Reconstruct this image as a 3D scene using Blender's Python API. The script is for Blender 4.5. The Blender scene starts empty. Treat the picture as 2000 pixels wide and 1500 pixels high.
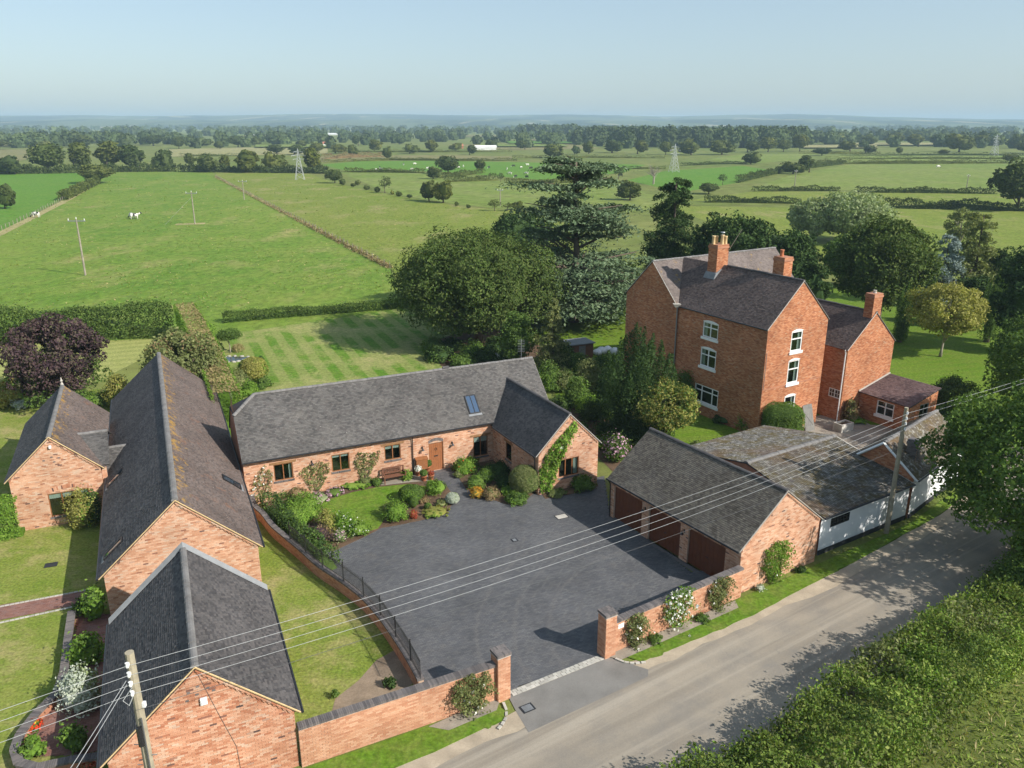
import bpy, math, random
import numpy as np
from mathutils import Vector, Matrix
random.seed(11)
rng = np.random.default_rng(11)
sc = bpy.context.scene
col = sc.collection
PI = math.pi
rad = math.radians

# ------------------------------------------------------------------ camera, sky, sun, exposure
CAM_H, PITCH, FPX = 22.0, rad(18.06), 1560.0          # metres, radians, focal length in px of a 2000 px wide frame
cd = bpy.data.cameras.new('camera'); cam = bpy.data.objects.new('camera', cd); col.objects.link(cam)
cam.location = (0, 0, CAM_H); cam.rotation_euler = (PI/2 - PITCH, 0, 0)
cd.sensor_width = 36; cd.lens = 36*FPX/2000; cd.clip_start = 0.3; cd.clip_end = 60000
sc.camera = cam
SUN_EL, SHADOW_AZ = rad(35.0), rad(151.0)             # shadows point along SHADOW_AZ (from +X, counter-clockwise)
to_sun = Vector((-math.cos(SHADOW_AZ)*math.cos(SUN_EL), -math.sin(SHADOW_AZ)*math.cos(SUN_EL), math.sin(SUN_EL)))
world = bpy.data.worlds.new('World'); sc.world = world; world.use_nodes = True
wn = world.node_tree; bg = wn.nodes['Background']
sky = wn.nodes.new('ShaderNodeTexSky'); sky.sky_type = 'NISHITA'; sky.sun_disc = False
sky.sun_elevation = SUN_EL; sky.sun_rotation = math.atan2(to_sun.x, to_sun.y)
sky.altitude = 60; sky.air_density = 1.0; sky.dust_density = 1.2; sky.ozone_density = 2.0
veil = wn.nodes.new('ShaderNodeMix'); veil.data_type = 'RGBA'; veil.inputs[0].default_value = .45      # even summer haze over the whole sky
veil.inputs[7].default_value = (3.42, 4.30, 4.88, 1); wn.links.new(sky.outputs[0], veil.inputs[6]); wn.links.new(veil.outputs[2], bg.inputs[0])
bg.inputs[1].default_value = 0.112
sl = bpy.data.lights.new('sun', 'SUN'); sl.energy = 5.0; sl.angle = rad(0.53); sl.color = (1.0, 0.945, 0.86)
so = bpy.data.objects.new('sun', sl); col.objects.link(so); so.location = (60, -40, 80)
so.rotation_euler = to_sun.to_track_quat('Z', 'Y').to_euler()
sc.view_settings.view_transform = 'Standard'; sc.view_settings.look = 'None'
sc.view_settings.gamma = 1.0; sc.view_settings.use_curve_mapping = False
sc.view_settings.exposure = 0.47
sc.render.engine = 'CYCLES'
sc.cycles.use_denoising = True
sc.cycles.max_bounces = 6; sc.cycles.diffuse_bounces = 3; sc.cycles.glossy_bounces = 2
sc.cycles.transmission_bounces = 3; sc.cycles.transparent_max_bounces = 6; sc.cycles.volume_bounces = 1
sc.cycles.use_adaptive_sampling = True; sc.cycles.adaptive_threshold = 0.02

# ------------------------------------------------------------------ survey helpers (plan positions measured from the view)
def ray(px, py):
    u = (px-1000)/FPX; v = -(py-750)/FPX
    return (u, math.cos(PITCH)+v*math.sin(PITCH), -math.sin(PITCH)+v*math.cos(PITCH))
def G(px, py, z=0.0):
    d = ray(px, py); t = (z-CAM_H)/d[2]
    return (d[0]*t, d[1]*t)
def HT(px, py, py_top):
    """height of something standing at ground point (px,py) whose top shows at py_top"""
    x, y = G(px, py); d = ray(px, py_top)
    return CAM_H + d[2]*y/d[1]
def dep(px, py):
    x, y = G(px, py)
    return y*math.cos(PITCH)+CAM_H*math.sin(PITCH)

# ------------------------------------------------------------------ scene helpers
def tag(o, label=None, cat=None, group=None, kind=None):
    if label: o['label'] = label
    if cat: o['category'] = cat
    if group: o['group'] = group
    if kind: o['kind'] = kind
    return o
def thing(name, label, cat, loc=(0, 0, 0), group=None, rz=0, scale=None):
    o = bpy.data.objects.new(name, None); col.objects.link(o); o.empty_display_size = .3
    o.location = loc; o.rotation_euler = (0, 0, rz)
    if scale: o.scale = scale
    return tag(o, label, cat, group)
def mobj(name, me, parent=None, local=False, kind=None):
    """link a mesh as an object; world-space meshes keep their place under a moved parent"""
    o = bpy.data.objects.new(name, me); col.objects.link(o)
    if parent is not None:
        o.parent = parent
        if not local and parent.type == 'EMPTY':
            o.matrix_parent_inverse = Matrix.Translation(-Vector(parent.location))
    if kind: o['kind'] = kind
    return o
def mesh_np(name, V, Fq, mats, midx=None, smooth=False):
    V = np.asarray(V, np.float32).reshape(-1, 3); Fq = np.asarray(Fq, np.int32)
    k = Fq.shape[1]; n = len(Fq)
    me = bpy.data.meshes.new(name)
    me.vertices.add(len(V)); me.vertices.foreach_set('co', V.ravel())
    me.loops.add(n*k); me.loops.foreach_set('vertex_index', Fq.ravel())
    me.polygons.add(n); me.polygons.foreach_set('loop_start', np.arange(0, n*k, k, dtype=np.int32))
    if midx is not None: me.polygons.foreach_set('material_index', np.asarray(midx, np.int32))
    for m in (mats if isinstance(mats, (list, tuple)) else [mats]): me.materials.append(m)
    me.update(calc_edges=True)
    me.polygons.foreach_set('use_smooth', np.full(n, bool(smooth)))
    return me
class MB:
    """collects polygons of any size"""
    def __init__(s): s.v = []; s.f = []; s.m = []
    def poly(s, pts, m=0):
        b = len(s.v); s.v += [tuple(p) for p in pts]; s.f.append(tuple(range(b, b+len(pts)))); s.m.append(m); return s
    def box(s, x0, x1, y0, y1, z0, z1, T=None, m=0):
        c = [(x0, y0, z0), (x1, y0, z0), (x1, y1, z0), (x0, y1, z0), (x0, y0, z1), (x1, y0, z1), (x1, y1, z1), (x0, y1, z1)]
        return s.hexa([T(*p) for p in c] if T else c, m)
    def hexa(s, c, m=0):
        b = len(s.v); s.v += [tuple(p) for p in c]
        for f in ((3, 2, 1, 0), (4, 5, 6, 7), (0, 1, 5, 4), (1, 2, 6, 5), (2, 3, 7, 6), (3, 0, 4, 7)):
            s.f.append(tuple(b+i for i in f)); s.m.append(m)
        return s
    def prism(s, poly, z0, z1, m=0, ms=None):
        """vertical prism over a ground polygon (counter-clockwise); z1 may be a list"""
        n = len(poly); b = len(s.v)
        s.v += [(p[0], p[1], z0) for p in poly] + [(p[0], p[1], z1) for p in poly]
        s.f.append(tuple(b+n+i for i in range(n))); s.m.append(m)
        s.f.append(tuple(b+i for i in reversed(range(n)))); s.m.append(m)
        for i in range(n):
            j = (i+1) % n; s.f.append((b+i, b+j, b+n+j, b+n+i)); s.m.append(m if ms is None else ms)
        return s
    def tube(s, pts, r, n=6, m=0, cap=True):
        pts = [Vector(p) for p in pts]; rs = r if isinstance(r, (list, tuple)) else [r]*len(pts)
        b = len(s.v); px = None
        for i, p in enumerate(pts):
            d = (pts[min(i+1, len(pts)-1)]-pts[max(i-1, 0)]).normalized()
            if px is None: px = d.orthogonal().normalized()
            px = (px-d*px.dot(d)); px = px.normalized() if px.length > 1e-6 else d.orthogonal().normalized()
            py = d.cross(px)
            for k in range(n):
                a = 2*PI*k/n; s.v.append(tuple(p+(px*math.cos(a)+py*math.sin(a))*rs[i]))
        for i in range(len(pts)-1):
            for k in range(n):
                k2 = (k+1) % n
                s.f.append((b+i*n+k, b+i*n+k2, b+(i+1)*n+k2, b+(i+1)*n+k)); s.m.append(m)
        if cap:
            s.f.append(tuple(b+k for k in reversed(range(n)))); s.m.append(m)
            e = b+(len(pts)-1)*n; s.f.append(tuple(e+k for k in range(n))); s.m.append(m)
        return s
    def lathe(s, prof, c=(0, 0, 0), n=10, m=0):
        b = len(s.v)
        for r, z in prof:
            for k in range(n):
                a = 2*PI*k/n; s.v.append((c[0]+r*math.cos(a), c[1]+r*math.sin(a), c[2]+z))
        for i in range(len(prof)-1):
            for k in range(n):
                k2 = (k+1) % n; s.f.append((b+i*n+k, b+i*n+k2, b+(i+1)*n+k2, b+(i+1)*n+k)); s.m.append(m)
        s.f.append(tuple(b+(len(prof)-1)*n+k for k in range(n))); s.m.append(m)
        return s
    def mesh(s, name, mats, smooth=False):
        me = bpy.data.meshes.new(name); me.from_pydata(s.v, [], s.f)
        for m in (mats if isinstance(mats, (list, tuple)) else [mats]): me.materials.append(m)
        if any(s.m): me.polygons.foreach_set('material_index', s.m)
        if smooth: me.polygons.foreach_set('use_smooth', [True]*len(s.f))
        me.update(); return me
    def build(s, name, mats, parent=None, smooth=False, local=False, kind=None):
        return mobj(name, s.mesh(name, mats, smooth), parent, local, kind)

# ------------------------------------------------------------------ materials
def srgb(r, g, b): return tuple((c/255/12.92) if c/255 <= .04045 else ((c/255+.055)/1.055)**2.4 for c in (r, g, b))
class Nt:
    def __init__(s, name):
        s.m = bpy.data.materials.new(name); s.m.use_nodes = True; s.t = s.m.node_tree; s.t.nodes.clear()
        s.out = s.n('ShaderNodeOutputMaterial')
    def n(s, t, **kw):
        x = s.t.nodes.new(t)
        for k, v in kw.items():
            if k.startswith('i_'):
                key = k[2:]; key = int(key) if key.isdigit() else key.replace('_', ' ')
                x.inputs[key].default_value = v
            else: setattr(x, k, v)
        return x
    def l(s, a, b): s.t.links.new(a, b)
    def ramp(s, fac, stops, interp='LINEAR'):
        r = s.n('ShaderNodeValToRGB'); r.color_ramp.interpolation = interp; e = r.color_ramp.elements
        while len(e) < len(stops): e.new(.5)
        for x, (p, c) in zip(e, stops): x.position = p; x.color = (*c, 1) if len(c) == 3 else c
        s.l(fac, r.inputs[0]); return r.outputs[0]
    def noise(s, vec, scale, detail=4, rough=.55, dist=0):
        x = s.n('ShaderNodeTexNoise'); x.inputs['Scale'].default_value = scale; x.inputs['Detail'].default_value = detail
        x.inputs['Roughness'].default_value = rough; x.inputs['Distortion'].default_value = dist
        s.l(vec, x.inputs['Vector']); return x.outputs['Fac']
    def mix(s, fac, a, b, mode='MIX'):
        x = s.n('ShaderNodeMix', data_type='RGBA', blend_type=mode)
        for v, i in ((fac, 0), (a, 6), (b, 7)):
            if hasattr(v, 'links'): s.l(v, x.inputs[i])
            else: x.inputs[i].default_value = v if i == 0 else (*v, 1)
        return x.outputs[2]
    def math(s, op, a, b=None, c=None):
        x = s.n('ShaderNodeMath', operation=op)
        for v, i in ((a, 0), (b, 1), (c, 2)):
            if v is None: continue
            if hasattr(v, 'links'): s.l(v, x.inputs[i])
            else: x.inputs[i].default_value = v
        return x.outputs[0]
    def pos(s): return s.n('ShaderNodeNewGeometry').outputs['Position']
    def obj(s): return s.n('ShaderNodeTexCoord').outputs['Object']
    def island(s):
        return s.math('FRACT', s.math('ADD', s.n('ShaderNodeNewGeometry').outputs['Random Per Island'], s.n('ShaderNodeObjectInfo').outputs['Random']))
    def scalevec(s, v, sx, sy, sz, rz=0):
        x = s.n('ShaderNodeMapping'); x.inputs['Scale'].default_value = (sx, sy, sz); x.inputs['Rotation'].default_value = (0, 0, rz)
        s.l(v, x.inputs[0]); return x.outputs[0]
    def done(s, colr, rough=.8, spec=.3, bump=None, bstr=.3, bdist=.02, metal=0):
        p = s.n('ShaderNodeBsdfPrincipled')
        if hasattr(colr, 'links'): s.l(colr, p.inputs['Base Color'])
        else: p.inputs['Base Color'].default_value = (*colr, 1)
        if hasattr(rough, 'links'): s.l(rough, p.inputs['Roughness'])
        else: p.inputs['Roughness'].default_value = rough
        p.inputs['Specular IOR Level'].default_value = spec; p.inputs['Metallic'].default_value = metal
        if bump is not None:
            b = s.n('ShaderNodeBump'); b.inputs['Strength'].default_value = bstr; b.inputs['Distance'].default_value = bdist
            s.l(bump, b.inputs['Height']); s.l(b.outputs[0], p.inputs['Normal'])
        s.l(p.outputs[0], s.out.inputs[0]); return s.m
def m_pieces(name, stops, var=.25, nscale=2.0, rough=.85, spec=.25, fine=30, stain=None):
    """many small pieces: colour per piece, weather patches, fine grain"""
    t = Nt(name); p = t.pos(); c = t.ramp(t.island(), stops)
    big = t.noise(p, nscale, 4); c = t.mix(1.0, c, t.ramp(big, [(.25, (1-var,)*3), (.75, (1+var*.5,)*3)]), 'MULTIPLY')
    g = t.noise(p, fine, 3); c = t.mix(1.0, c, t.ramp(g, [(.2, (.8,)*3), (.8, (1.15,)*3)]), 'MULTIPLY')
    if stain: c = stain(t, p, c)
    return t.done(c, rough, spec, g, .35, .006)
def m_flat(name, c, var=.15, scale=3., rough=.7, spec=.3, fine=40., metal=0, bstr=.2):
    t = Nt(name); p = t.pos(); n1 = t.noise(p, scale, 4); n2 = t.noise(p, fine, 3)
    cc = t.mix(1.0, c, t.ramp(n1, [(.25, (1-var,)*3), (.75, (1+var*.6,)*3)]), 'MULTIPLY')
    cc = t.mix(1.0, cc, t.ramp(n2, [(.2, (1-var*.6,)*3), (.8, (1+var*.4,)*3)]), 'MULTIPLY')
    return t.done(cc, rough, spec, n2, bstr, .005, metal)
LEAF_GAIN = 1.5
def m_leaf(name, stops, trans=.25, nscale=.35, var=.3, rough=.75, spec=.08, kinds=False):
    """leaves: colour per leaf, slow drift through the crown, light coming through"""
    if name[:2] != 'fl': stops = [(p, tuple(v*LEAF_GAIN for v in c)) for p, c in stops]
    t = Nt(name); c = t.ramp(t.island(), stops)
    n = t.noise(t.obj(), nscale, 3); c = t.mix(1.0, c, t.ramp(n, [(.3, (1-var,)*3), (.7, (1+var,)*3)]), 'MULTIPLY')
    if kinds: c = t.mix(1.0, c, t.ramp(t.n('ShaderNodeObjectInfo').outputs['Random'], [(0, (.72, .78, .85)), (.35, (.95, .97, .95)), (.7, (1.25, 1.15, .95)), (1, (1.5, 1.3, .95))]), 'MULTIPLY')
    p = t.n('ShaderNodeBsdfPrincipled'); t.l(c, p.inputs['Base Color']); p.inputs['Roughness'].default_value = rough
    p.inputs['Specular IOR Level'].default_value = spec
    tr = t.n('ShaderNodeBsdfTranslucent'); t.l(t.mix(1.0, c, (1.15, 1.2, .55), 'MULTIPLY'), tr.inputs[0])
    mx = t.n('ShaderNodeMixShader'); mx.inputs[0].default_value = trans
    t.l(p.outputs[0], mx.inputs[1]); t.l(tr.outputs[0], mx.inputs[2]); t.l(mx.outputs[0], t.out.inputs[0]); return t.m
M = {}
def stops(*cs):
    n = len(cs); return [(i/(n-1) if n > 1 else 0, c) for i, c in enumerate(cs)]
M['brick_pale'] = m_pieces('brick_pale', [(0, (.40, .19, .11)), (.12, (.50, .255, .15)), (.45, (.58, .33, .21)), (.8, (.62, .385, .26)), (.955, (.58, .42, .31)), (.98, (.34, .15, .09)), (1, (.12, .085, .08))], .32, .55)
M['brick_near'] = m_pieces('brick_near', [(0, (.38, .145, .08)), (.2, (.47, .215, .125)), (.5, (.54, .275, .17)), (.8, (.58, .33, .215)), (.955, (.54, .38, .28)), (.975, (.28, .12, .08)), (1, (.07, .055, .055))], .32, .6)
M['brick_wall'] = m_pieces('brick_wall', [(0, (.43, .20, .115)), (.5, (.52, .275, .165)), (1, (.58, .34, .22))], .22, .6)
M['brick_old'] = m_pieces('brick_old', [(0, (.32, .115, .058)), (.3, (.43, .17, .082)), (.65, (.50, .215, .105)), (.9, (.54, .26, .14)), (1, (.45, .27, .17))], .3, .5)
M['mortar'] = m_flat('mortar', (.50, .36, .26), .15, 2.)
M['mortar_old'] = m_flat('mortar_old', (.35, .205, .135), .25, 1.5)
def lichen(t, p, c):
    z = t.n('ShaderNodeSeparateXYZ'); t.l(p, z.inputs[0])
    up = t.n('ShaderNodeMapRange'); up.inputs[1].default_value = 4.3; up.inputs[2].default_value = 5.5; t.l(z.outputs[2], up.inputs[0])
    n = t.noise(p, 2.6, 6, .7); f = t.math('ADD', t.math('MULTIPLY', up.outputs[0], .22), n)
    k = t.ramp(f, [(.68, (0,)*3), (.77, (1,)*3)])
    c = t.mix(t.math('MULTIPLY', k, .85), c, (.34, .20, .045))
    rust = t.ramp(t.noise(p, 1.1, 5, .75), [(.58, (0,)*3), (.75, (.55,)*3)]); c = t.mix(rust, c, (.26, .115, .06))
    return t.mix(t.ramp(t.noise(p, 9, 2), [(.73, (0,)*3), (.77, (1,)*3)]), c, (.42, .40, .36))
def lichen2(t, p, c):
    return t.mix(t.ramp(t.noise(p, 1.6, 6, .7), [(.60, (0,)*3), (.68, (.8,)*3)]), c, (.36, .23, .07))
def dust(t, p, c):
    c = t.mix(t.ramp(t.noise(p, 7, 2), [(.75, (0,)*3), (.79, (1,)*3)]), c, (.38, .37, .34))
    return t.mix(t.ramp(t.noise(p, .7, 5, .7), [(.5, (0,)*3), (.8, (.5,)*3)]), c, (.20, .185, .165))
def moss(t, p, c):
    c = t.mix(t.ramp(t.noise(p, 1.3, 6, .75), [(.45, (0,)*3), (.60, (.9,)*3)]), c, (.12, .092, .035))
    c = t.mix(t.ramp(t.noise(p, 3.3, 6, .8), [(.52, (0,)*3), (.62, (.9,)*3)]), c, (.36, .35, .32))
    return t.mix(t.ramp(t.noise(t.scalevec(p, 1, 1, 1), .35, 4), [(.52, (0,)*3), (.68, (.45,)*3)]), c, (.15, .085, .05))
M['tile_grey'] = m_pieces('tile_grey', stops((.07, .067, .065), (.105, .10, .096), (.14, .132, .125), (.095, .086, .083)), .3, .5, .8, .25, 25, dust)
M['tile_dark'] = m_pieces('tile_dark', stops((.048, .047, .05), (.075, .073, .075), (.10, .095, .092)), .3, .6, .75, .3, 25)
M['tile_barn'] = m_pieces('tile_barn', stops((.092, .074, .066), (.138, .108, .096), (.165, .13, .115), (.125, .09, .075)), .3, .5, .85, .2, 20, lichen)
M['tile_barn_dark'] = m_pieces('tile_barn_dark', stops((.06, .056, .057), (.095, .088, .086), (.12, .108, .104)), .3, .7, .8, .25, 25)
M['tile_garage'] = m_pieces('tile_garage', stops((.09, .078, .064), (.14, .122, .10), (.18, .158, .126)), .3, .6, .85, .2, 25, dust)
M['tile_house'] = m_pieces('tile_house', stops((.095, .073, .068), (.145, .11, .10), (.18, .138, .122), (.12, .09, .082)), .3, .6, .85, .2, 25)
M['tile_house2'] = m_pieces('tile_house2', stops((.15, .125, .115), (.19, .158, .145), (.22, .185, .165)), .3, .6, .85, .2, 20, lichen2)
M['tile_porch'] = m_pieces('tile_porch', stops((.13, .085, .085), (.19, .125, .12), (.23, .16, .15)), .3, .8, .85, .2, 25)
M['tile_moss'] = m_pieces('tile_moss', stops((.10, .092, .085), (.16, .15, .135), (.22, .21, .19)), .3, .9, .9, .15, 20, moss)
M['tile_moss2'] = m_pieces('tile_moss2', stops((.085, .072, .058), (.125, .108, .085), (.15, .13, .10)), .3, .9, .9, .15, 20, moss)
M['ridge'] = m_flat('ridge', (.19, .182, .175), .3, 2., .85)
M['ridge_dark'] = m_flat('ridge_dark', (.085, .08, .08), .3, 2., .8)
M['sheet'] = m_flat('sheet', (.06, .056, .055), .2, 2., .9)
M['coping'] = m_pieces('coping', stops((.10, .09, .09), (.15, .135, .13), (.19, .165, .155)), .25, 1.5, .8, .25)
M['oak_frame'] = m_flat('oak_frame', (.26, .105, .04), .25, 6., .5, .4)
M['oak_door'] = m_flat('oak_door', (.30, .115, .045), .2, 6., .5, .4)
M['beam'] = m_flat('beam', (.27, .145, .065), .3, 5., .75)
M['garage_door'] = m_flat('garage_door', (.135, .042, .018), .2, 4., .5, .35)
M['white_paint'] = m_flat('white_paint', (.78, .78, .76), .06, 5., .5, .4)
M['render_white'] = m_flat('render_white', (.76, .77, .77), .12, .8, .85, .2)
M['tar'] = m_flat('tar', (.03, .032, .036), .2, 3., .7)
M['black_metal'] = m_flat('black_metal', (.018, .018, .02), .1, 9., .4, .5)
M['grey_metal'] = m_flat('grey_metal', (.32, .33, .34), .15, 5., .45, .5, metal=.6)
M['lead'] = m_flat('lead', (.21, .22, .23), .2, 3., .6)
M['grey_wood'] = m_flat('grey_wood', (.20, .195, .18), .25, 3., .85)
M['pole_wood'] = m_flat('pole_wood', (.33, .29, .21), .3, 4., .9)
M['fence_wood'] = m_flat('fence_wood', (.30, .26, .20), .3, 5., .9)
M['bench_wood'] = m_flat('bench_wood', (.17, .075, .045), .2, 8., .6)
M['bark'] = m_flat('bark', (.12, .095, .07), .35, 3., .95, fine=14, bstr=.6)
M['bark_pale'] = m_flat('bark_pale', (.30, .265, .21), .35, 3., .95, fine=14, bstr=.6)
M['core'] = m_flat('core', (.035, .042, .018), .4, 2., .95, .1)
M['stone'] = m_pieces('stone', stops((.36, .34, .30), (.45, .43, .38), (.52, .49, .44)), .2, 2.)
M['pot_buff'] = m_flat('pot_buff', (.58, .42, .22), .2, 5.)
M['terracotta'] = m_flat('terracotta', (.42, .15, .07), .2, 6.)
M['cement'] = m_flat('cement', (.45, .42, .37), .2, 4.)
M['wire'] = m_flat('wire', (.42, .43, .43), .05, 3., .5, .5)
M['wire_dark'] = m_flat('wire_dark', (.10, .10, .10), .05, 3., .5)
M['blind'] = m_flat('blind', (.72, .72, .69), .06, 9., .8)
M['white_plastic'] = m_flat('white_plastic', (.75, .75, .75), .05, 4., .35, .5)
M['pylon_steel'] = m_flat('pylon_steel', (.42, .44, .45), .1, .4, .6)
t = Nt('glass'); g_ = t.n('ShaderNodeBsdfPrincipled'); g_.inputs['Base Color'].default_value = (.012, .016, .014, 1); g_.inputs['Roughness'].default_value = .04
g_.inputs['Specular IOR Level'].default_value = .6; t.l(g_.outputs[0], t.out.inputs[0]); M['glass'] = t.m
t = Nt('sky_glass'); g_ = t.n('ShaderNodeBsdfPrincipled'); g_.inputs['Base Color'].default_value = (.02, .035, .05, 1); g_.inputs['Roughness'].default_value = .03
gg_ = t.n('ShaderNodeBsdfGlossy'); gg_.inputs[0].default_value = (.62, .78, 1, 1); gg_.inputs['Roughness'].default_value = .03; mg_ = t.n('ShaderNodeMixShader'); mg_.inputs[0].default_value = .38
t.l(g_.outputs[0], mg_.inputs[1]); t.l(gg_.outputs[0], mg_.inputs[2]); t.l(mg_.outputs[0], t.out.inputs[0]); M['sky_glass'] = t.m
t = Nt('water'); g_ = t.n('ShaderNodeBsdfPrincipled'); g_.inputs['Base Color'].default_value = (.03, .045, .04, 1); g_.inputs['Roughness'].default_value = .03
t.l(g_.outputs[0], t.out.inputs[0]); M['water'] = t.m
def m_grass(name, a, b, c, s1=.05, s2=.5, dry=None, stretch=None, stripes=None, bstr=.5):
    a, b, c = [(v[0]*.93, v[1], v[2]*.78) for v in (a, b, c)]
    t = Nt(name); p = t.pos()
    q = t.scalevec(p, *stretch) if stretch else p
    n1 = t.noise(q, s1, 5, .6); n2 = t.noise(q, s2, 5, .65); n3 = t.noise(p, 7, 3)
    cc = t.mix(t.ramp(n1, [(.35, (0,)*3), (.65, (1,)*3)]), a, b)
    cc = t.mix(t.ramp(n2, [(.42, (0,)*3), (.68, (.75,)*3)]), cc, c)
    if dry: cc = t.mix(t.ramp(t.noise(q, dry[1], 6, .7), [(dry[2], (0,)*3), (dry[2]+.16, (.85,)*3)]), cc, dry[0])
    if stripes:
        ang, w, amt, colr = stripes
        x = t.n('ShaderNodeSeparateXYZ'); t.l(t.scalevec(p, 1, 1, 1, -ang), x.inputs[0])
        s_ = t.math('SINE', t.math('MULTIPLY', t.math('ADD', x.outputs[1], t.math('MULTIPLY', n2, .25)), PI/w))
        k = t.ramp(t.math('MULTIPLY_ADD', s_, .5, .5), [(.35, (0,)*3), (.65, (amt,)*3)])
        cc = t.mix(k, cc, colr)
    n4 = t.noise(q, s2*5, 4, .7); cc = t.mix(1.0, cc, t.ramp(n4, [(.3, (.62,)*3), (.7, (1.28,)*3)]), 'MULTIPLY')
    cc = t.mix(1.0, cc, t.ramp(n3, [(.2, (.72,)*3), (.8, (1.2,)*3)]), 'MULTIPLY')
    return t.done(cc, .9, .1, n3, bstr, .05)
M['ground'] = m_grass('ground', (.13, .165, .045), (.175, .19, .065), (.215, .20, .085), .004, .03)
M['field_near'] = m_grass('field_near', (.11, .195, .03), (.175, .235, .045), (.22, .25, .065), .022, .22, ((.30, .27, .105), .09, .54), (1.0, .55, 1), bstr=.6)
M['field_rough'] = m_grass('field_rough', (.18, .215, .045), (.225, .235, .065), (.14, .19, .035), .03, .3, ((.30, .265, .115), .1, .53), (1, .6, 1))
M['field_bright'] = m_grass('field_bright', (.10, .21, .028), (.12, .22, .035), (.15, .225, .055), .02, .2)
M['field_mid'] = m_grass('field_mid', (.15, .205, .045), (.20, .23, .07), (.235, .24, .10), .012, .06)
M['field_pale'] = m_grass('field_pale', (.30, .265, .15), (.36, .31, .19), (.26, .235, .13), .008, .05)
M['field_tan'] = m_grass('field_tan', (.22, .19, .10), (.25, .21, .12), (.18, .17, .08), .008, .05)
M['lawn'] = m_grass('lawn', (.10, .185, .02), (.13, .195, .028), (.18, .20, .055), .2, 1.2, bstr=.3)
M['lawn_dry'] = m_grass('lawn_dry', (.18, .215, .045), (.25, .25, .08), (.145, .20, .032), .25, 1.5, ((.34, .29, .125), .35, .48))
M['lawn_striped'] = m_grass('lawn_striped', (.085, .185, .018), (.11, .20, .025), (.17, .22, .05), .15, .6, ((.34, .31, .13), .13, .47), stripes=(rad(114), .95, .6, (.27, .28, .095)))
M['lawn_pale'] = m_grass('lawn_pale', (.33, .32, .135), (.37, .35, .155), (.28, .29, .105), .2, .9, stripes=(rad(20), .8, .3, (.16, .185, .05)))
M['lawn_bright'] = m_grass('lawn_bright', (.105, .185, .018), (.13, .195, .022), (.15, .19, .04), .15, .8, stripes=(rad(15), .7, .25, (.16, .20, .035)))
M['soil'] = m_flat('soil', (.13, .085, .055), .4, 1.2, .95, .1, 12, bstr=.8)
M['soil_pale'] = m_flat('soil_pale', (.27, .205, .145), .35, 1.2, .95, .1, 12, bstr=.8)
M['gravel'] = m_flat('gravel', (.30, .265, .215), .35, 1.5, .95, .1, 22, bstr=1.)
M['track'] = m_grass('track', (.42, .33, .21), (.36, .29, .18), (.24, .22, .10), .08, .3)
M['yard'] = m_flat('yard', (.30, .265, .22), .35, .5, .9, .15, 8)
def m_road():
    t = Nt('asphalt'); p = t.pos(); q = t.scalevec(p, 1, 1, 1, -rad(33.5)); qs = t.scalevec(q, .10, 1.0, 1)
    n1 = t.noise(qs, 1.0, 4); n2 = t.noise(p, .5, 5, .65); n3 = t.noise(p, 25, 3, .7)
    c = t.mix(t.ramp(n1, [(.38, (0,)*3), (.62, (1,)*3)]), (.235, .205, .165), (.31, .27, .215))
    c = t.mix(t.ramp(n2, [(.45, (0,)*3), (.72, (.75,)*3)]), c, (.20, .185, .165))
    c = t.mix(t.ramp(t.noise(t.scalevec(q, .04, 2.2, 1), 1.0, 3), [(.52, (0,)*3), (.66, (.6,)*3)]), c, (.36, .32, .26))
    c = t.mix(t.ramp(t.noise(p, 1.7, 6, .8), [(.66, (0,)*3), (.70, (.8,)*3)]), c, (.15, .14, .13))
    c = t.mix(1.0, c, t.ramp(n3, [(.2, (.82,)*3), (.8, (1.12,)*3)]), 'MULTIPLY')
    return t.done(c, .92, .15, n3, .4, .01)
M['asphalt'] = m_road()
M['apron'] = m_flat('apron', (.20, .19, .175), .25, .7, .92, .15, 22, bstr=.4)
M['verge_dust'] = m_flat('verge_dust', (.40, .335, .25), .25, 1.2, .95, .1, 18)
def m_blocks():
    t = Nt('drive_block'); p = t.pos(); c = t.ramp(t.island(), stops((.078, .080, .086), (.092, .093, .099), (.102, .102, .106), (.118, .117, .118)))
    n = t.noise(p, .35, 5, .65); c = t.mix(1.0, c, t.ramp(n, [(.3, (.8,)*3), (.7, (1.25,)*3)]), 'MULTIPLY')
    n2 = t.noise(p, 1.1, 5, .7); c = t.mix(t.ramp(n2, [(.55, (0,)*3), (.75, (.45,)*3)]), c, (.15, .135, .12))
    d = t.n('ShaderNodeVectorMath', operation='DISTANCE'); t.l(p, d.inputs[0]); d.inputs[1].default_value = (9.6, 31.2, 0)      # worn turning arcs
    for r0 in (7.9, 9.5, 11.2):
        k = t.ramp(t.math('ABSOLUTE', t.math('SUBTRACT', t.math('ADD', d.outputs['Value'], t.math('MULTIPLY', n2, .5)), r0+.25)), [(0, (.22,)*3), (.16, (0,)*3)]); c = t.mix(k, c, (.19, .175, .16))
    return t.done(c, .75, .3, t.noise(p, 50, 2), .3, .004)
M['drive_block'] = m_blocks()
M['drive_sand'] = m_flat('drive_sand', (.055, .053, .05), .2, 1., .95)
M['path_brick'] = m_pieces('path_brick', stops((.20, .095, .075), (.27, .14, .11), (.22, .13, .115)), .2, 1.)
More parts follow.
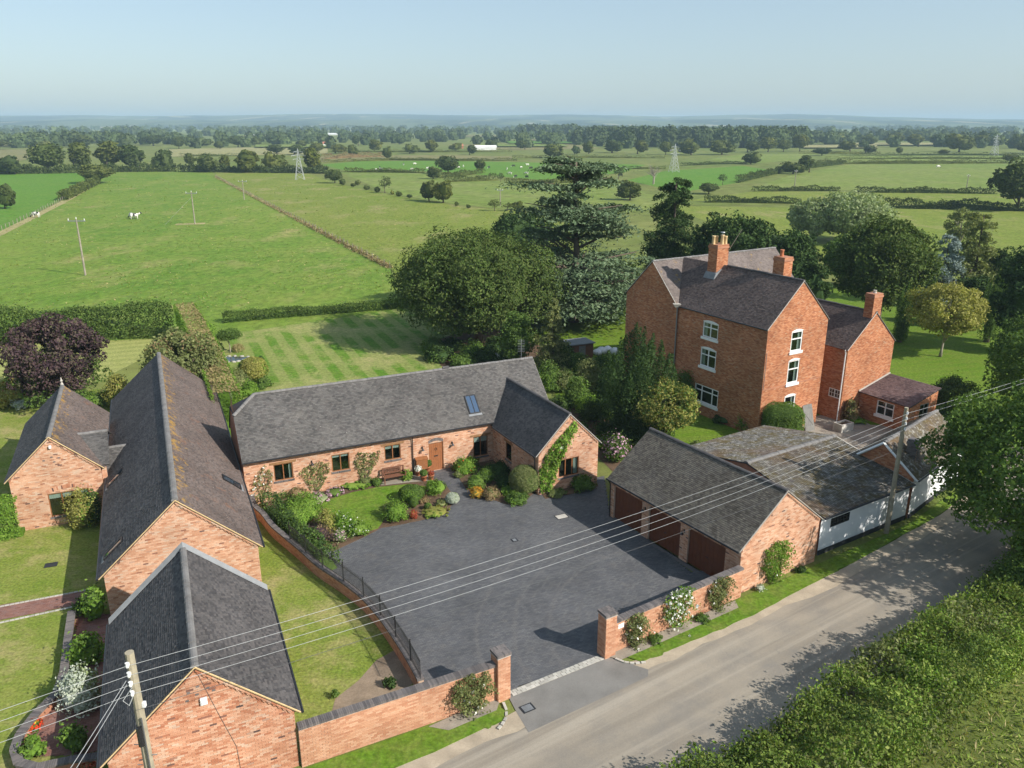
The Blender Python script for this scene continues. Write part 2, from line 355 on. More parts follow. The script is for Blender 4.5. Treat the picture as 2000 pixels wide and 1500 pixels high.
# foliage
M['lf_oak'] = m_leaf('lf_oak', stops((.036, .060, .014), (.050, .078, .019), (.064, .092, .024), (.085, .105, .032)))
M['lf_dark'] = m_leaf('lf_dark', stops((.018, .036, .010), (.030, .055, .016), (.045, .072, .022)), .15)
M['lf_mid'] = m_leaf('lf_mid', stops((.042, .078, .016), (.065, .108, .024), (.09, .135, .032)))
M['lf_bright'] = m_leaf('lf_bright', stops((.07, .135, .018), (.105, .185, .026), (.15, .22, .04)), .3)
M['lf_yellow'] = m_leaf('lf_yellow', stops((.13, .14, .03), (.20, .195, .05), (.27, .25, .085)), .3)
M['lf_olive'] = m_leaf('lf_olive', stops((.085, .105, .035), (.125, .145, .055), (.17, .18, .075)), .3)
M['lf_cedar'] = m_leaf('lf_cedar', stops((.052, .082, .042), (.078, .112, .058), (.108, .142, .08)), .1)
M['lf_pale'] = m_leaf('lf_pale', stops((.125, .165, .07), (.17, .21, .095), (.21, .24, .13)), .25)
M['lf_blue'] = m_leaf('lf_blue', stops((.11, .145, .13), (.16, .20, .19), (.22, .26, .25)), .1)
M['lf_silver'] = m_leaf('lf_silver', stops((.20, .235, .175), (.28, .31, .25), (.36, .38, .32)), .15)
M['lf_purple'] = m_leaf('lf_purple', stops((.028, .018, .022), (.048, .030, .034), (.072, .046, .046), (.06, .06, .03)), .2)
M['lf_red'] = m_leaf('lf_red', stops((.20, .035, .02), (.27, .06, .03), (.16, .06, .03)), .25)
M['lf_orange'] = m_leaf('lf_orange', stops((.34, .155, .02), (.42, .23, .03), (.26, .16, .03)), .25)
M['lf_brown'] = m_leaf('lf_brown', stops((.11, .075, .035), (.155, .11, .055), (.20, .15, .08)), .2)
M['lf_hedge'] = m_leaf('lf_hedge', stops((.035, .065, .014), (.055, .088, .02), (.085, .12, .03)), .2, .5)
M['lf_hedgetop'] = m_leaf('lf_hedgetop', stops((.16, .125, .06), (.22, .17, .085), (.14, .15, .045)), .2, .6)
M['lf_roadhedge'] = m_leaf('lf_roadhedge', stops((.065, .10, .02), (.095, .14, .026), (.125, .165, .034), (.155, .175, .05)), .25, .3, .45)
M['lf_grass'] = m_leaf('lf_grass', stops((.09, .14, .02), (.13, .175, .032), (.20, .205, .07)), .3, .4, .35)
M['lf_straw'] = m_leaf('lf_straw', stops((.24, .20, .10), (.30, .25, .13), (.17, .16, .06)), .3)
M['fl_white'] = m_leaf('fl_white', stops((.72, .70, .66), (.80, .80, .78)), .2, .3, .05)
M['fl_pink'] = m_leaf('fl_pink', stops((.50, .30, .40), (.60, .42, .48), (.42, .22, .34)), .2, .3, .1)
M['fl_yellow'] = m_leaf('fl_yellow', stops((.62, .40, .03), (.68, .48, .06)), .2, .3, .1)
M['fl_red'] = m_leaf('fl_red', stops((.55, .04, .02), (.60, .10, .03)), .2, .3, .1)
M['far_wood'] = m_leaf('far_wood', stops((.032, .050, .018), (.048, .068, .026), (.065, .085, .034)), .1, .01, .35)
M['far_field_tree'] = m_leaf('far_field_tree', stops((.034, .05, .014), (.052, .07, .02), (.078, .092, .03)), .12, .25, kinds=True)
# ------------------------------------------------------------------ glass that lets one look into the room
t = Nt('window_glass')
tr_ = t.n('ShaderNodeBsdfTransparent'); tr_.inputs[0].default_value = (.72, .78, .76, 1)
gl_ = t.n('ShaderNodeBsdfGlossy'); gl_.inputs['Roughness'].default_value = .03
mx_ = t.n('ShaderNodeMixShader'); mx_.inputs[0].default_value = .08; t.l(tr_.outputs[0], mx_.inputs[1]); t.l(gl_.outputs[0], mx_.inputs[2])
t.l(mx_.outputs[0], t.out.inputs[0]); M['window_glass'] = t.m
M['room'] = m_flat('room', (.055, .045, .038), .3, 1., .9)
M['brick_plain'] = m_flat('brick_plain', (.40, .19, .115), .25, 2., .9)

# ------------------------------------------------------------------ building kit
class Fr:
    """plan frame of a ridge-roofed building: u runs along the ridge from the first gable, v to its left"""
    def __init__(s, x0, y0, th, L, W, ze, zr):
        s.o = Vector((x0, y0, 0)); a = rad(th); s.u = Vector((math.cos(a), math.sin(a), 0)); s.v = Vector((-math.sin(a), math.cos(a), 0))
        s.L, s.W, s.ze, s.zr, s.th = L, W, ze, zr, a
    def P(s, u, v, z=0.): return s.o+s.u*u+s.v*v+Vector((0, 0, z))
    def loc(s, p): d = Vector((p[0], p[1], 0))-s.o; return d.dot(s.u), d.dot(s.v)
    def zroof(s, v): return s.ze+(s.zr-s.ze)*(1-abs(v-s.W/2)/(s.W/2))
def env(poly, x):
    zs = []
    n = len(poly)
    for i in range(n):
        (a, za), (b, zb) = poly[i], poly[(i+1) % n]
        if min(a, b)-1e-6 <= x <= max(a, b)+1e-6:
            if abs(b-a) < 1e-6: zs += [za, zb]
            else: zs.append(za+(zb-za)*(x-a)/(b-a))
    return (min(zs), max(zs)) if zs else None
def span(poly, z): 
    r = env([(b, a) for a, b in poly], z); return r
class Wall:
    """flat wall seen from outside: s to the right, z up, d outward"""
    def __init__(s, A, B):
        s.A = Vector((A[0], A[1], 0)); e = Vector((B[0], B[1], 0))-s.A; s.len = e.length; s.d = e/s.len; s.n = Vector((s.d.y, -s.d.x, 0))
    def T(s, x, dd, z): return s.A+s.d*x+s.n*dd+Vector((0, 0, z))
def bricks_np(wl, rows, off=.011, jit=.003, ):
    """rows: list of (s0,s1,z0,z1) -> verts, quads"""
    R = np.array(rows); n = len(R)
    A = np.array(wl.A); d = np.array(wl.d); nn = np.array(wl.n); k = np.array((0, 0, 1.))
    o = off+rng.uniform(-jit, jit, n)
    def pt(s, z, dd): return A+s[:, None]*d+z[:, None]*k+dd[:, None]*nn
    z0 = np.zeros(n)
    V = np.stack([pt(R[:, 0], R[:, 2], o), pt(R[:, 1], R[:, 2], o), pt(R[:, 1], R[:, 3], o), pt(R[:, 0], R[:, 3], o),
                  pt(R[:, 0], R[:, 2], z0), pt(R[:, 1], R[:, 2], z0), pt(R[:, 1], R[:, 3], z0), pt(R[:, 0], R[:, 3], z0)], 1).reshape(-1, 3)
    q = np.array([[0, 1, 2, 3], [5, 6, 2, 1], [6, 7, 3, 2], [7, 4, 0, 3]])   # front, ends and top; the under face rests on the mortar
    return V, (np.arange(n)[:, None, None]*8+q[None]).reshape(-1, 4)
def brick_rows(prof, holes, bl=.225, bh=.075, jo=.010):
    zmin = min(z for _, z in prof); zmax = max(z for _, z in prof); rows = []; k = 0; z = zmin
    while z < zmax-.02:
        zt = min(z+bh-jo, zmax); zm = (z+zt)/2; r = span(prof, zm)
        if r:
            iv = [r]
            for (a, b, c, dd) in holes:
                if c < zm < dd:
                    nv = []
                    for (p, q) in iv:
                        if b <= p or a >= q: nv.append((p, q)); continue
                        if a > p: nv.append((p, a))
                        if b < q: nv.append((b, q))
                    iv = nv
            for (p, q) in iv:
                x = math.floor(p/bl)*bl-(bl/2 if k % 2 else 0)
                while x < q:
                    a, b = max(x, p+.004), min(x+bl-jo, q-.004)
                    if b-a > .035: rows.append((a, b, z, zt))
                    x += bl
        z += bh; k += 1
    return rows
def brick_wall(parent, A, B, prof, holes=(), mat='brick_pale', mortar='mortar', pick=0, build=True, name='wall', depth=.1):
    wl = Wall(A, B); mb = MB(); xs = sorted({round(x, 4) for x, _ in prof} | {round(h[i], 4) for h in holes for i in (0, 1)})
    for a, b in zip(xs[:-1], xs[1:]):
        if b-a < 1e-4: continue
        la, ha = env(prof, a+2e-4); lb, hb = env(prof, b-2e-4); cuts = sorted([(h[2], h[3]) for h in holes if h[0] <= a+1e-4 and h[1] >= b-1e-4])
        lo = (la, lb)
        for c0, c1 in cuts:
            mb.poly([wl.T(a, 0, lo[0]), wl.T(b, 0, lo[1]), wl.T(b, 0, c0), wl.T(a, 0, c0)]); lo = (c1, c1)
        mb.poly([wl.T(a, 0, lo[0]), wl.T(b, 0, lo[1]), wl.T(b, 0, hb), wl.T(a, 0, ha)])
    for (a, b, c, d_) in holes:
        for p, q in (((a, c), (a, d_)), ((b, d_), (b, c)), ((a, d_), (b, d_)), ((b, c), (a, c))):
            mb.poly([wl.T(p[0], 0, p[1]), wl.T(q[0], 0, q[1]), wl.T(q[0], -depth, q[1]), wl.T(p[0], -depth, p[1])])
    w = mb.build(name, M[mortar] if build else M['brick_plain'], parent)
    if build:
        rows = brick_rows(prof, holes)
        if pick:
            # the bricks that show largest: those lowest distance to the viewpoint, each an object of its own
            c = [(Vector((0, 0, CAM_H))-wl.T((r[0]+r[1])/2, 0, (r[2]+r[3])/2)).length-8*(r[1]-r[0]) for r in rows]
            order = np.argsort(c); single = set(order[:pick].tolist())
            bm = {}
            rot = Matrix((wl.d, wl.n, Vector((0, 0, 1)))).transposed().to_4x4()
            for i in single:
                s0, s1, z0, z1 = rows[i]; L = round(s1-s0, 2)
                if L not in bm:
                    q = MB(); q.box(0, L, 0, .011, 0, z1-z0); bm[L] = q.mesh('brick', M[mat])
                o = bpy.data.objects.new('brick', bm[L]); col.objects.link(o); o.parent = w
                o.matrix_basis = Matrix.Translation(wl.T(s0, random.uniform(0, .004), z0)) @ rot
            rows = [r for i, r in enumerate(rows) if i not in single]
        V, Q = bricks_np(wl, rows, *((.004, .0015) if mat == 'render_white' else (.011, .003))); mobj('brickwork', mesh_np('brickwork', V, Q, M[mat]), w, kind='stuff')
    return wl, w
def plane_tiles(parent, O, S, T, poly, mat, gauge=.105, tw=.17, lift=.027, pan=0., name='roof_tile', sj=.004):
    S = Vector(S).normalized(); T = Vector(T).normalized(); n = S.cross(T)
    tmax = max(t for _, t in poly); t0 = min(t for _, t in poly); rows = []; k = 0; tt = t0
    while tt < tmax-.02:
        r = span(poly, min(tt+gauge*.5, tmax-.001))
        if r:
            p, q = r; x = math.floor(p/tw)*tw-(tw/2 if k % 2 and not pan else 0)
            while x < q:
                a, b = max(x, p), min(x+tw-.004, q)
                if b-a > .03: rows.append((a, b, tt-.012, min(tt+gauge*1.12, tmax)))
                x += tw
        tt += gauge; k += 1
    R = np.array(rows); m = len(R); O = np.array(O); S_, T_, N_ = np.array(S), np.array(T), np.array(n)
    R[:, 0] += rng.uniform(-sj, sj, m); R[:, 1] += rng.uniform(-sj, sj, m); R[:, 2] += rng.uniform(-sj, sj, m)
    hl = lift+rng.uniform(-.005, .007, m); hr = hl+rng.uniform(-.005, .005, m)-pan; hl = hl+pan
    def pt(s, t_, h): return O+s[:, None]*S_+t_[:, None]*T_+h[:, None]*N_
    z = np.full(m, .003); b = np.full(m, -.004)
    V = np.stack([pt(R[:, 0], R[:, 2], hl), pt(R[:, 1], R[:, 2], hr), pt(R[:, 1], R[:, 3], z-pan*.9), pt(R[:, 0], R[:, 3], z+pan), pt(R[:, 0], R[:, 2], b), pt(R[:, 1], R[:, 2], b)], 1).reshape(-1, 3)
    q = np.array([[0, 1, 2, 3], [4, 5, 1, 0]]); Q = (np.arange(m)[:, None, None]*6+q[None]).reshape(-1, 4)
    return mobj(name, mesh_np(name, V, Q, M[mat]), parent, kind='stuff')
_rt = {}
def ridge_tiles(parent, P0, P1, mat, step=.33, r=.125, name='ridge_tile', flat=.75):
    P0, P1 = Vector(P0), Vector(P1); d = P1-P0; n = max(1, int(round(d.length/step))); st = d.length/n; key = (mat, round(st, 3), r)
    if key not in _rt:
        mb = MB(); k = 6; L = st-.012
        for i in range(k+1):
            a = PI*(i/k)*1.16-.08*PI; mb.v += [(0, r*1.06*math.cos(a), r*flat*math.sin(a)), (L, r*math.cos(a), r*flat*.93*math.sin(a))]
        for i in range(k): mb.f.append((2*i, 2*i+1, 2*i+3, 2*i+2)); mb.m.append(0)
        mb.f.append(tuple(2*i for i in reversed(range(k+1)))); mb.m.append(0); mb.f.append(tuple(2*i+1 for i in range(k+1))); mb.m.append(0)
        _rt[key] = mb.mesh(name, M[mat])
    X = d.normalized(); Y = Vector((0, 0, 1)).cross(X).normalized(); Z = X.cross(Y)
    rot = Matrix((X, Y, Z)).transposed().to_4x4()
    for i in range(n):
        o = bpy.data.objects.new(name, _rt[key]); col.objects.link(o); o.parent = parent
        o.matrix_basis = Matrix.Translation(P0+d*(i/n)+Vector((0, 0, random.uniform(-.008, .008)))) @ rot
def slab(mb, pts, th=.07, lift=0.):
    pts = [Vector(p) for p in pts]; n = (pts[1]-pts[0]).cross(pts[2]-pts[0]).normalized(); k = len(pts)
    top = [p+n*lift for p in pts]; bot = [p-n*th for p in pts]
    mb.poly(top); mb.poly(list(reversed(bot)))
    for i in range(k): j = (i+1) % k; mb.poly([bot[i], bot[j], top[j], top[i]])
def window(parent, wl, h, cols=2, transom=None, frame='oak_frame', sill='coping', lintel=None, arch=0., fw=.055, blind=0., curtain=None, bars=None, sill_mat=None, back=.07, curt_mat='blind'):
    """window set in hole h=(s0,s1,z0,z1): frame part with its panes, sill, lintel and blinds as sub-parts"""
    a, b, c, d = h; T = wl.T; mb = MB(); y0, y1 = -back, -back+.05
    B = lambda s0, s1, z0, z1, p=y0, q=y1: mb.box(s0, s1, p, q, z0, z1, T)
    B(a, a+fw, c, d); B(b-fw, b, c, d); B(a+fw, b-fw, c, c+fw); B(a+fw, b-fw, d-fw, d)
    xs = [a+(b-a)*i/cols for i in range(cols+1)] if not isinstance(cols, (list, tuple)) else [a+(b-a)*f for f in cols]
    for x in xs[1:-1]: B(x-fw*.5, x+fw*.5, c+fw, d-fw, y0, y1+.004)
    zt = c+(d-c)*transom if transom else None
    if zt: B(a+fw, b-fw, zt-fw*.45, zt+fw*.45, y0, y1+.002)
    if bars:
        for i in range(len(xs)-1):
            for j in range(1, bars[0]): x = xs[i]+(xs[i+1]-xs[i])*j/bars[0]; B(x-.012, x+.012, c+fw, d-fw, y0+.01, y1-.01)
        for j in range(1, bars[1]): z = c+(d-c)*j/bars[1]; B(a+fw, b-fw, z-.012, z+.012, y0+.01, y1-.012)
    if arch:
        n = 8; w = b-a
        for i in range(n):
            p, q = i/n, (i+1)/n; za = d+arch*(1-(2*p-1)**2); zb = d+arch*(1-(2*q-1)**2)
            mb.hexa([T(a+w*p, y0, d-.002), T(a+w*q, y0, d-.002), T(a+w*q, y1-.01, d-.002), T(a+w*p, y1-.01, d-.002), T(a+w*p, y0, za), T(a+w*q, y0, zb), T(a+w*q, y1-.01, zb), T(a+w*p, y1-.01, za)])
    win = mb.build('window', M[frame], parent)
    room = MB(); D = -.75
    for q in ([(a, c), (b, c)], [(b, c), (b, d)], [(b, d), (a, d)], [(a, d), (a, c)]):
        (p0, z0), (p1, z1) = q; room.poly([T(p0, -back-.02, z0), T(p1, -back-.02, z1), T(p1, D, z1), T(p0, D, z0)])
    room.poly([T(a, D, c), T(b, D, c), T(b, D, d), T(a, D, d)]); room.build('room_recess', M['room'], win)
    for x0, x1 in zip(xs[:-1], xs[1:]):
        q = MB(); q.box(x0+fw*.5, x1-fw*.5, y0+.012, y0+.020, c+fw*.8, d-fw*.8, T); q.build('pane', M['window_glass'], win)
        if blind:
            q = MB(); q.box(x0+fw*.7, x1-fw*.7, -back-.04, -back-.03, d-(d-c)*blind, d-.01, T); q.build('blind', M['blind'], win)
    if curtain:
        for f0, f1 in curtain:
            q = MB(); k = 8
            for i in range(k):
                s0 = a+(b-a)*(f0+(f1-f0)*i/k); s1 = a+(b-a)*(f0+(f1-f0)*(i+1)/k); e = .03 if i % 2 else 0
                q.poly([T(s0, -.16-e, c+.02), T(s1, -.16-(.03-e), c+.02), T(s1, -.16-(.03-e), d-.02), T(s0, -.16-e, d-.02)])
            q.build('curtain', M[curt_mat], win)
    if sill == 'coping':
        q = MB(); n = max(2, int((b-a+.1)/.075)); w = (b-a+.1)/n
        for i in range(n): q.box(a-.05+i*w, a-.05+(i+1)*w-.008, -.03, .05, c-.12, c-.004+random.uniform(-.004, .0), T)
        q.build('sill', M['coping'], win)
    elif sill == 'white':
        q = MB(); q.box(a-.1, b+.1, -.02, .09, c-.2, c-.003, T); q.build('sill', M['white_paint'], win)
    if lintel == 'beam':
        q = MB(); q.box(a-.22, b+.22, -.02, .03, d+.003, d+.15, T); q.build('lintel', M['beam'], win)
    elif lintel == 'arch':
        q = MB(); n = int((b-a)/.075); w = b-a
        for i in range(n):
            p, r_ = i/n, (i+1)/n-.12/n; za = d+arch*(1-(2*p-1)**2); zb = d+arch*(1-(2*r_-1)**2); hh = .215
            k0, k1 = (p-.5)*.10, (r_-.5)*.10
            q.hexa([T(a+w*p, 0, za+.003), T(a+w*r_, 0, zb+.003), T(a+w*r_, .02, zb+.003), T(a+w*p, .02, za+.003), T(a+w*p+k0, 0, za+hh), T(a+w*r_+k1, 0, zb+hh), T(a+w*r_+k1, .02, zb+hh), T(a+w*p+k0, .02, za+hh)][:8])
        q.build('brick_arch', M['brick_near'], win, kind='stuff')
    elif lintel == 'white':
        q = MB(); n = 6; w = b-a+.06; a_ = a-.03
        for i in range(n):
            p, r_ = i/n, (i+1)/n; za = d+.02+.14*(1-(2*p-1)**2); zb = d+.02+.14*(1-(2*r_-1)**2)
            q.hexa([T(a_+w*p, -.02, d+.002), T(a_+w*r_, -.02, d+.002), T(a_+w*r_, .03, d+.002), T(a_+w*p, .03, d+.002), T(a_+w*p, -.02, za), T(a_+w*r_, -.02, zb), T(a_+w*r_, .03, zb), T(a_+w*p, .03, za)])
        q.build('lintel', M['white_paint'], win)
    return win
def dentils(parent, wl, p0, p1, mat='brick_pale', step=.215, rows=2, drop=.02):
    """projecting brick course below an eave or up a rake, from (s,z) to (s,z)"""
    mb = MB(); L = math.hypot(p1[0]-p0[0], p1[1]-p0[1]); n = max(1, int(L/step)); ux, uz = (p1[0]-p0[0])/L, (p1[1]-p0[1])/L
    def pc(l, h, o): return wl.T(p0[0]+ux*l+(-uz)*h*-1*0+0, o, p0[1]+uz*l-h)
    for i in range(n):
        l0 = i*step+.05; mb.hexa([pc(l0, .20, .0), pc(l0+.105, .20, .0), pc(l0+.105, .20, .055), pc(l0, .20, .055), pc(l0, .135, 0), pc(l0+.105, .135, 0), pc(l0+.105, .135, .055), pc(l0, .135, .055)])
        mb.hexa([pc(l0-.05, .128, .0), pc(l0+.157, .128, .0), pc(l0+.157, .128, .075), pc(l0-.05, .128, .075), pc(l0-.05, .06, 0), pc(l0+.157, .06, 0), pc(l0+.157, .06, .075), pc(l0-.05, .06, .075)])
    return mb.build('dentil_course', M[mat], parent, kind='stuff')
def gutter(parent, P0, P1, mat='black_metal', r=.055):
    mb = MB(); mb.tube([P0, P1], r, 7); return mb.build('gutter', M[mat], parent)
def downpipe(parent, pts, mat='black_metal', r=.035):
    mb = MB(); mb.tube(pts, r, 6); return mb.build('downpipe', M[mat], parent)
def verge(parent, P0, P1, mat='cement', r=.03):
    mb = MB(); mb.tube([Vector(P0)-Vector((0, 0, .02)), Vector(P1)-Vector((0, 0, .02))], r, 4); return mb.build('verge', M[mat], parent)
def roof_window(parent, O, S, T, n, s0, s1, t0, t1, panes=2):
    P = lambda s, t_, h: Vector(O)+Vector(S)*s+Vector(T)*t_+Vector(n)*h
    mb = MB(); fw = .07
    for (a, b, c, d) in ((s0, s1, t0, t0+fw), (s0, s1, t1-fw, t1), (s0, s0+fw, t0+fw, t1-fw), (s1-fw, s1, t0+fw, t1-fw)) + (((((s0+s1)/2-.02, (s0+s1)/2+.02, t0+fw, t1-fw)),) if panes == 2 else ()):
        mb.box(a, b, c, d, -.01, .085, P)
    w = mb.build('roof_window', M['black_metal'], parent)
    xs = [s0+fw, (s0+s1)/2, s1-fw] if panes == 2 else [s0+fw, s1-fw]
    for a, b in zip(xs[:-1], xs[1:]):
        q = MB(); q.box(a+.01, b-.01, t0+fw+.004, t1-fw-.004, .03, .055, P); q.build('pane', M['sky_glass'], w)
    q = MB(); q.box(s0-.08, s1+.08, t0-.16, t0-.004, .022, .034, P); q.build('flashing', M['lead'], w)
    return w
def gabled(root, fr, tile0, tile1, ridge, walls, ov=.22, brick='brick_pale', mortar='mortar', poly0=None, poly1=None, poly_off=.06, dent=True, pick=0, tiles=(True, True), ridge_ends=None, gauge=.105, tw=.17, pan=0., ridge_r=.125, rake_dent=True, gut='black_metal'):
    """walls: dict g0,g1,s0,s1 -> list of holes, 'plain' or None.  Returns dict of Wall frames and objects"""
    P = fr.P; L, W, ze, zr = fr.L, fr.W, fr.ze, fr.zr; out = {}
    zt = fr.zroof(ov)-.06
    corner = {'g0': (P(poly_off, W-ov), P(poly_off, ov)), 'g1': (P(L-poly_off, ov), P(L-poly_off, W-ov)), 's0': (P(poly_off, ov), P(L-poly_off, ov)), 's1': (P(L-poly_off, W-ov), P(poly_off, W-ov))}
    for k, holes in walls.items():
        if holes is None: continue
        A, B = corner[k]; ln = (B-A).length
        prof = [(0, 0), (ln, 0), (ln, zt), (0, zt)] if k[0] == 's' else [(0, 0), (ln, 0), (ln, zt), (ln/2, zr-.06), (0, zt)]
        plain = holes == 'plain'
        out[k] = brick_wall(root, A, B, prof, () if plain else holes, brick, mortar, pick if k == 'g0' else 0, not plain)
        wl, wo = out[k]
        if dent and not plain:
            if k[0] == 's': dentils(wo, wl, (0, zt-.0), (ln, zt-.0), brick)
            elif rake_dent: dentils(wo, wl, (0, zt+.0), (ln/2, zr-.06), brick); dentils(wo, wl, (ln/2, zr-.06), (ln, zt), brick)
    sl = math.hypot(W/2, zr-ze)
    O0, S0, T0 = P(0, 0, ze), fr.u, (fr.v*(W/2)+Vector((0, 0, zr-ze))).normalized()
    O1, S1, T1 = P(L, W, ze), -fr.u, (-fr.v*(W/2)+Vector((0, 0, zr-ze))).normalized()
    p0 = poly0 or [(0, 0), (L, 0), (L, sl), (0, sl)]; p1 = poly1 or [(0, 0), (L, 0), (L, sl), (0, sl)]
    mb = MB(); slab(mb, [O0+S0*s+T0*t_ for s, t_ in p0]); slab(mb, [O1+S1*s+T1*t_ for s, t_ in p1])
    roof = mb.build('roof', M['sheet'], root)
    if tiles[0]: plane_tiles(roof, O0, S0, T0, p0, tile0, gauge, tw, pan=pan)
    if tiles[1]: plane_tiles(roof, O1, S1, T1, p1, tile1, gauge, tw, pan=pan)
    e = ridge_ends or (0, L)
    ridge_tiles(roof, P(e[0], W/2, zr-.02), P(e[1], W/2, zr-.02), ridge, r=ridge_r)
    out.update(roof=roof, O0=O0, S0=S0, T0=T0, n0=S0.cross(T0), O1=O1, S1=S1, T1=T1, n1=S1.cross(T1), sl=sl, zt=zt, ln={k: (corner[k][1]-corner[k][0]).length for k in corner})
    return out
def chimney(root, c, ax, ay, a, b, z0, z1, mat='brick_old', mortar='mortar_old', pots=(), pot_mat='pot_buff', cap=True):
    """brick stack: footprint a x b about c, axes ax, ay; built of courses"""
    c = Vector(c); ax = Vector(ax).normalized(); ay = Vector(ay).normalized()
    P = lambda x, y, z: c+ax*x+ay*y+Vector((0, 0, z))
    mb = MB(); mb.box(-a/2, a/2, -b/2, b/2, z0, z1, P)
    st = mb.build('chimney', M[mortar], root)
    cs = [P(-a/2, -b/2, 0), P(a/2, -b/2, 0), P(a/2, b/2, 0), P(-a/2, b/2, 0)]
    for i in range(4):
        A, B = cs[i], cs[(i+1) % 4]
        wl = Wall(A, B)
        V, Q = bricks_np(wl, brick_rows([(0, z0), (wl.len, z0), (wl.len, z1), (0, z1)], ()))
        mobj('brickwork', mesh_np('brickwork', V, Q, M[mat]), st, kind='stuff')
    if cap:
        q = MB(); q.box(-a/2-.05, a/2+.05, -b/2-.05, b/2+.05, z1-.24, z1-.08, P); q.box(-a/2-.02, a/2+.02, -b/2-.02, b/2+.02, z1, z1+.05, P); q.build('cap', M['brick_plain'] if mat == 'brick_old' else M[mat], st)
    for (x, y, h, r) in pots:
        q = MB(); p = P(x, y, z1+.05); q.lathe([(r*1.1, 0), (r, .08), (r*.88, h*.8), (r*1.05, h*.86), (r*1.05, h), (r*.7, h), (r*.65, h-.1)], p, 10); q.build('chimney_pot', M[pot_mat], st, smooth=True)
    return st

# ------------------------------------------------------------------ the long single-storey house
fb = Fr(-15.97, 43.46, 25.03, 20.78, 6.6, 2.88, 6.01); fwg = Fr(5.71, 47.22, 118.26, 7.5, 4.83, 2.67, 5.05)
bung = thing('long_house', 'long single-storey pale brick house with grey tiled roof and arched front door', 'house', fb.P(10, 3))
Lb = fb.L; slb = math.hypot(3.3, fb.zr-fb.ze)
hw = {'w1': (1.72, 2.86, 1.27, 2.36), 'w2': (5.24, 6.36, 1.22, 2.36), 'w3': (8.64, 9.72, 1.36, 2.38), 'dr': (11.62, 12.64, 0.05, 2.02), 'w4': (14.78, 15.85, .50, 1.96)}
b_ = gabled(bung, fb, 'tile_grey', 'tile_grey', 'ridge', {'s0': list(hw.values()), 'g0': 'plain', 'g1': [], 's1': 'plain'}, tiles=(True, False),
            poly0=[(0, 0), (Lb, 0), (Lb, slb), (1.45, slb), (0, slb*.70)], poly1=[(0, 0), (Lb, 0), (Lb, slb*.70), (Lb-1.45, slb), (0, slb)], ridge_ends=(1.45, Lb), rake_dent=True)
zh = fb.ze+(fb.zr-fb.ze)*.70
mb = MB(); hipA, hipB, hipC = fb.P(0, 3.3*.7, zh), fb.P(0, 6.6-3.3*.7, zh), fb.P(1.45, 3.3, fb.zr); slab(mb, [hipA, hipC, hipB]); hp = mb.build('hip_end', M['tile_dark'], b_['roof'])
ridge_tiles(hp, hipA+Vector((0, 0, .03)), hipC, 'ridge', name='hip_tile')
wl, wo = b_['s0']; off = .06
sh = lambda h: (h[0]-off, h[1]-off, h[2], h[3])
# the openings above were cut in wall coordinates
window(bung, wl, hw['w1'], 2, lintel='beam', curtain=[(.8, .99)]); window(bung, wl, hw['w2'], 2, lintel='arch', arch=.10, blind=.2)
window(bung, wl, hw['w3'], 2, lintel='beam', blind=.27); window(bung, wl, hw['w4'], 2, lintel='beam', blind=.3)
def front_door(parent, wl, h):
    a, b, c, d = h; T = wl.T; n = 6; ar = .14
    mb = MB()
    for i in range(n):
        x0, x1 = a+.05+(b-a-.1)*i/n, a+.05+(b-a-.1)*(i+1)/n-.008
        p, q = (x0-a)/(b-a), (x1-a)/(b-a)
        mb.hexa([T(x0, -.10, c), T(x1, -.10, c), T(x1, -.06, c), T(x0, -.06, c), T(x0, -.10, d+ar*(1-(2*p-1)**2)-.05), T(x1, -.10, d+ar*(1-(2*q-1)**2)-.05), T(x1, -.06, d+ar*(1-(2*q-1)**2)-.05), T(x0, -.06, d+ar*(1-(2*p-1)**2)-.05)])
    dr = mb.build('door', M['oak_door'], parent)
    q = MB()
    for (s0, s1) in ((a, a+.05), (b-.05, b)): q.box(s0, s1, -.12, -.02, c, d+.02, T)
    for i in range(8):
        p, r_ = i/8, (i+1)/8; za = d+ar*(1-(2*p-1)**2); zb = d+ar*(1-(2*r_-1)**2); w = b-a
        q.hexa([T(a+w*p, -.12, za-.055), T(a+w*r_, -.12, zb-.055), T(a+w*r_, -.02, zb-.055), T(a+w*p, -.02, za-.055), T(a+w*p, -.12, za), T(a+w*r_, -.12, zb), T(a+w*r_, -.02, zb), T(a+w*p, -.02, za)])
    q.build('door_frame', M['oak_frame'], dr)
    q = MB(); nb = 14; w = b-a
    for i in range(nb):
        p, r_ = i/nb, (i+.88)/nb; za = d+ar*(1-(2*p-1)**2)+.004; zb = d+ar*(1-(2*r_-1)**2)+.004
        q.hexa([T(a+w*p, 0, za), T(a+w*r_, 0, zb), T(a+w*r_, .022, zb), T(a+w*p, .022, za), T(a+w*p, 0, za+.2), T(a+w*r_, 0, zb+.2), T(a+w*r_, .022, zb+.2), T(a+w*p, .022, za+.2)])
    q.build('brick_arch', M['coping'], dr, kind='stuff')
    q = MB(); m = (a+b)/2; q.box(m-.13, m+.13, -.06, -.045, 1.02, 1.10, T); q.build('letter_plate', M['black_metal'], dr)
    q = MB(); q.tube([T(m+.07*math.cos(k*PI/5), -.04, 1.55+.09*math.sin(k*PI/5)) for k in range(11)], .012, 5); q.build('knocker', M['black_metal'], dr)
    q = MB(); q.box(a-.15, b+.15, -.12, .35, -.02, c-.004, T); q.build('door_step', M['coping'], dr)
front_door(bung, wl, hw['dr'])
gutter(bung, fb.P(-.02, -.07, fb.ze-.02), fb.P(16.55, -.07, fb.ze-.02))
downpipe(bung, [fb.P(10.56, -.07, fb.ze-.05), fb.P(10.56, .12, fb.ze-.3), fb.P(10.56, .15, 0)])
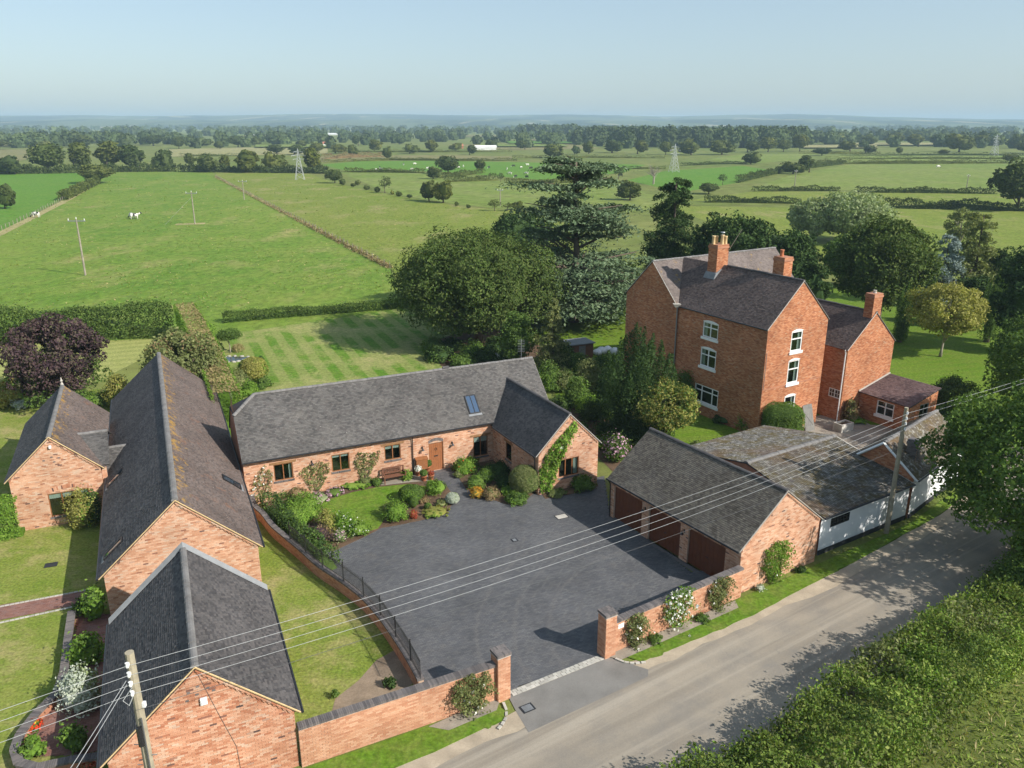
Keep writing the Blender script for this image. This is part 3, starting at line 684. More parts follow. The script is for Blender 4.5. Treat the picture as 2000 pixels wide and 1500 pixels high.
downpipe(bung, [fb.P(16.42, -.05, fb.ze-.05), fb.P(16.42, .12, fb.ze-.35), fb.P(16.42, .14, 0)])
roof_window(b_['roof'], b_['O0'], b_['S0'], b_['T0'], b_['n0'], 14.78, 15.58, .84, 2.26)
q = MB(); q.box(13.9, 14.35, slb-.05, slb+.12, .05, .16, lambda s, t_, h: b_['O0']+b_['S0']*s+b_['T0']*t_+b_['n0']*h); q.build('ridge_vent', M['ridge_dark'], b_['roof'])
def wall_lamp(parent, wl, s, z, mat='black_metal'):
    T = wl.T; q = MB(); q.box(s-.04, s+.04, 0.011, .04, z-.06, z+.12, T); q.tube([T(s, .03, z+.08), T(s, .17, z+.13), T(s, .2, z+.05)], .015, 5)
    c = T(s, .2, z-.10); q.lathe([(.11, 0), (.10, .03), (.04, .12), (.02, .16)], c, 8); return q.build('wall_lamp', M[mat], parent)
for s, z in ((11.16, 1.80), (13.25, 1.80), (4.02, 2.12)): wall_lamp(bung, wl, s, z)
q = MB(); q.box(10.66, 11.42, .012, .30, .42, 1.10, wl.T); q.hexa([wl.T(10.62, .012, 1.10), wl.T(11.46, .012, 1.10), wl.T(11.46, .34, 1.10), wl.T(10.62, .34, 1.10), wl.T(10.62, .012, 1.24), wl.T(11.46, .012, 1.24), wl.T(11.46, .34, 1.15), wl.T(10.62, .34, 1.15)])
mbx = q.build('meter_cupboard', M['oak_frame'], bung)
# wing
def wing_end(v, z, target):
    lo, hi = 0., 14.
    for _ in range(50):
        m = (lo+hi)/2
        if fb.loc(fwg.P(m, v))[1] < target(z): lo = m
        else: hi = m
    return lo
vb = lambda z: max(.0, 3.3*(z-fb.ze)/(fb.zr-fb.ze))
uR = wing_end(fwg.W/2, fwg.zr, vb)+.05; u1 = wing_end(fwg.W, fwg.ze, vb); u0 = wing_end(0, fwg.ze, vb)
fwg.L = uR; slw = math.hypot(fwg.W/2, fwg.zr-fwg.ze)
wh = [(1.46, 2.96, .86, 2.08)]
w_ = gabled(bung, fwg, 'tile_dark', 'tile_dark', 'ridge_dark', {'g0': wh, 's1': [(uR-.12-4.3, uR-.12-3.5, .9, 2.1)]}, tiles=(True, True), poly0=[(0, 0), (u0, 0), (uR, slw), (0, slw)], poly1=[(uR-u1, 0), (uR, 0), (uR, slw), (0, slw)])
window(bung, w_['g0'][0], wh[0], 3, lintel='arch', arch=.12, curtain=[(.78, .97)])
window(bung, w_['s1'][0], (uR-.12-4.3, uR-.12-3.5, .9, 2.1), 1, lintel='beam')
for v, u in ((0, 0), (fwg.W, 0)): verge(w_['roof'], fwg.P(-.01, v, fwg.ze), fwg.P(-.01, fwg.W/2, fwg.zr))
verge(b_['roof'], fb.P(Lb, 0, fb.ze), fb.P(Lb, 3.3, fb.zr))
gutter(bung, fwg.P(.0, fwg.W+.07, fwg.ze-.02), fwg.P(u1-.3, fwg.W+.07, fwg.ze-.02))
downpipe(bung, [fwg.P(.35, fwg.W+.05, fwg.ze-.05), fwg.P(.35, fwg.W-.12, fwg.ze-.3), fwg.P(.35, fwg.W-.15, 0)])
q = MB(); q.box(1.45, 1.7, .012, .13, 2.85, 3.0, w_['g0'][0].T); q.build('flood_light', M['white_plastic'], bung)
# television aerial
q = MB(); p = fb.P(Lb-.6, 3.9, 0); q.tube([(p.x, p.y, fb.zr-.6), (p.x, p.y, fb.zr+1.3)], .02, 5); 
for i in range(8): q.tube([(p.x-.25, p.y, fb.zr+.35+i*.12), (p.x+.25, p.y, fb.zr+.35+i*.12)], .012, 4)
q.build('television_aerial', M['grey_metal'], bung)

# ------------------------------------------------------------------ triple garage
fg = Fr(16.18, 37.31, 122.71, 9.97, 6.26, 2.46, 4.90)
gar = thing('triple_garage', 'triple garage of pale brick with brown doors and dark tiled roof', 'garage', fg.P(5, 3))
s_of = lambda u: fg.L-.06-u
gd = [(s_of(9.55), s_of(7.15), .0, 2.12), (s_of(6.58), s_of(4.14), .0, 2.12), (s_of(3.56), s_of(1.03), .0, 2.12)]
g_ = gabled(gar, fg, 'tile_garage', 'tile_garage', 'ridge_dark', {'g0': [], 's1': gd, 'g1': 'plain', 's0': 'plain'}, tiles=(False, True))
for h in gd:
    T = g_['s1'][0].T; mb = MB(); n = 9
    for i in range(n):
        x0 = h[0]+(h[1]-h[0])*i/n; x1 = h[0]+(h[1]-h[0])*(i+1)/n; mb.box(x0, x1-.012, -.16, -.11+random.uniform(-.003, .003), .02, 2.10, T)
    d_ = mb.build('garage_door', M['garage_door'], gar)
    q = MB(); m = (h[0]+h[1])/2; q.tube([T(m-.08, -.09, .95), T(m+.08, -.09, .95)], .018, 5); q.build('handle', M['black_metal'], d_)
    q = MB(); q.box(h[0], h[1], -.30, -.17, 0, 2.12, T); q.build('door_frame', M['garage_door'], d_)
for s in (s_of(6.87), s_of(3.85)): wall_lamp(gar, g_['s1'][0], s, 1.75)
gutter(gar, fg.P(-.02, fg.W+.07, fg.ze-.02), fg.P(fg.L+.02, fg.W+.07, fg.ze-.02))
downpipe(gar, [fg.P(fg.L-.15, fg.W+.05, fg.ze-.05), fg.P(fg.L-.15, fg.W-.12, fg.ze-.3), fg.P(fg.L-.15, fg.W-.15, 0)])
for v in (0, fg.W): verge(g_['roof'], fg.P(-.01, v, fg.ze), fg.P(-.01, fg.W/2, fg.zr))
q = MB(); q.box(-.02, fg.L-.0, .22, .52, .012, .03, lambda s, d_, z: g_['s1'][0].T(s, d_-.2, z)); q.build('threshold', M['coping'], gar)

# ------------------------------------------------------------------ barns on the near side
fB = Fr(-12.26, 34.85, 114.25, 27.31, 7.24, 2.24, 5.49)
barn = thing('long_barn', 'long brick barn with lichen-streaked brown tiled roof and pale ridge', 'barn', fB.P(12, 3.6))
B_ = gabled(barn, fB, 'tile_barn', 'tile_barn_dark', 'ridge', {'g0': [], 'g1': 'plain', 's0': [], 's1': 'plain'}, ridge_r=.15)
def slope_win(R, side, fr, u0, u1, v0, v1, panes=1):
    if side == 0: O, S, T, n = R['O0'], R['S0'], R['T0'], R['n0']; s0, s1 = u0, u1; f = R['sl']/(fr.W/2); t0, t1 = v0*f, v1*f
    else: O, S, T, n = R['O1'], R['S1'], R['T1'], R['n1']; s0, s1 = fr.L-u1, fr.L-u0; f = R['sl']/(fr.W/2); t0, t1 = (fr.W-v1)*f, (fr.W-v0)*f
    return roof_window(R['roof'], O, S, T, n, s0, s1, t0, t1, panes)
slope_win(B_, 0, fB, 6.55, 7.3, .25, 1.15); slope_win(B_, 1, fB, 10.1, 10.75, 6.15, 7.1); slope_win(B_, 1, fB, 1.25, 1.75, 6.1, 7.0)
# gablet on the shaded slope
gu, gw, gz = 13.55, 1.45, 3.25; ve = fB.W+.05
vt = fB.W-(gz-fB.ze)/(fB.zr-fB.ze)*fB.W/2
R0, R1 = fB.P(gu+.75, ve, gz), fB.P(gu+.75, vt-.1, gz); Ea, Eb = fB.P(gu-.75, ve, fB.ze+.02), fB.P(gu+2.25, ve, fB.ze+.02)
mb = MB(); slab(mb, [Ea, R1, R0]); slab(mb, [R0, R1, Eb]); gb = mb.build('gablet_roof', M['sheet'], barn)
S_ = (R1-R0).normalized(); 
T_ = (R0-Ea)-S_*((R0-Ea).dot(S_)); tl = T_.length; T_.normalize(); e0 = (Ea-R0).dot(S_)
O_ = R1; S2 = -S_; ln_ = (R1-R0).length
plane_tiles(gb, Ea, S_, T_, [(0, 0), (.06, 0), (ln_, tl), (0, tl)], 'tile_grey')
ridge_tiles(gb, R0, R1, 'ridge')
for v in (0, fB.W): verge(B_['roof'], fB.P(-.01, v, fB.ze), fB.P(-.01, fB.W/2, fB.zr), 'pot_buff')
gutter(barn, fB.P(-.02, -.07, fB.ze-.02), fB.P(fB.L, -.07, fB.ze-.02)); gutter(barn, fB.P(-.02, fB.W+.07, fB.ze-.02), fB.P(fB.L, fB.W+.07, fB.ze-.02))
fN = Fr(-7.44, 23.14, 113.81, 8.4, 6.33, 2.34, 5.19)
near = thing('roadside_barn', 'lower brick barn with grey tiled roof beside the telegraph pole', 'barn', fN.P(4, 3))
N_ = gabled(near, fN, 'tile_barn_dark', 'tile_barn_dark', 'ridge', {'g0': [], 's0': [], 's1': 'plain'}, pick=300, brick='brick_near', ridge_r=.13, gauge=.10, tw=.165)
for v in (0, fN.W): verge(N_['roof'], fN.P(-.01, v, fN.ze), fN.P(-.01, fN.W/2, fN.zr), 'pot_buff')
for v in (0, fN.W):   # stepped lead where the roof meets the taller gable
    q = MB(); 
    P0, P1 = fN.P(fN.L-.0, v, fN.ze+.06), fN.P(fN.L-.0, fN.W/2, fN.zr+.06); d_ = P1-P0; n = 26
    for i in range(n):
        a = P0+d_*(i/n); b = P0+d_*((i+1)/n); q.hexa([a+fN.u*-.12, b+fN.u*-.12, b, a, a+fN.u*-.1+Vector((0, 0, .05)), b+fN.u*-.1+Vector((0, 0, .05)), b+Vector((0, 0, .22)), a+Vector((0, 0, .22))])
    q.build('flashing', M['lead'], N_['roof'])
gutter(near, fN.P(-.02, -.07, fN.ze-.02), fN.P(fN.L, -.07, fN.ze-.02)); gutter(near, fN.P(-.02, fN.W+.07, fN.ze-.02), fN.P(fN.L, fN.W+.07, fN.ze-.02))
T = N_['g0'][0].T; mid = N_['ln']['g0']/2
q = MB(); q.box(mid+.02, mid+.24, .012, .09, 3.66, 3.92, T); q.box(mid+.05, mid+.21, .09, .11, 3.70, 3.88, T); q.build('alarm_box', M['white_plastic'], near)
q = MB()
for i, (x, z) in enumerate(((-.35, 4.2), (-.05, 4.35), (.25, 4.2), (-.1, 4.05), (.42, 4.05), (-.42, 3.9))): q.box(mid+x, mid+x+.11, .012, .02, z, z+.065, T)
q.build('vent_brick', M['coping'], near)
q = MB(); q.tube([T(mid+.05, .02, 4.9), T(mid+.5, .02, 3.2), T(mid+.95, .02, 1.6), T(mid+1.0, .02, 0)], .008, 4); q.build('cable', M['wire_dark'], near)
fL = Fr(-23.53, 42.38, 114.28, 10.23, 5.02, 3.06, 5.41)
lef = thing('brick_annexe', 'small brick annexe with arched window and steep tiled roof with finial', 'annexe', fL.P(5, 2.5))
lh = [(fL.W-.22-3.1, fL.W-.22-1.0, .56, 2.0)]
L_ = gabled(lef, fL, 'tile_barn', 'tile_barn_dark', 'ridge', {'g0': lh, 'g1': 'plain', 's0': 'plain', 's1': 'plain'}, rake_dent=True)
window(lef, L_['g0'][0], lh[0], 3, lintel='arch', arch=.2, blind=.25)
for v in (0, fL.W): verge(L_['roof'], fL.P(-.01, v, fL.ze), fL.P(-.01, fL.W/2, fL.zr), 'pot_buff')
q = MB(); p = fL.P(fL.L-.1, fL.W/2, fL.zr+.05); q.lathe([(.10, 0), (.08, .1), (.03, .16), (.09, .26), (.05, .36), (.02, .5)], p, 8); q.build('finial', M['cement'], L_['roof'])
q = MB(); T = L_['g0'][0].T; m = L_['ln']['g0']/2; q.box(m-.06, m+.06, .012, .16, 4.75, 4.9, T); q.build('flood_light', M['white_plastic'], lef)
q = MB()
for x, z in ((-.5, 4.0), (-.1, 4.15), (.25, 4.05), (0, 3.85)): q.box(m+x, m+x+.12, .012, .02, z, z+.07, T)
q.build('vent_brick', M['coping'], lef)
# link roof between annexe and long barn
la, lb, zl = 1.2, 4.6, 4.3
uu, vv = fL.loc(fB.P(8, fB.W))
Pm = lambda u, v, z: fL.P(u, v, z)
mb = MB(); vR = fB.loc(fL.P(3, 0))[1]; dv = (vR-fB.W)
E0, E1 = Pm(.3, .4, fL.ze+.12), Pm(.3, -dv-.3, fL.ze+.12); K0, K1 = Pm(3.0, 1.4, zl), Pm(3.0, -dv-.3, zl); X0, X1 = Pm(5.7, .4, fL.ze+.12), Pm(5.7, -dv-.3, fL.ze+.12)
slab(mb, [E0, E1, K1, K0]); slab(mb, [K0, K1, X1, X0]); lk = mb.build('link_roof', M['sheet'], lef)
S_ = (E1-E0).normalized(); T_ = (K1-E1); tl = T_.length; T_.normalize(); ll = (E1-E0).length
plane_tiles(lk, E0, S_, T_, [(0, 0), (ll, 0), (ll, tl), (-.9, tl)], 'tile_grey'); ridge_tiles(lk, K0, K1, 'ridge')
brick_wall(lef, Pm(.5, .3, 0), Pm(.5, -dv-.1, 0), [(0, 0), (dv+.4, 0), (dv+.4, fL.ze), (0, fL.ze)])

# ------------------------------------------------------------------ three-storey farmhouse
fH = Fr(23.6, 57.92, 121.07, 12.4, 6.58, 8.2, 11.4); f2 = Fr(0, 0, 31.07, 14.4, 6.5, 8.2, 11.35)
hou = thing('farmhouse', 'tall three-storey red brick farmhouse with white sash windows and chimneys', 'house', fH.P(6, 3))
f2.o = fH.P(9.15, 6.68)
slh = math.hypot(fH.W/2, fH.zr-fH.ze); LH = fH.L
hs = lambda u: LH-.06-u
H1 = [(hs(6.35), hs(4.75), 6.35, 7.55), (hs(6.4), hs(4.75), 4.0, 5.45), (hs(6.75), hs(4.2), 1.05, 2.45)]
gs = lambda v: fH.W-.1-v
H0 = [(gs(3.95), gs(2.75), 6.2, 7.7), (gs(3.95), gs(2.75), 3.75, 5.5), (gs(3.95), gs(2.75), 1.0, 2.75)]
h_ = gabled(hou, fH, 'tile_house', 'tile_house', 'ridge_dark', {'g0': H0, 's0': 'plain', 's1': H1}, ov=.1, brick='brick_old', mortar='mortar_old', tiles=(False, True), dent=False,
            poly1=[(LH-9.15, 0), (LH, 0), (LH, slh), (0, slh)], ridge_ends=(0, 7.4), poly_off=.05)
wl1 = h_['s1'][0]; wl0 = h_['g0'][0]
for i, h in enumerate(H1[:2]): window(hou, wl1, h, 2, .66, 'white_paint', 'white', 'white', fw=.085, curtain=[(.0, .22)])
window(hou, wl1, H1[2], [0, .3, .74, 1], .68, 'white_paint', 'white', fw=.085)
for h in H0: window(hou, wl0, h, 1, .62, 'white_paint', 'white', 'white', fw=.09, curtain=[(.0, .28), (.72, 1)])
r2 = gabled(hou, f2, 'tile_house2', 'tile_house2', 'ridge', {'g0': [], 'g1': 'plain', 's0': 'plain', 's1': 'plain'}, ov=.1, brick='brick_old', mortar='mortar_old', tiles=(True, False), dent=False, poly_off=.05)
for v in (0, f2.W): verge(r2['roof'], f2.P(-.01, v, f2.ze), f2.P(-.01, f2.W/2, f2.zr))
for v in (0, fH.W): verge(h_['roof'], fH.P(-.01, v, fH.ze), fH.P(-.01, fH.W/2, fH.zr))
downpipe(hou, [fH.P(9.2, fH.W+.1, fH.ze+.1), fH.P(9.2, fH.W+.05, fH.ze-.3), fH.P(9.2, fH.W, 0)], 'grey_metal', .05)
q = MB(); c = fH.P(9.2, fH.W+.12, fH.ze); q.hexa([c+Vector((-.15, -.12, -.1)), c+Vector((.15, -.12, -.1)), c+Vector((.15, .12, -.1)), c+Vector((-.15, .12, -.1)), c+Vector((-.3, -.25, .18)), c+Vector((.3, -.25, .18)), c+Vector((.3, .25, .18)), c+Vector((-.3, .25, .18))]); q.build('rain_hopper', M['cement'], hou)
gutter(hou, fH.P(0, fH.W+.06, fH.ze-.02), fH.P(9.1, fH.W+.06, fH.ze-.02))
q = MB(); q.box(.02, wl0.len-.02, .012, .035, 3.66, 3.74, wl0.T); q.build('string_course', M['brick_plain'], hou)
q = MB(); q.tube([wl0.T(.1, .03, 6.5), wl0.T(.1, .03, 3.76)], .02, 4); q.build('cable', M['grey_metal'], hou)
ch1 = chimney(hou, fH.P(8.25, 3.55), fH.u, fH.v, .95, 1.2, 10.2, 12.95, pots=((-.25, -.42, .62, .13), (-.25, -.05, .75, .14), (.2, .1, .62, .13), (.15, .48, .66, .14)))
q = MB(); c = fH.P(8.25, 3.55); 
P_ = lambda x, y, z: c+fH.u*x+fH.v*y+Vector((0, 0, z))
q.hexa([P_(-.6, -.2, 11.05), P_(.58, -.2, 11.05), P_(.58, .9, 10.35), P_(-.6, .9, 10.35), P_(-.58, -.2, 11.25), P_(.56, -.2, 11.25), P_(.56, .70, 10.80), P_(-.58, .70, 10.80)]); q.build('flashing', M['lead'], ch1)
q = MB(); q.lathe([(.16, 0), (.02, .03), (.02, .16), (.19, .17), (.15, .22)], fH.P(8.0, 3.5, 13.74), 8); q.build('cowl', M['grey_metal'], ch1)
q = MB(); q.tube([fH.P(7.8, 3.0, 12.4), fH.P(7.0, 2.5, 14.2)], .025, 5); q.build('aerial', M['bark_pale'], ch1)
ch2 = chimney(hou, fH.P(2.85, 2.35), fH.u, fH.v, 1.0, .9, 9.6, 12.6, pots=((.1, .1, .5, .15),), pot_mat='terracotta')
fE = Fr(30.29, 61.02, 120.9, 7.6, 5.79, 5.73, 8.35)
es = lambda u: fE.L-.06-u
eh = [(es(1.25), es(.2), 1.75, 2.45)]
e_ = gabled(hou, fE, 'tile_house', 'tile_house', 'ridge_dark', {'g0': [], 's0': 'plain', 's1': eh}, ov=.1, brick='brick_old', mortar='mortar_old', tiles=(False, True), dent=False, poly_off=.05)
window(hou, e_['s1'][0], eh[0], 2, None, 'white_paint', None, None, fw=.06, bars=(2, 2), back=.05)
downpipe(hou, [fE.P(.15, fE.W+.08, fE.ze), fE.P(.15, fE.W, fE.ze-.3), fE.P(.15, fE.W, 0)], 'white_paint', .045)
for v in (0, fE.W): verge(e_['roof'], fE.P(-.01, v, fE.ze), fE.P(-.01, fE.W/2, fE.zr))
chimney(hou, fE.P(.42, 2.9), fE.u, fE.v, .75, 1.0, 7.2, 9.7, pots=((0, 0, .22, .13),), pot_mat='cement')
# porch: lean-to against the extension's gable
pq = lambda u, v, z: fE.P(u, v, z)
lo, hi = pq(.0, 3.75, 2.12), pq(.0, .1, 3.02); lo2, hi2 = pq(-4.35, 3.75, 2.12), pq(-4.35, .1, 3.02)
mb = MB(); slab(mb, [lo, lo2, hi2, hi]); pr = mb.build('porch_roof', M['sheet'], hou)
T_ = (hi-lo); tl = T_.length; plane_tiles(pr, lo, -fE.u, T_, [(0, 0), (4.35, 0), (4.35, tl), (0, tl)], 'tile_porch')
q = MB(); q.tube([lo+Vector((0, 0, .05)), hi+Vector((0, 0, .05))], .07, 4); q.build('flashing', M['cement'], pr)
ph = [(1.55, 3.0, .75, 1.9)]
wlp, _ = brick_wall(hou, pq(.0, 3.55, 0), pq(-4.2, 3.55, 0), [(0, 0), (4.2, 0), (4.2, 2.08), (0, 2.08)], ph, 'brick_old', 'mortar_old')
window(hou, wlp, ph[0], 2, .6, 'white_paint', 'white', None, fw=.08)
ph2 = [(1.3, 2.4, .7, 2.0)]
wlq, _ = brick_wall(hou, pq(-4.2, 3.55, 0), pq(-4.2, .2, 0), [(0, 0), (3.35, 0), (3.35, 2.9), (0, 2.08)], ph2, 'brick_old', 'mortar_old')
window(hou, wlq, ph2[0], 2, None, 'grey_metal', None, None, fw=.06)

# ------------------------------------------------------------------ whitewashed outbuildings along the lane
fF = Fr(16.37, 37.62, 31.9, 7.9, 10.97, 2.34, 3.45)
out1 = thing('whitewashed_shed', 'low whitewashed shed with wide mossy tiled roof adjoining the garage', 'shed', fF.P(4, 5))
fh = [(.82, 2.42, 1.42, 1.98)]
def white_wall(root, A, B, h, holes=()):
    wl, w = brick_wall(root, A, B, [(0, .0), ((Vector(B)-Vector(A)).length, 0), ((Vector(B)-Vector(A)).length, h), (0, h)], holes, 'render_white', 'render_white')
    q = MB(); q.box(0, wl.len, 0.012, .05, 0, .28, wl.T); q.build('tarred_plinth', M['tar'], root); return wl
wlf = white_wall(out1, fF.P(.1, .22), fF.P(fF.L, .22), 2.36, fh)
window(out1, wlf, fh[0], 3, None, 'black_metal', None, None, fw=.035, bars=(2, 3), back=.05)
f_ = gabled(out1, fF, 'tile_moss', 'tile_moss', 'ridge', {'g1': 'plain', 's1': 'plain', 'g0': 'plain'}, gauge=.2, tw=.15, pan=.012, ridge_r=.17)
gutter(out1, fF.P(0, -.08, fF.ze-.03), fF.P(fF.L, -.08, fF.ze-.03))
q = MB(); q.tube([fF.P(fF.L+.02, fF.W, fF.ze-.03), fF.P(fF.L+.02, fF.W/2, fF.zr-.03), fF.P(fF.L+.02, 0, fF.ze-.03)], .06, 4); q.build('bargeboard', M['cement'], f_['roof'])
fG = Fr(23.30, 41.9, 43.0, 8.0, 4.3, 2.5, 4.25)
out2 = thing('whitewashed_stable', 'whitewashed outbuilding with mossy ridge roof and brick chimney beside the bend', 'outbuilding', fG.P(4, 2))
white_wall(out2, fG.P(0, .2), fG.P(fG.L, .2), 2.5)
o2 = gabled(out2, fG, 'tile_moss2', 'tile_moss2', 'ridge', {'g0': [], 'g1': 'plain', 's1': 'plain'}, gauge=.12, tw=.17, brick='brick_old', mortar='mortar_old', dent=False)
for v in (0, fG.W):
    q = MB(); a, b = fG.P(-.04, v, fG.ze-.05), fG.P(-.04, fG.W/2, fG.zr-.05); q.tube([a, b], .075, 4); q.build('bargeboard', M['white_paint'], o2['roof'])
chimney(out2, fG.P(1.5, 1.0), fG.u, fG.v, .5, .6, 3.0, 4.3, mat='coping', pots=())
gutter(out2, fG.P(0, -.08, fG.ze-.03), fG.P(fG.L, -.08, fG.ze-.03))
# ------------------------------------------------------------------ ground sheets
def sheet(name, pts, mat, z, kind='structure', px=True, edge=False, parent=None):
    P = [G(*p) if px else p for p in pts]
    a = sum(P[i][0]*P[(i+1) % len(P)][1]-P[(i+1) % len(P)][0]*P[i][1] for i in range(len(P)))
    if a < 0: P = P[::-1]
    mb = MB()
    if edge: mb.prism(P, 0, z)
    else: mb.poly([(x, y, z) for x, y in P])
    o = mb.build(name, M[mat], parent)
    if kind: o['kind'] = kind
    return o, P
mb = MB(); R = 26000.; mb.poly([(-R, -R, 0), (R, -R, 0), (R, R, 0), (-R, R, 0)]); mb.build('ground', M['ground'])['kind'] = 'structure'
def dense(pts, n=6):
    o = []
    for a, b in zip(pts, pts[1:]+pts[:1]): o += [(a[0]+(b[0]-a[0])*i/n, a[1]+(b[1]-a[1])*i/n) for i in range(n)]
    return o
FIELDS = [
 ('field', [(-420, 690), (-330, 560), (0, 455), (190, 355), (222, 336), (300, 333), (415, 334), (422, 346), (600, 440), (760, 522), (800, 600), (500, 645), (350, 660)], 'field_near', .02),
 ('field', [(424, 346), (420, 337), (600, 338), (655, 358), (760, 380), (900, 403), (1010, 412), (1130, 440), (1180, 560), (803, 600), (763, 522)], 'field_rough', .024),
 ('field', [(-500, 570), (-300, 345), (0, 339), (165, 338), (190, 353), (0, 453), (-330, 558)], 'field_bright', .028),
 ('field', [(628, 322), (700, 315), (830, 314), (1010, 317), (1262, 322), (1215, 338), (1060, 352), (870, 336), (760, 333), (675, 333)], 'field_bright', .05),
 ('field', [(665, 337), (830, 338), (870, 352), (1050, 356), (1190, 352), (1330, 402), (1140, 425), (1010, 410), (900, 401), (760, 378)], 'field_mid', .04),
 ('field', [(1462, 370), (1545, 342), (1660, 321), (1960, 318), (2300, 318), (2300, 375)], 'field_mid', .045),
 ('field', [(1340, 392), (1470, 374), (2300, 379), (2300, 407), (1700, 403)], 'field_rough', .035),
 ('field', [(1300, 334), (1450, 324), (1530, 336), (1440, 357), (1330, 376), (1225, 352)], 'field_bright', .042),
 ('field', [(1300, 402), (1700, 408), (2300, 412), (2300, 560), (1900, 560), (1500, 480)], 'field_rough', .03),
 ('field', [(1600, 304), (2300, 300), (2300, 316), (1640, 318)], 'field_mid', .06),
 ('field', [(330, 292), (480, 288), (640, 290), (640, 300), (480, 304), (335, 306)], 'field_pale', .1),
 ('field', [(-200, 294), (70, 292), (78, 306), (0, 322), (-300, 325)], 'field_tan', .1),
 ('field', [(620, 305), (830, 303), (1000, 305), (1000, 312), (700, 314), (622, 318)], 'field_tan', .07),
 ('field', [(870, 283), (1100, 280), (1180, 290), (1000, 294)], 'field_tan', .12),
 ('field', [(1380, 312), (1440, 302), (1600, 300), (1560, 312), (1470, 320)], 'field_mid', .08)]
for n, p, m, z in FIELDS: sheet(n, p, m, z)
# farther fields, one sheet each, among the tree belts
frng = random.Random(5)
for i in range(46):
    y0 = 22+frng.random()**1.2*24; py = 250.5+(i/46)**1.6*36
    px = frng.uniform(-150, 2150); w = frng.uniform(60, 210); hgt = 1.2+(py-250)*.12
    m = frng.choice(['field_pale', 'field_tan', 'field_tan', 'field_mid', 'field_mid', 'field_bright', 'field_pale'])
    sheet('field', [(px, py), (px+w, py+frng.uniform(-.4, .4)), (px+w+frng.uniform(-15, 15), py+hgt), (px+frng.uniform(-15, 15), py+hgt)], m, .3+.02*i)
sheet('track_verge', [(-60, 478), (0, 452), (130, 388), (190, 356), (196, 356), (140, 390), (10, 457), (-50, 486)], 'track', .036)
sheet('lawn', [(-90, 8), (-13, 8), (-13, 66), (-90, 66)], 'lawn_dry', .008, px=False)
sheet('lawn', [(-160, 690), (40, 668), (310, 650), (300, 690), (190, 745), (-160, 790)], 'lawn_pale', .012)
sheet('lawn', [(395, 632), (848, 592), (985, 650), (880, 735), (520, 790), (448, 815), (425, 720)], 'lawn_striped', .016)
sheet('lawn', [(4, 57), (14, 50), (60, 45), (85, 115), (2, 108)], 'lawn_bright', .010, px=False)
sheet('lawn', [(480, 985), (505, 1000), (560, 1060), (640, 1120), (760, 1235), (815, 1335), (590, 1470), (470, 1440)], 'lawn_dry', .014)
sheet('bare_soil', [(640, 1420), (655, 1365), (700, 1330), (735, 1290), (775, 1268), (815, 1330), (760, 1365), (690, 1400)], 'soil_pale', .018)
sheet('farmyard', [(1585, 815), (1650, 800), (1700, 830), (1800, 835), (1790, 880), (1740, 960), (1640, 900), (1500, 850)], 'yard', .016)
sheet('side_bed', [(1090, 800), (1130, 790), (1260, 850), (1270, 900), (1210, 935), (1175, 900)], 'soil', .016)
sheet('tree_bed', [(848, 668), (880, 655), (960, 640), (1120, 700), (1080, 760), (900, 735), (862, 715), (845, 690)], 'soil', .022)
# lane
near_e = [(-26, 8.5), (-12, 17.6), (-6, 21.3), (-.6, 24.7), (5.2, 28.3), (10, 31.4), (16.7, 35.5), (25.6, 42.0), (31, 47), (36, 54)]
far_e = [(-20, 4), (-6, 13.5), (0, 17.8), (9.8, 24.4), (18.3, 30.2), (25.3, 35.8), (32, 42.3), (38, 50)]
sheet('lane', near_e+far_e[::-1], 'asphalt', .02, px=False)
def offs(pl, d):
    o = []
    for i, p in enumerate(pl):
        a = pl[max(i-1, 0)]; b = pl[min(i+1, len(pl)-1)]; l = math.hypot(b[0]-a[0], b[1]-a[1]); o.append((p[0]-(b[1]-a[1])/l*d, p[1]+(b[0]-a[0])/l*d))
    return o
jag = lambda pl, a, k: [(x+random.uniform(-a, a), y+random.uniform(-a, a)) for x, y in [(pl[i][0]+(pl[i+1][0]-pl[i][0])*j/k, pl[i][1]+(pl[i+1][1]-pl[i][1])*j/k) for i in range(len(pl)-1) for j in range(k)]+[pl[-1]]]
sheet('dusty_edge', jag(offs(near_e, -.25), .13, 9)+jag(offs(near_e, .55), .1, 9)[::-1], 'verge_dust', .0255, px=False)
sheet('dusty_edge', jag(offs(far_e, -.4), .1, 9)+jag(offs(far_e, .25), .12, 9)[::-1], 'verge_dust', .0255, px=False)
pierL, pierR = Vector((-.45, 26.75, 0)), Vector((4.1, 29.45, 0))
gdir = (pierR-pierL).normalized(); gn = Vector((gdir.y, -gdir.x, 0))
a_ = [pierL+gdir*.3-gn*.1, pierR-gdir*.25-gn*.1, pierR+gdir*.9+gn*1.75, pierR+gdir*.6+gn*2.1, pierL-gdir*.1+gn*2.3, pierL+gdir*.05+gn*1.2]
sheet('drive_apron', [(p.x, p.y) for p in a_], 'apron', .030, px=False)
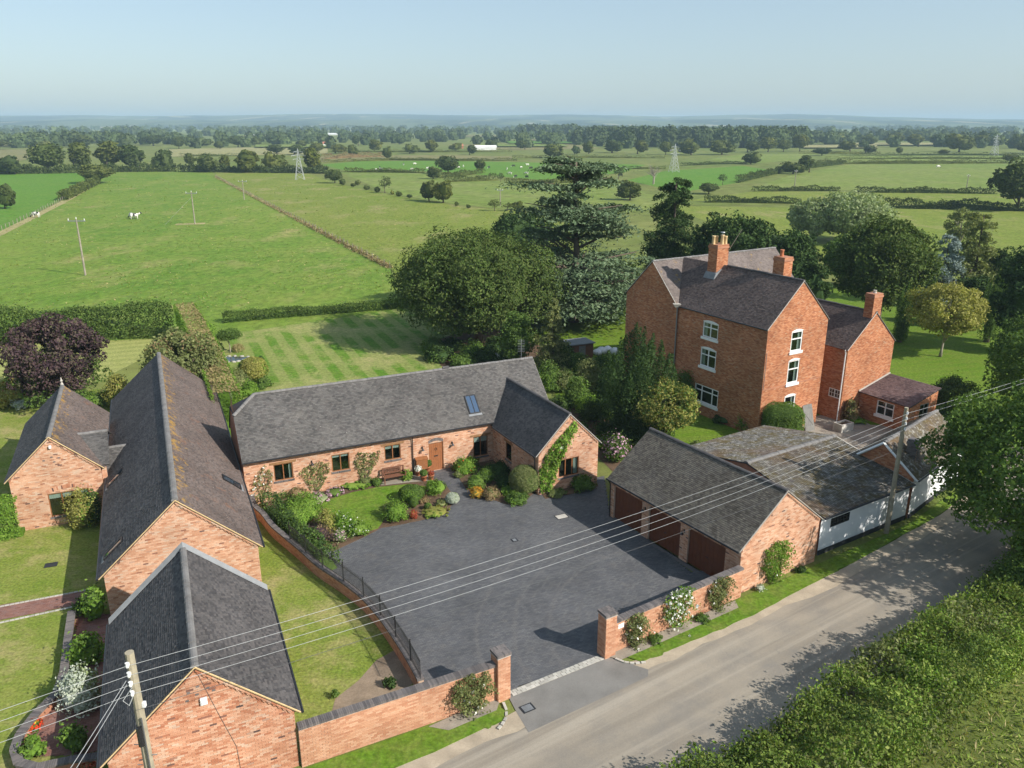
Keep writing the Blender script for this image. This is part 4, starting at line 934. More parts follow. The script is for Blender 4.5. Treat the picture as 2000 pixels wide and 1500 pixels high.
# mown verges either side of the gateway
sheet('verge', jag([(16.9, 36.3), (11.3, 32.3), (7.0, 29.7), (5.6, 28.9)], .06, 8)+[(5.0, 29.2), (4.9, 29.6), (10.9, 33.6), (16.2, 37.0), (23, 41.4), (29.6, 47.2), (31, 48.2)]+jag([(31, 47.9), (25.4, 42.5), (16.9, 36.3)], .06, 8), 'lawn', .05, px=False, edge=True)
sheet('verge', [(-.75, 26.3)]+jag([(-.3, 26.0), (-.3, 25.4), (-1.0, 24.9), (-6, 21.8), (-12, 18.2)], .06, 8)+[(-14, 19.0), (-7.3, 23.0)], 'lawn', .05, px=False, edge=True)
sheet('gravel_bed', [(4.2, 29.2), (4.7, 29.0), (6.3, 30.0), (10.8, 32.9), (10.8, 33.5), (4.6, 29.7)], 'gravel', .062, px=False)
sheet('gravel_bed', [(-3.2, 25.0), (-2.4, 24.8), (-.6, 25.9), (-.5, 26.4), (-.8, 26.6)], 'gravel', .062, px=False)
# block-paved forecourt
drive_px = [(987, 1352), (830, 1345), (795, 1285), (760, 1230), (700, 1172), (630, 1110), (530, 1015), (700, 930), (866, 905), (965, 888), (1040, 960), (1180, 930), (1190, 1000), (1350, 1118), (1445, 1108), (1178, 1280)]
dro, DP = sheet('forecourt', drive_px, 'drive_sand', .024)
def pip(P, X, Y):
    r = np.zeros(len(X), bool); n = len(P)
    for i in range(n):
        (x0, y0), (x1, y1) = P[i], P[(i+1) % n]
        c = ((y0 > Y) != (y1 > Y)); 
        with np.errstate(divide='ignore', invalid='ignore'): xx = (x1-x0)*(Y-y0)/(y1-y0)+x0
        r ^= c & (X < xx)
    return r
def paving(parent, P, ang, bl, bw, z, mat, name, gap=.006, holes=()):
    c, s = math.cos(ang), math.sin(ang); A = np.array(P); lu = A[:, 0]*c+A[:, 1]*s; lv = -A[:, 0]*s+A[:, 1]*c
    us = np.arange(lu.min(), lu.max(), bl); vs = np.arange(lv.min(), lv.max(), bw)
    U, Vv = np.meshgrid(us, vs); U = U+(np.arange(len(vs)) % 2)[:, None]*bl/2; U = U.ravel(); Vv = Vv.ravel()
    X = (U+bl/2)*c-(Vv+bw/2)*s; Y = (U+bl/2)*s+(Vv+bw/2)*c; k = pip(P, X, Y)
    for h in holes: k &= ~pip(h, X, Y)
    U, Vv = U[k], Vv[k]; n = len(U); zz = z+rng.uniform(-.002, .003, n)
    def pt(u, v): return np.stack([u*c-v*s, u*s+v*c, zz], 1)
    V = np.stack([pt(U+gap/2, Vv+gap/2), pt(U+bl-gap/2, Vv+gap/2), pt(U+bl-gap/2, Vv+bw-gap/2), pt(U+gap/2, Vv+bw-gap/2)], 1).reshape(-1, 3)
    return mobj(name, mesh_np(name, V, np.arange(4*n).reshape(-1, 4), M[mat]), parent, kind='stuff')
paving(dro, DP, rad(25), .2, .1, .031, 'drive_block', 'paving_block')
bedL, _ = sheet('garden_bed', [(500, 975), (505, 948), (555, 938), (700, 920), (800, 908), (842, 918), (838, 930), (872, 950), (890, 975), (872, 1003), (820, 1018), (770, 1028), (745, 1032), (715, 1048), (650, 1078), (600, 1050), (540, 1010)], 'soil', .05, edge=True)
sheet('garden_bed', [(872, 908), (890, 925), (912, 958), (958, 975), (985, 985), (1015, 988), (1045, 962), (1040, 955), (966, 893), (930, 898)], 'soil', .05, edge=True)
sheet('garden_bed', [(1058, 966), (1085, 950), (1165, 938), (1168, 950), (1120, 965), (1065, 975)], 'soil', .05, edge=True)
sheet('front_lawn', [(620, 985), (650, 975), (690, 963), (740, 953), (800, 947), (838, 953), (825, 968), (790, 978), (766, 990), (755, 1010), (738, 1034), (705, 1043), (680, 1030), (650, 1008)], 'lawn', .075, edge=True)
sheet('gravel_patch', [(735, 938), (800, 925), (840, 928), (842, 940), (800, 944), (745, 950)], 'gravel', .07)
# brick path across the left lawn
pa, PP = sheet('brick_path', [(-60, 1238), (0, 1212), (172, 1178), (172, 1152), (0, 1183), (-60, 1200)], 'soil', .018)
paving(pa, PP, rad(20), .215, .105, .026, 'path_brick', 'path_block')
for k, (p, q) in enumerate((((-20, 1190), (172, 1153)), ((-20, 1222), (172, 1180)))):
    A, B = Vector((*G(*p), .02)), Vector((*G(*q), .02)); n = int((B-A).length/.2); d_ = (B-A)/n; nn = Vector((-d_.y, d_.x, 0)).normalized()*.05
    me = None
    for i in range(n):
        if me is None: me = MB().box(0, d_.length-.02, -.05, .05, 0, .035).mesh('edging_sett', M['stone'])
        o = bpy.data.objects.new('edging_sett', me); col.objects.link(o); o.parent = pa
        o.location = A+d_*i; o.rotation_euler = (0, 0, math.atan2(d_.y, d_.x))
# ------------------------------------------------------------------ setts at the gateway
sett = thing('gateway_setts', 'double row of pale granite setts across the gateway', 'setts', tuple((pierL+pierR)/2))
me_s = [MB().box(-.1, .1, -.075, .075, 0, .05).mesh('sett', M['stone']) for _ in range(1)][0]
L_g = (pierR-pierL).length-.7; n = int(L_g/.215)
for r_ in range(2):
    for i in range(n):
        o = bpy.data.objects.new('sett', me_s); col.objects.link(o); o.parent = sett
        p = pierL+gdir*(.42+L_g*(i+.5*(r_ % 2))/n)+gn*(.02+r_*.165)-(pierL+pierR)/2
        o.location = (p.x, p.y, .006+random.uniform(-.003, .006)); o.rotation_euler = (0, 0, math.atan2(gdir.y, gdir.x)+random.uniform(-.05, .05)); o.scale = (random.uniform(.92, 1.05), random.uniform(.92, 1.05), 1)
def kerb_curve(label, pts):
    root = thing('kerb_setts', label, 'kerb', (*pts[0], 0)); P = [Vector((*p, 0)) for p in pts]; acc = []
    for a, b in zip(P[:-1], P[1:]):
        m = max(1, int((b-a).length/.21))
        for i in range(m): acc.append((a+(b-a)*((i+.5)/m), math.atan2(b.y-a.y, b.x-a.x)))
    for p, a in acc:
        o = bpy.data.objects.new('sett', me_s); col.objects.link(o); o.parent = root; p = p-P[0]; o.location = (p.x, p.y, .04+random.uniform(-.004, .006)); o.rotation_euler = (0, 0, a+random.uniform(-.06, .06)); o.scale = (.95, .7, 1)
kerb_curve('curved pale sett kerb at the foot of the gate pier with the drain', [(-.35, 26.35), (-.22, 25.9), (-.22, 25.5), (-.4, 25.05), (-.55, 24.85)])
kerb_curve('curved pale sett kerb edging the gravel bed under the roses', [(4.45, 29.1), (4.8, 28.85), (5.25, 28.75), (5.75, 28.85)])
# ------------------------------------------------------------------ walls and piers
def coping_run(parent, A, B, z, th=.34, w=.075, mat='coping', h=.11):
    A, B = Vector(A), Vector(B); d = (B-A); L = d.length; d.normalize(); nn = Vector((-d.y, d.x, 0)); n = max(1, int(L/w)); mb = MB(); st = L/n
    for i in range(n):
        T = lambda x, y, zz: A+d*x+nn*y+Vector((0, 0, zz)); e = random.uniform(-.004, .004)
        mb.box(i*st+.004, (i+1)*st-.004, -th/2, th/2, z+e, z+h+e, T)
    return mb.build('coping', M[mat], parent, kind='stuff')
def garden_wall(name, label, A, B, h, th=.24, pick=0, both=False, mat='brick_wall'):
    A, B = Vector(A), Vector(B); d = (B-A).normalized(); nn = Vector((d.y, -d.x, 0)); root = thing(name, label, 'wall', tuple((A+B)/2)); L = (B-A).length
    q = MB(); T = lambda x, y, z: A+d*x+nn*y+Vector((0, 0, z)); q.box(0, L, -th/2, th/2-.004, 0, h, T); q.build('core', M['mortar'], root)
    brick_wall(root, A+nn*th/2, B+nn*th/2, [(0, 0), (L, 0), (L, h), (0, h)], (), mat, 'mortar', pick, name='face')
    if both: brick_wall(root, B-nn*th/2, A-nn*th/2, [(0, 0), (L, 0), (L, h), (0, h)], (), mat, 'mortar', name='face')
    q = MB(); q.box(0, L, -th/2-.03, th/2+.03, h, h+.025, T); q.build('creasing', M['cement'], root)
    coping_run(root, A, B, h+.026); return root
def pier(label, c, h, a=.56):
    root = thing('gate_pier', label, 'pier', tuple(c)); X, Y = gdir, -gn; P = lambda x, y, z: Vector(c)+X*x+Y*y+Vector((0, 0, z))
    q = MB(); q.box(-a/2, a/2, -a/2, a/2, 0, h, P); st = q.build('shaft', M['mortar'], root)
    cs = [P(-a/2, -a/2, 0), P(a/2, -a/2, 0), P(a/2, a/2, 0), P(-a/2, a/2, 0)]
    for i in range(4):
        wl = Wall(cs[i], cs[(i+1) % 4]); V, Q = bricks_np(wl, brick_rows([(0, 0), (wl.len, 0), (wl.len, h), (0, h)], ())); mobj('brickwork', mesh_np('brickwork', V, Q, M['brick_wall']), st, kind='stuff')
    q = MB(); q.box(-a/2-.03, a/2+.03, -a/2-.03, a/2+.03, h, h+.04, P); q.build('creasing', M['cement'], root)
    q = MB()
    for i in range(9):
        w = (a+.08)/9
        for j in range(3): v = (a+.08)/3; q.box(-a/2-.04+i*w+.003, -a/2-.04+(i+1)*w-.003, -a/2-.04+j*v+.003, -a/2-.04+(j+1)*v-.003, h+.041, h+.155+random.uniform(-.003, .003), P)
    q.build('cap', M['coping'], root, kind='stuff'); return root
pier('brick gate pier on the drain side of the entrance with blue brick cap', pierL, 2.05); pier('brick gate pier beside the rose-hung wall with blue brick cap', pierR, 2.05)
wA = fN.P(.05, .15); garden_wall('boundary_wall', 'long plain brick wall between the roadside barn and the gate', wA, pierL-gdir*.28, 1.62, pick=300)
wB = fg.P(-.04, fg.W-.2); garden_wall('boundary_wall', 'brick wall with climbing roses between gate pier and garage', pierR+gdir*.28, wB, 1.5, pick=0, both=True)
q = MB(); d_ = (wB-pierR).normalized(); nn = Vector((d_.y, -d_.x, 0)); T = lambda x, y, z: pierR+d_*x+nn*y+Vector((0, 0, z))
q.box(.50, .82, .135, .155, 1.18, 1.40, T); tag(q.build('name_plaque', M['white_plastic']), 'small white name plaque on the wall by the gate pier', 'plaque')
# low curved wall with iron railings
cw_px = [(487, 945), (496, 985), (514, 1004), (533, 1028), (560, 1051), (589, 1075), (623, 1105), (665, 1133), (707, 1165), (735, 1195), (756, 1222), (787, 1268), (806, 1300), (822, 1330)]
CW = [Vector((*G(x, y, .6), 0)) for x, y in cw_px]
fine = []
for i in range(len(CW)-1):
    p0 = CW[max(i-1, 0)]; p1 = CW[i]; p2 = CW[i+1]; p3 = CW[min(i+2, len(CW)-1)]
    for j in range(4):
        t_ = j/4; fine.append(.5*((2*p1)+(p2-p0)*t_+(2*p0-5*p1+4*p2-p3)*t_*t_+(3*p1-p0-3*p2+p3)*t_**3))
fine.append(CW[-1])
cw = thing('curved_wall', 'low curved brick wall with dark coping dividing lawn from forecourt', 'wall', tuple(fine[20]))
cv, cq = [], []; q = MB(); base = 0
for a, b in zip(fine[:-1], fine[1:]):
    d_ = (b-a).normalized(); nn = Vector((d_.y, -d_.x, 0)); L = (b-a).length
    T = lambda x, y, z: a+d_*x+nn*y+Vector((0, 0, z)); q.box(-.01, L+.01, -.11, .10, 0, .6, T)
    for s_ in (1, -1):
        wl = Wall(a+nn*.115, b+nn*.115) if s_ == 1 else Wall(b-nn*.115, a-nn*.115)
        rows = brick_rows([(0, 0), (L, 0), (L, .6), (0, .6)], ())
        if rows:
            V, Qd = bricks_np(wl, rows); cv.append(V); cq.append(Qd+base); base += len(V)
q.build('core', M['mortar'], cw); mobj('brickwork', mesh_np('brickwork', np.concatenate(cv), np.concatenate(cq), M['brick_wall']), cw, kind='stuff')
for a, b in zip(fine[:-1], fine[1:]): pass
mbc = MB()
for a, b in zip(fine[:-1], fine[1:]):
    d_ = b-a; L = d_.length; d_.normalize(); nn = Vector((-d_.y, d_.x, 0)); n = max(1, int(L/.075)); st = L/n
    T = lambda x, y, z: a+d_*x+nn*y+Vector((0, 0, z))
    for i in range(n): mbc.box(i*st+.004, (i+1)*st-.004, -.15, .15, .602, .70+random.uniform(-.004, .004), T)
mbc.build('coping', M['coping'], cw, kind='stuff')
rail = thing('iron_railings', 'black iron railings along the top of the low curved wall', 'railings', tuple(fine[30]))
rp = fine[17:]; tot = 0; bar = MB().box(-.009, .009, -.009, .009, 0, .86); bar.lathe([(.018, .86), (.004, .95)], (0, 0, 0), 4); bar = bar.mesh('bar', M['black_metal'])
post = MB().box(-.022, .022, -.022, .022, 0, .98); post.lathe([(.02, .98), (.04, 1.02), (.02, 1.07)], (0, 0, 0), 6); post = post.mesh('post', M['black_metal'])
q = MB(); 
for z in (.84, 1.48): q.tube([p+Vector((0, 0, z)) for p in rp], .014, 4)
q.build('rail', M['black_metal'], rail)
ls = [0]
for a, b in zip(rp[:-1], rp[1:]): ls.append(ls[-1]+(b-a).length)
def along(l):
    for i in range(len(rp)-1):
        if l <= ls[i+1]: t_ = (l-ls[i])/(ls[i+1]-ls[i]); return rp[i]+(rp[i+1]-rp[i])*t_
    return rp[-1]
l = 0.; k = 0
while l < ls[-1]:
    p = along(l)-fine[30]; isp = k % 16 == 0
    o = bpy.data.objects.new('post' if isp else 'bar', post if isp else bar); col.objects.link(o); o.parent = rail; o.location = (p.x, p.y, .69); l += .115; k += 1
# boarded side gate between barn and long house
sg = Wall(G(478, 962), G(497, 950)); gt = thing('side_gate', 'brown boarded side gate between the long barn and the long house', 'gate', tuple(sg.A))
for i in range(8): q = MB(); q.box(i*sg.len/8, (i+1)*sg.len/8-.01, 0, .03, .05, 1.75, sg.T); q.build('board', M['garage_door'], gt)
for z in (.35, 1.45): q = MB(); q.box(0, sg.len, -.04, -.002, z, z+.1, sg.T); q.build('ledge', M['garage_door'], gt)
# planter wall on the left lawn
pl_px = [(140, 1192), (132, 1250), (125, 1310), (112, 1350), (70, 1392), (40, 1430), (28, 1462), (36, 1488), (70, 1497), (140, 1482), (200, 1474)]
PL = [Vector((*G(x, y, .42), 0)) for x, y in pl_px]
pw = thing('planter_wall', 'low curved planter wall with dark brick coping on the left lawn', 'wall', tuple(PL[5])); q = MB(); mbc = MB()
for a, b in zip(PL[:-1], PL[1:]):
    d_ = b-a; L = d_.length; d_.normalize(); nn = Vector((-d_.y, d_.x, 0)); n = max(1, int(L/.075)); st = L/n
    T = lambda x, y, z: a+d_*x+nn*y+Vector((0, 0, z)); q.box(-.02, L+.02, -.1, .1, 0, .34, T)
    for i in range(n): mbc.box(i*st+.004, (i+1)*st-.004, -.17, .17, .342, .43+random.uniform(-.004, .004), T)
q.build('core', M['brick_plain'], pw); mbc.build('coping', M['coping'], pw, kind='stuff')
pv, PVp = sheet('patio', [(150, 1200), (140, 1300), (120, 1360), (50, 1440), (45, 1480), (140, 1475), (215, 1465), (225, 1200)], 'soil', .02)
paving(pv, PVp, rad(20), .215, .105, .028, 'path_brick', 'patio_block')
# ------------------------------------------------------------------ foliage kit
def unit(v): return v/np.maximum(np.linalg.norm(v, axis=1, keepdims=True), 1e-9)
def rdir(n): return unit(rng.normal(size=(n, 3)))
def leaf_arrays(C, size, N=None, k=.7, asp=.55, droop=0.):
    """diamond leaves about centres C facing roughly N"""
    n = len(C); size = np.broadcast_to(np.asarray(size, float), (n,))*rng.uniform(.65, 1.35, n)
    nn = rdir(n) if N is None else unit(N*k+rdir(n)*(1-k)*1.3)
    a = np.cross(nn, rdir(n)); a = unit(a); b = np.cross(nn, a)
    if droop: a[:, 2] -= droop; a = unit(a)
    L = (size*.5)[:, None]; W = L*asp; bend = nn*L*rng.uniform(-.25, .35, n)[:, None]
    V = np.stack([C-a*L, C+b*W+bend, C+a*L, C-b*W+bend], 1).reshape(-1, 3)
    return V
def quads(n): return np.arange(4*n, dtype=np.int32).reshape(-1, 4)
def leafmesh(name, groups, core=None):
    """groups: list of (V, material key); core: (V, Q, material) closed inner mass"""
    Vs, Qs, mi, mats = [], [], [], []; b = 0
    for V, m in groups:
        if not len(V): continue
        n = len(V)//4
        if m not in mats: mats.append(m)
        Vs.append(V); Qs.append(quads(n)+b); mi.append(np.full(n, mats.index(m))); b += len(V)
    if core is not None:
        V, Q, m = core
        if m not in mats: mats.append(m)
        Vs.append(V); Qs.append(Q+b); mi.append(np.full(len(Q), mats.index(m)))
    return mesh_np(name, np.concatenate(Vs), np.concatenate(Qs), [M[m] for m in mats], np.concatenate(mi))
def clump_cloud(cent, rad_, n, flat=.8, shell=.55):
    """n leaf centres spread through the outer part of each clump; returns centres and outward dirs"""
    k = len(cent); idx = rng.integers(0, k, n); d = rdir(n); r = rng.uniform(shell, 1.05, n)**.6
    R = np.broadcast_to(np.asarray(rad_, float), (k,))[idx]
    C = cent[idx]+d*np.array([1, 1, flat])*(R*r)[:, None]
    return C, d
def ellip_core(rx, ry, rz, c=(0, 0, 0), nu=12, nv=7, noise=.12):
    V = []; 
    for j in range(nv+1):
        ph = -PI/2+PI*j/nv
        for i in range(nu):
            th = 2*PI*i/nu; s = 1+rng.uniform(-noise, noise); V.append((c[0]+rx*s*math.cos(ph)*math.cos(th), c[1]+ry*s*math.cos(ph)*math.sin(th), c[2]+rz*s*math.sin(ph)))
    Q = [(j*nu+i, j*nu+(i+1) % nu, (j+1)*nu+(i+1) % nu, (j+1)*nu+i) for j in range(nv) for i in range(nu)]
    return np.array(V), np.array(Q)
def trunk_mesh(name, h, r, limbs, mat='bark', lean=(0, 0)):
    mb = MB(); n = 7
    pts = [(lean[0]*t_*t_+math.sin(t_*5)*r*.35, lean[1]*t_*t_+math.cos(t_*4)*r*.3-r*.3, h*t_) for t_ in [i/n for i in range(n+1)]]
    mb.tube(pts, [r*1.35]+[r*(1-.72*i/n) for i in range(1, n+1)], 8)
    for (z, e) in limbs:
        t_ = min(z/h, 1.); k = min(int(t_*n), n-1); f = t_*n-k; p = Vector(pts[k]).lerp(Vector(pts[k+1]), f); e = Vector(e); m = p.lerp(e, .5)+Vector((0, 0, (e-p).length*.12))
        rr = r*(1-.7*t_)*.55; mb.tube([p, m, e], [rr, rr*.65, rr*.2], 5)
    return mb.mesh(name, M[mat], True)
def crown_round(H, R, zb, nc, n, leaf, lsize, rc=None, egg=.0, mats=None, seed_flat=.8, k=.55, bias=0.):
    """rounded broadleaf crown between zb and H: clumps over an uneven ellipsoid"""
    rz = (H-zb)/2; zc = zb+rz; rc = rc or R*.24
    d = rdir(nc); d[:, 2] = d[:, 2]*.92+.1
    f = rng.uniform(.55, 1.0, nc)**.45*(1+.10*np.sin(3*np.arctan2(d[:, 1], d[:, 0])+1)+rng.normal(0, .05, nc))
    w = 1-egg*np.clip(d[:, 2], -1, 1)
    cent = np.stack([d[:, 0]*(R-rc*.85)*f*w, d[:, 1]*(R-rc*.85)*f*w, zc+d[:, 2]*(rz-rc*.85)*f], 1)
    C, dd = clump_cloud(cent, rc*rng.uniform(.7, 1.25, nc), n, seed_flat)
    out = unit(C-np.array([0, 0, zc-rz*.4])); N = unit(dd*.5+out*.5+np.array([0, 0, .35]))
    V = leaf_arrays(C, lsize, N, k)
    return [(V, leaf)], cent
def make_tree(name, label, cat, loc, H, R, leaf, n=9000, nc=70, zb=None, lsize=.3, rc=None, bark='bark', tr=None, egg=.1, group=None, limbs=7, lean=(0, 0), k=.55, core=False, extra=None, crown_name='crown'):
    root = thing(name, label, cat, (loc[0], loc[1], 0), group); zb = H*.22 if zb is None else zb
    g_, cent = crown_round(H, R, zb, nc, n, leaf, lsize, rc, egg, k=k)
    if lean[0] or lean[1]: g_ = [(V+np.array([lean[0], lean[1], 0]), m) for V, m in g_]; cent = cent+np.array([lean[0], lean[1], 0])
    if extra: g_ += extra(cent, H, R)
    c = None
    if core:
        rz = (H-zb)/2; V, Q = ellip_core(R*.56, R*.56, rz*.6, (lean[0], lean[1], zb+rz)); c = (V, Q, leaf)
    mobj(crown_name, leafmesh(crown_name, g_, c), root, local=True)
    sel = cent[rng.choice(len(cent), min(limbs, len(cent)), replace=False)]
    hz = zb+(H-zb)*.62
    lm = [(min(hz*.95, max(zb*.6, zb*.5+random.random()*hz*.5)), tuple(c_*np.array([.85, .85, .96]))) for c_ in sel]
    mobj('trunk', trunk_mesh('trunk', hz, tr or max(.08, H*.028), lm, bark, lean), root, local=True)
    return root
def make_shrub(name, label, loc, w, h, leaf, n=1600, lsize=.09, flowers=None, nc=26, cat='shrub', group=None, lob=1.0, clip=False, z0=0.05, d=None, core=True, k=.6, asp=.6, fsize=.09, sq=False):
    """bushy mound, optionally clipped smooth, optionally in flower"""
    d = d or w; gs = []; n = min(6500, max(int(n*.8), int(1.5*PI*(w+d)/2*h/(lsize*lsize*.3)))); nc = max(nc, min(150, int((w+d)/2*h*14)))
    dd = rdir(nc if not clip else n); dd[:, 2] = np.abs(dd[:, 2]) if not clip else np.where(dd[:, 2] < -.45, -dd[:, 2], dd[:, 2])
    if sq: dd = dd/((np.abs(dd)**5).sum(1)**.2)[:, None]
    if clip:
        f = 1+.035*np.sin(dd[:, 0]*7+1)*np.cos(dd[:, 1]*6)+rng.normal(0, .018, n)
        C = np.stack([dd[:, 0]*w/2*f, dd[:, 1]*d/2*f, h*.5+dd[:, 2]*h*.5*f], 1); N = dd
    else:
        rc = min(min(w, h)*.24*lob, .38); f = rng.uniform(.6, 1, nc)**.5
        cent = np.stack([dd[:, 0]*(w/2-rc*.7)*f, dd[:, 1]*(d/2-rc*.7)*f, .1*h+dd[:, 2]*(h*.9-rc*.6)*f], 1)
        C, q = clump_cloud(cent, rc*rng.uniform(.55, 1.5, nc), n, shell=.35); spr = rng.random(n) < .07; C[spr] += q[spr]*(rc*rng.uniform(.3, 1.1, spr.sum()))[:, None]+np.array([0, 0, 1])*(rc*rng.uniform(0, .7, spr.sum()))[:, None]; keep = C[:, 2] > .02; C, q = C[keep], q[keep]
        N = unit(q*.6+unit(C-np.array([0, 0, h*.25]))*.6)
    alt = {'lf_bright': 'lf_mid', 'lf_mid': 'lf_bright', 'lf_dark': 'lf_mid', 'lf_olive': 'lf_mid', 'lf_yellow': 'lf_bright', 'lf_brown': 'lf_olive', 'lf_orange': 'lf_yellow', 'lf_red': 'lf_brown', 'lf_purple': 'lf_brown', 'lf_pale': 'lf_mid', 'lf_silver': 'lf_pale', 'lf_oak': 'lf_mid'}.get(leaf)
    ph = rng.uniform(0, 6); am = (np.sin(C[:, 0]*5/max(w, .5)+ph)+np.sin(C[:, 1]*7/max(w, .5)+2*ph)+rng.normal(0, .8, len(C)) > 1.35) if alt else np.zeros(len(C), bool)
    gs.append((leaf_arrays(C[~am], lsize, N[~am], k, asp), leaf))
    if am.any(): gs.append((leaf_arrays(C[am], lsize, N[am], k, asp), alt))
    if flowers:
        fm, nf = flowers; j = rng.choice(len(C), min(nf, len(C)), replace=False); Cf = C[j]+N[j]*lsize*.6; up = Cf[:, 2] > h*.25; Cf, Nf = Cf[up], N[j][up]
        for o in range(2): gs.append((leaf_arrays(Cf+rng.normal(0, fsize*.12, Cf.shape), fsize, Nf, .8, .9), fm))
    c = None
    if core:
        V, Q = ellip_core(1, 1, 1, (0, 0, 0), 18, 10, .03 if clip else .08)
        if sq: V = V/((np.abs(V)**5).sum(1)**.2)[:, None]
        kc = .455 if clip else .33; V = V*np.array([w*kc, d*kc, h*(kc+.01)])+np.array([0, 0, h*(.49 if clip else .36)]); V[:, 2] = np.maximum(V[:, 2], 0.0); c = (V, Q, leaf)
    o = mobj(name, leafmesh(name, gs, c)); o.location = (loc[0], loc[1], z0); return tag(o, label, cat, group)
def S(px, py, wpx, hpx, leaf, name, label, n=1400, ls=.09, **kw):
    """shrub given by where its foot, width and height show in the view"""
    s = dep(px, py)/FPX; w = wpx*s; h = max(.34, hpx*s*1.02-w*.16)
    x, y = G(px, py-wpx*.12); return make_shrub(name, label, (x, y), w, h, leaf, n, ls, **kw)
def T(px, py, pyt, wpx, leaf, name, label, cat='tree', **kw):
    x, y = G(px, py); H = HT(px, py, pyt); s = dep(px, py)/FPX
    return make_tree(name, label, cat, (x, y), H, wpx*s/2, leaf, **kw)
def hedge(name, label, pts, w, h, leaf, per_m=120, lsize=.12, top=None, group=None, rough=.12, core='core', cat='hedge', kind=None, hj=.1, k=.5, mixm=None, lump=0., corek=.62):
    """hedge along a ground polyline: leafy sides and top over an inner mass of twigs"""
    P = np.array([(p[0], p[1]) for p in pts], float); seg = np.diff(P, axis=0); sl = np.linalg.norm(seg, axis=1); cum = np.r_[0, np.cumsum(sl)]; L = cum[-1]
    c0 = P.mean(0); n = int(L*per_m); s = rng.uniform(0, L, n); i = np.clip(np.searchsorted(cum, s)-1, 0, len(sl)-1); f = (s-cum[i])/sl[i]
    base = P[i]+seg[i]*f[:, None]; tn = seg[i]/sl[i][:, None]; nn = np.stack([-tn[:, 1], tn[:, 0]], 1)
    hh = h*(1+hj*np.sin(s*.9+1)*.5+hj*np.sin(s*.37)+hj*.4*np.sin(s*2.3)); ww = w*(1+hj*.6*np.sin(s*.7+2))
    u = rng.uniform(0, 1, n); pw = 2*h+w; side = np.where(u < h/pw, -1, np.where(u > 1-h/pw, 1, 0))
    across = np.where(side == 0, rng.uniform(-.5, .5, n), side*.5)*ww; z = np.where(side == 0, hh, rng.uniform(.0, 1., n)**.8*hh)
    N = np.stack([nn[:, 0]*side, nn[:, 1]*side, np.where(side == 0, 1., .25)], 1)
    rr = rng.normal(0, rough, n); C = np.stack([base[:, 0]+nn[:, 0]*(across+side*rr)-c0[0], base[:, 1]+nn[:, 1]*(across+side*rr)-c0[1], np.maximum(z+np.where(side == 0, rr, 0), .02)], 1)
    if lump:
        lv = np.sin(C[:, 0]*1.9+.8*np.sin(C[:, 1]*1.3))*np.sin(C[:, 1]*2.2+C[:, 0]*.7)+.5*np.sin(C[:, 0]*4.3+C[:, 1]*3.1); C[:, 2] = np.maximum(C[:, 2]+lump*lv*np.where(side == 0, 1., .35), .03); C[:, 0] += nn[:, 0]*side*lump*.5*lv; C[:, 1] += nn[:, 1]*side*lump*.5*lv
    edge = np.abs(across)/ww > .42; C[:, 2] -= np.where((side == 0) & edge, rng.uniform(0, .12, n)*h, 0)
    gs = []; m0 = (side == 0) if top else np.zeros(n, bool)
    if top: gs.append((leaf_arrays(C[m0], lsize, N[m0], .6), top))
    C1, N1 = C[~m0], N[~m0]
    if mixm:
        v = .5+.25*np.sin(C1[:, 0]*.9+C1[:, 1]*.5)+.25*np.sin(C1[:, 0]*-.6+C1[:, 1]*1.3+2)+.12*np.sin(C1[:, 0]*3.1+C1[:, 1]*2.3)+rng.normal(0, .16, len(C1)); j = np.clip((v*len(mixm)).astype(int), 0, len(mixm)-1)
        for q, mm in enumerate(mixm): gs.append((leaf_arrays(C1[j == q], lsize*(.8+.25*(q % 3)), N1[j == q], k), mm))
    else: gs.append((leaf_arrays(C1, lsize, N1, k), leaf))
    V, Q = [], []; pl = offs([tuple(p) for p in P], w*.34), offs([tuple(p) for p in P], -w*.34)
    for a, b in zip(*pl):
        hc = h*(corek if 0 < len(V) < 4*(len(P)-1) else .12)
        o = len(V); V += [(a[0]-c0[0], a[1]-c0[1], 0), (b[0]-c0[0], b[1]-c0[1], 0), (b[0]-c0[0], b[1]-c0[1], hc), (a[0]-c0[0], a[1]-c0[1], hc)]
        if o: Q += [(o-4+j, o-4+(j+1) % 4, o+(j+1) % 4, o+j) for j in range(4)]
    Q += [(0, 1, 2, 3), (len(V)-1, len(V)-2, len(V)-3, len(V)-4)]
    ob = mobj(name, leafmesh(name, gs, (np.array(V), np.array(Q), leaf if core == 'core' else core))); ob.location = (c0[0], c0[1], 0); return tag(ob, label, cat, group, kind)

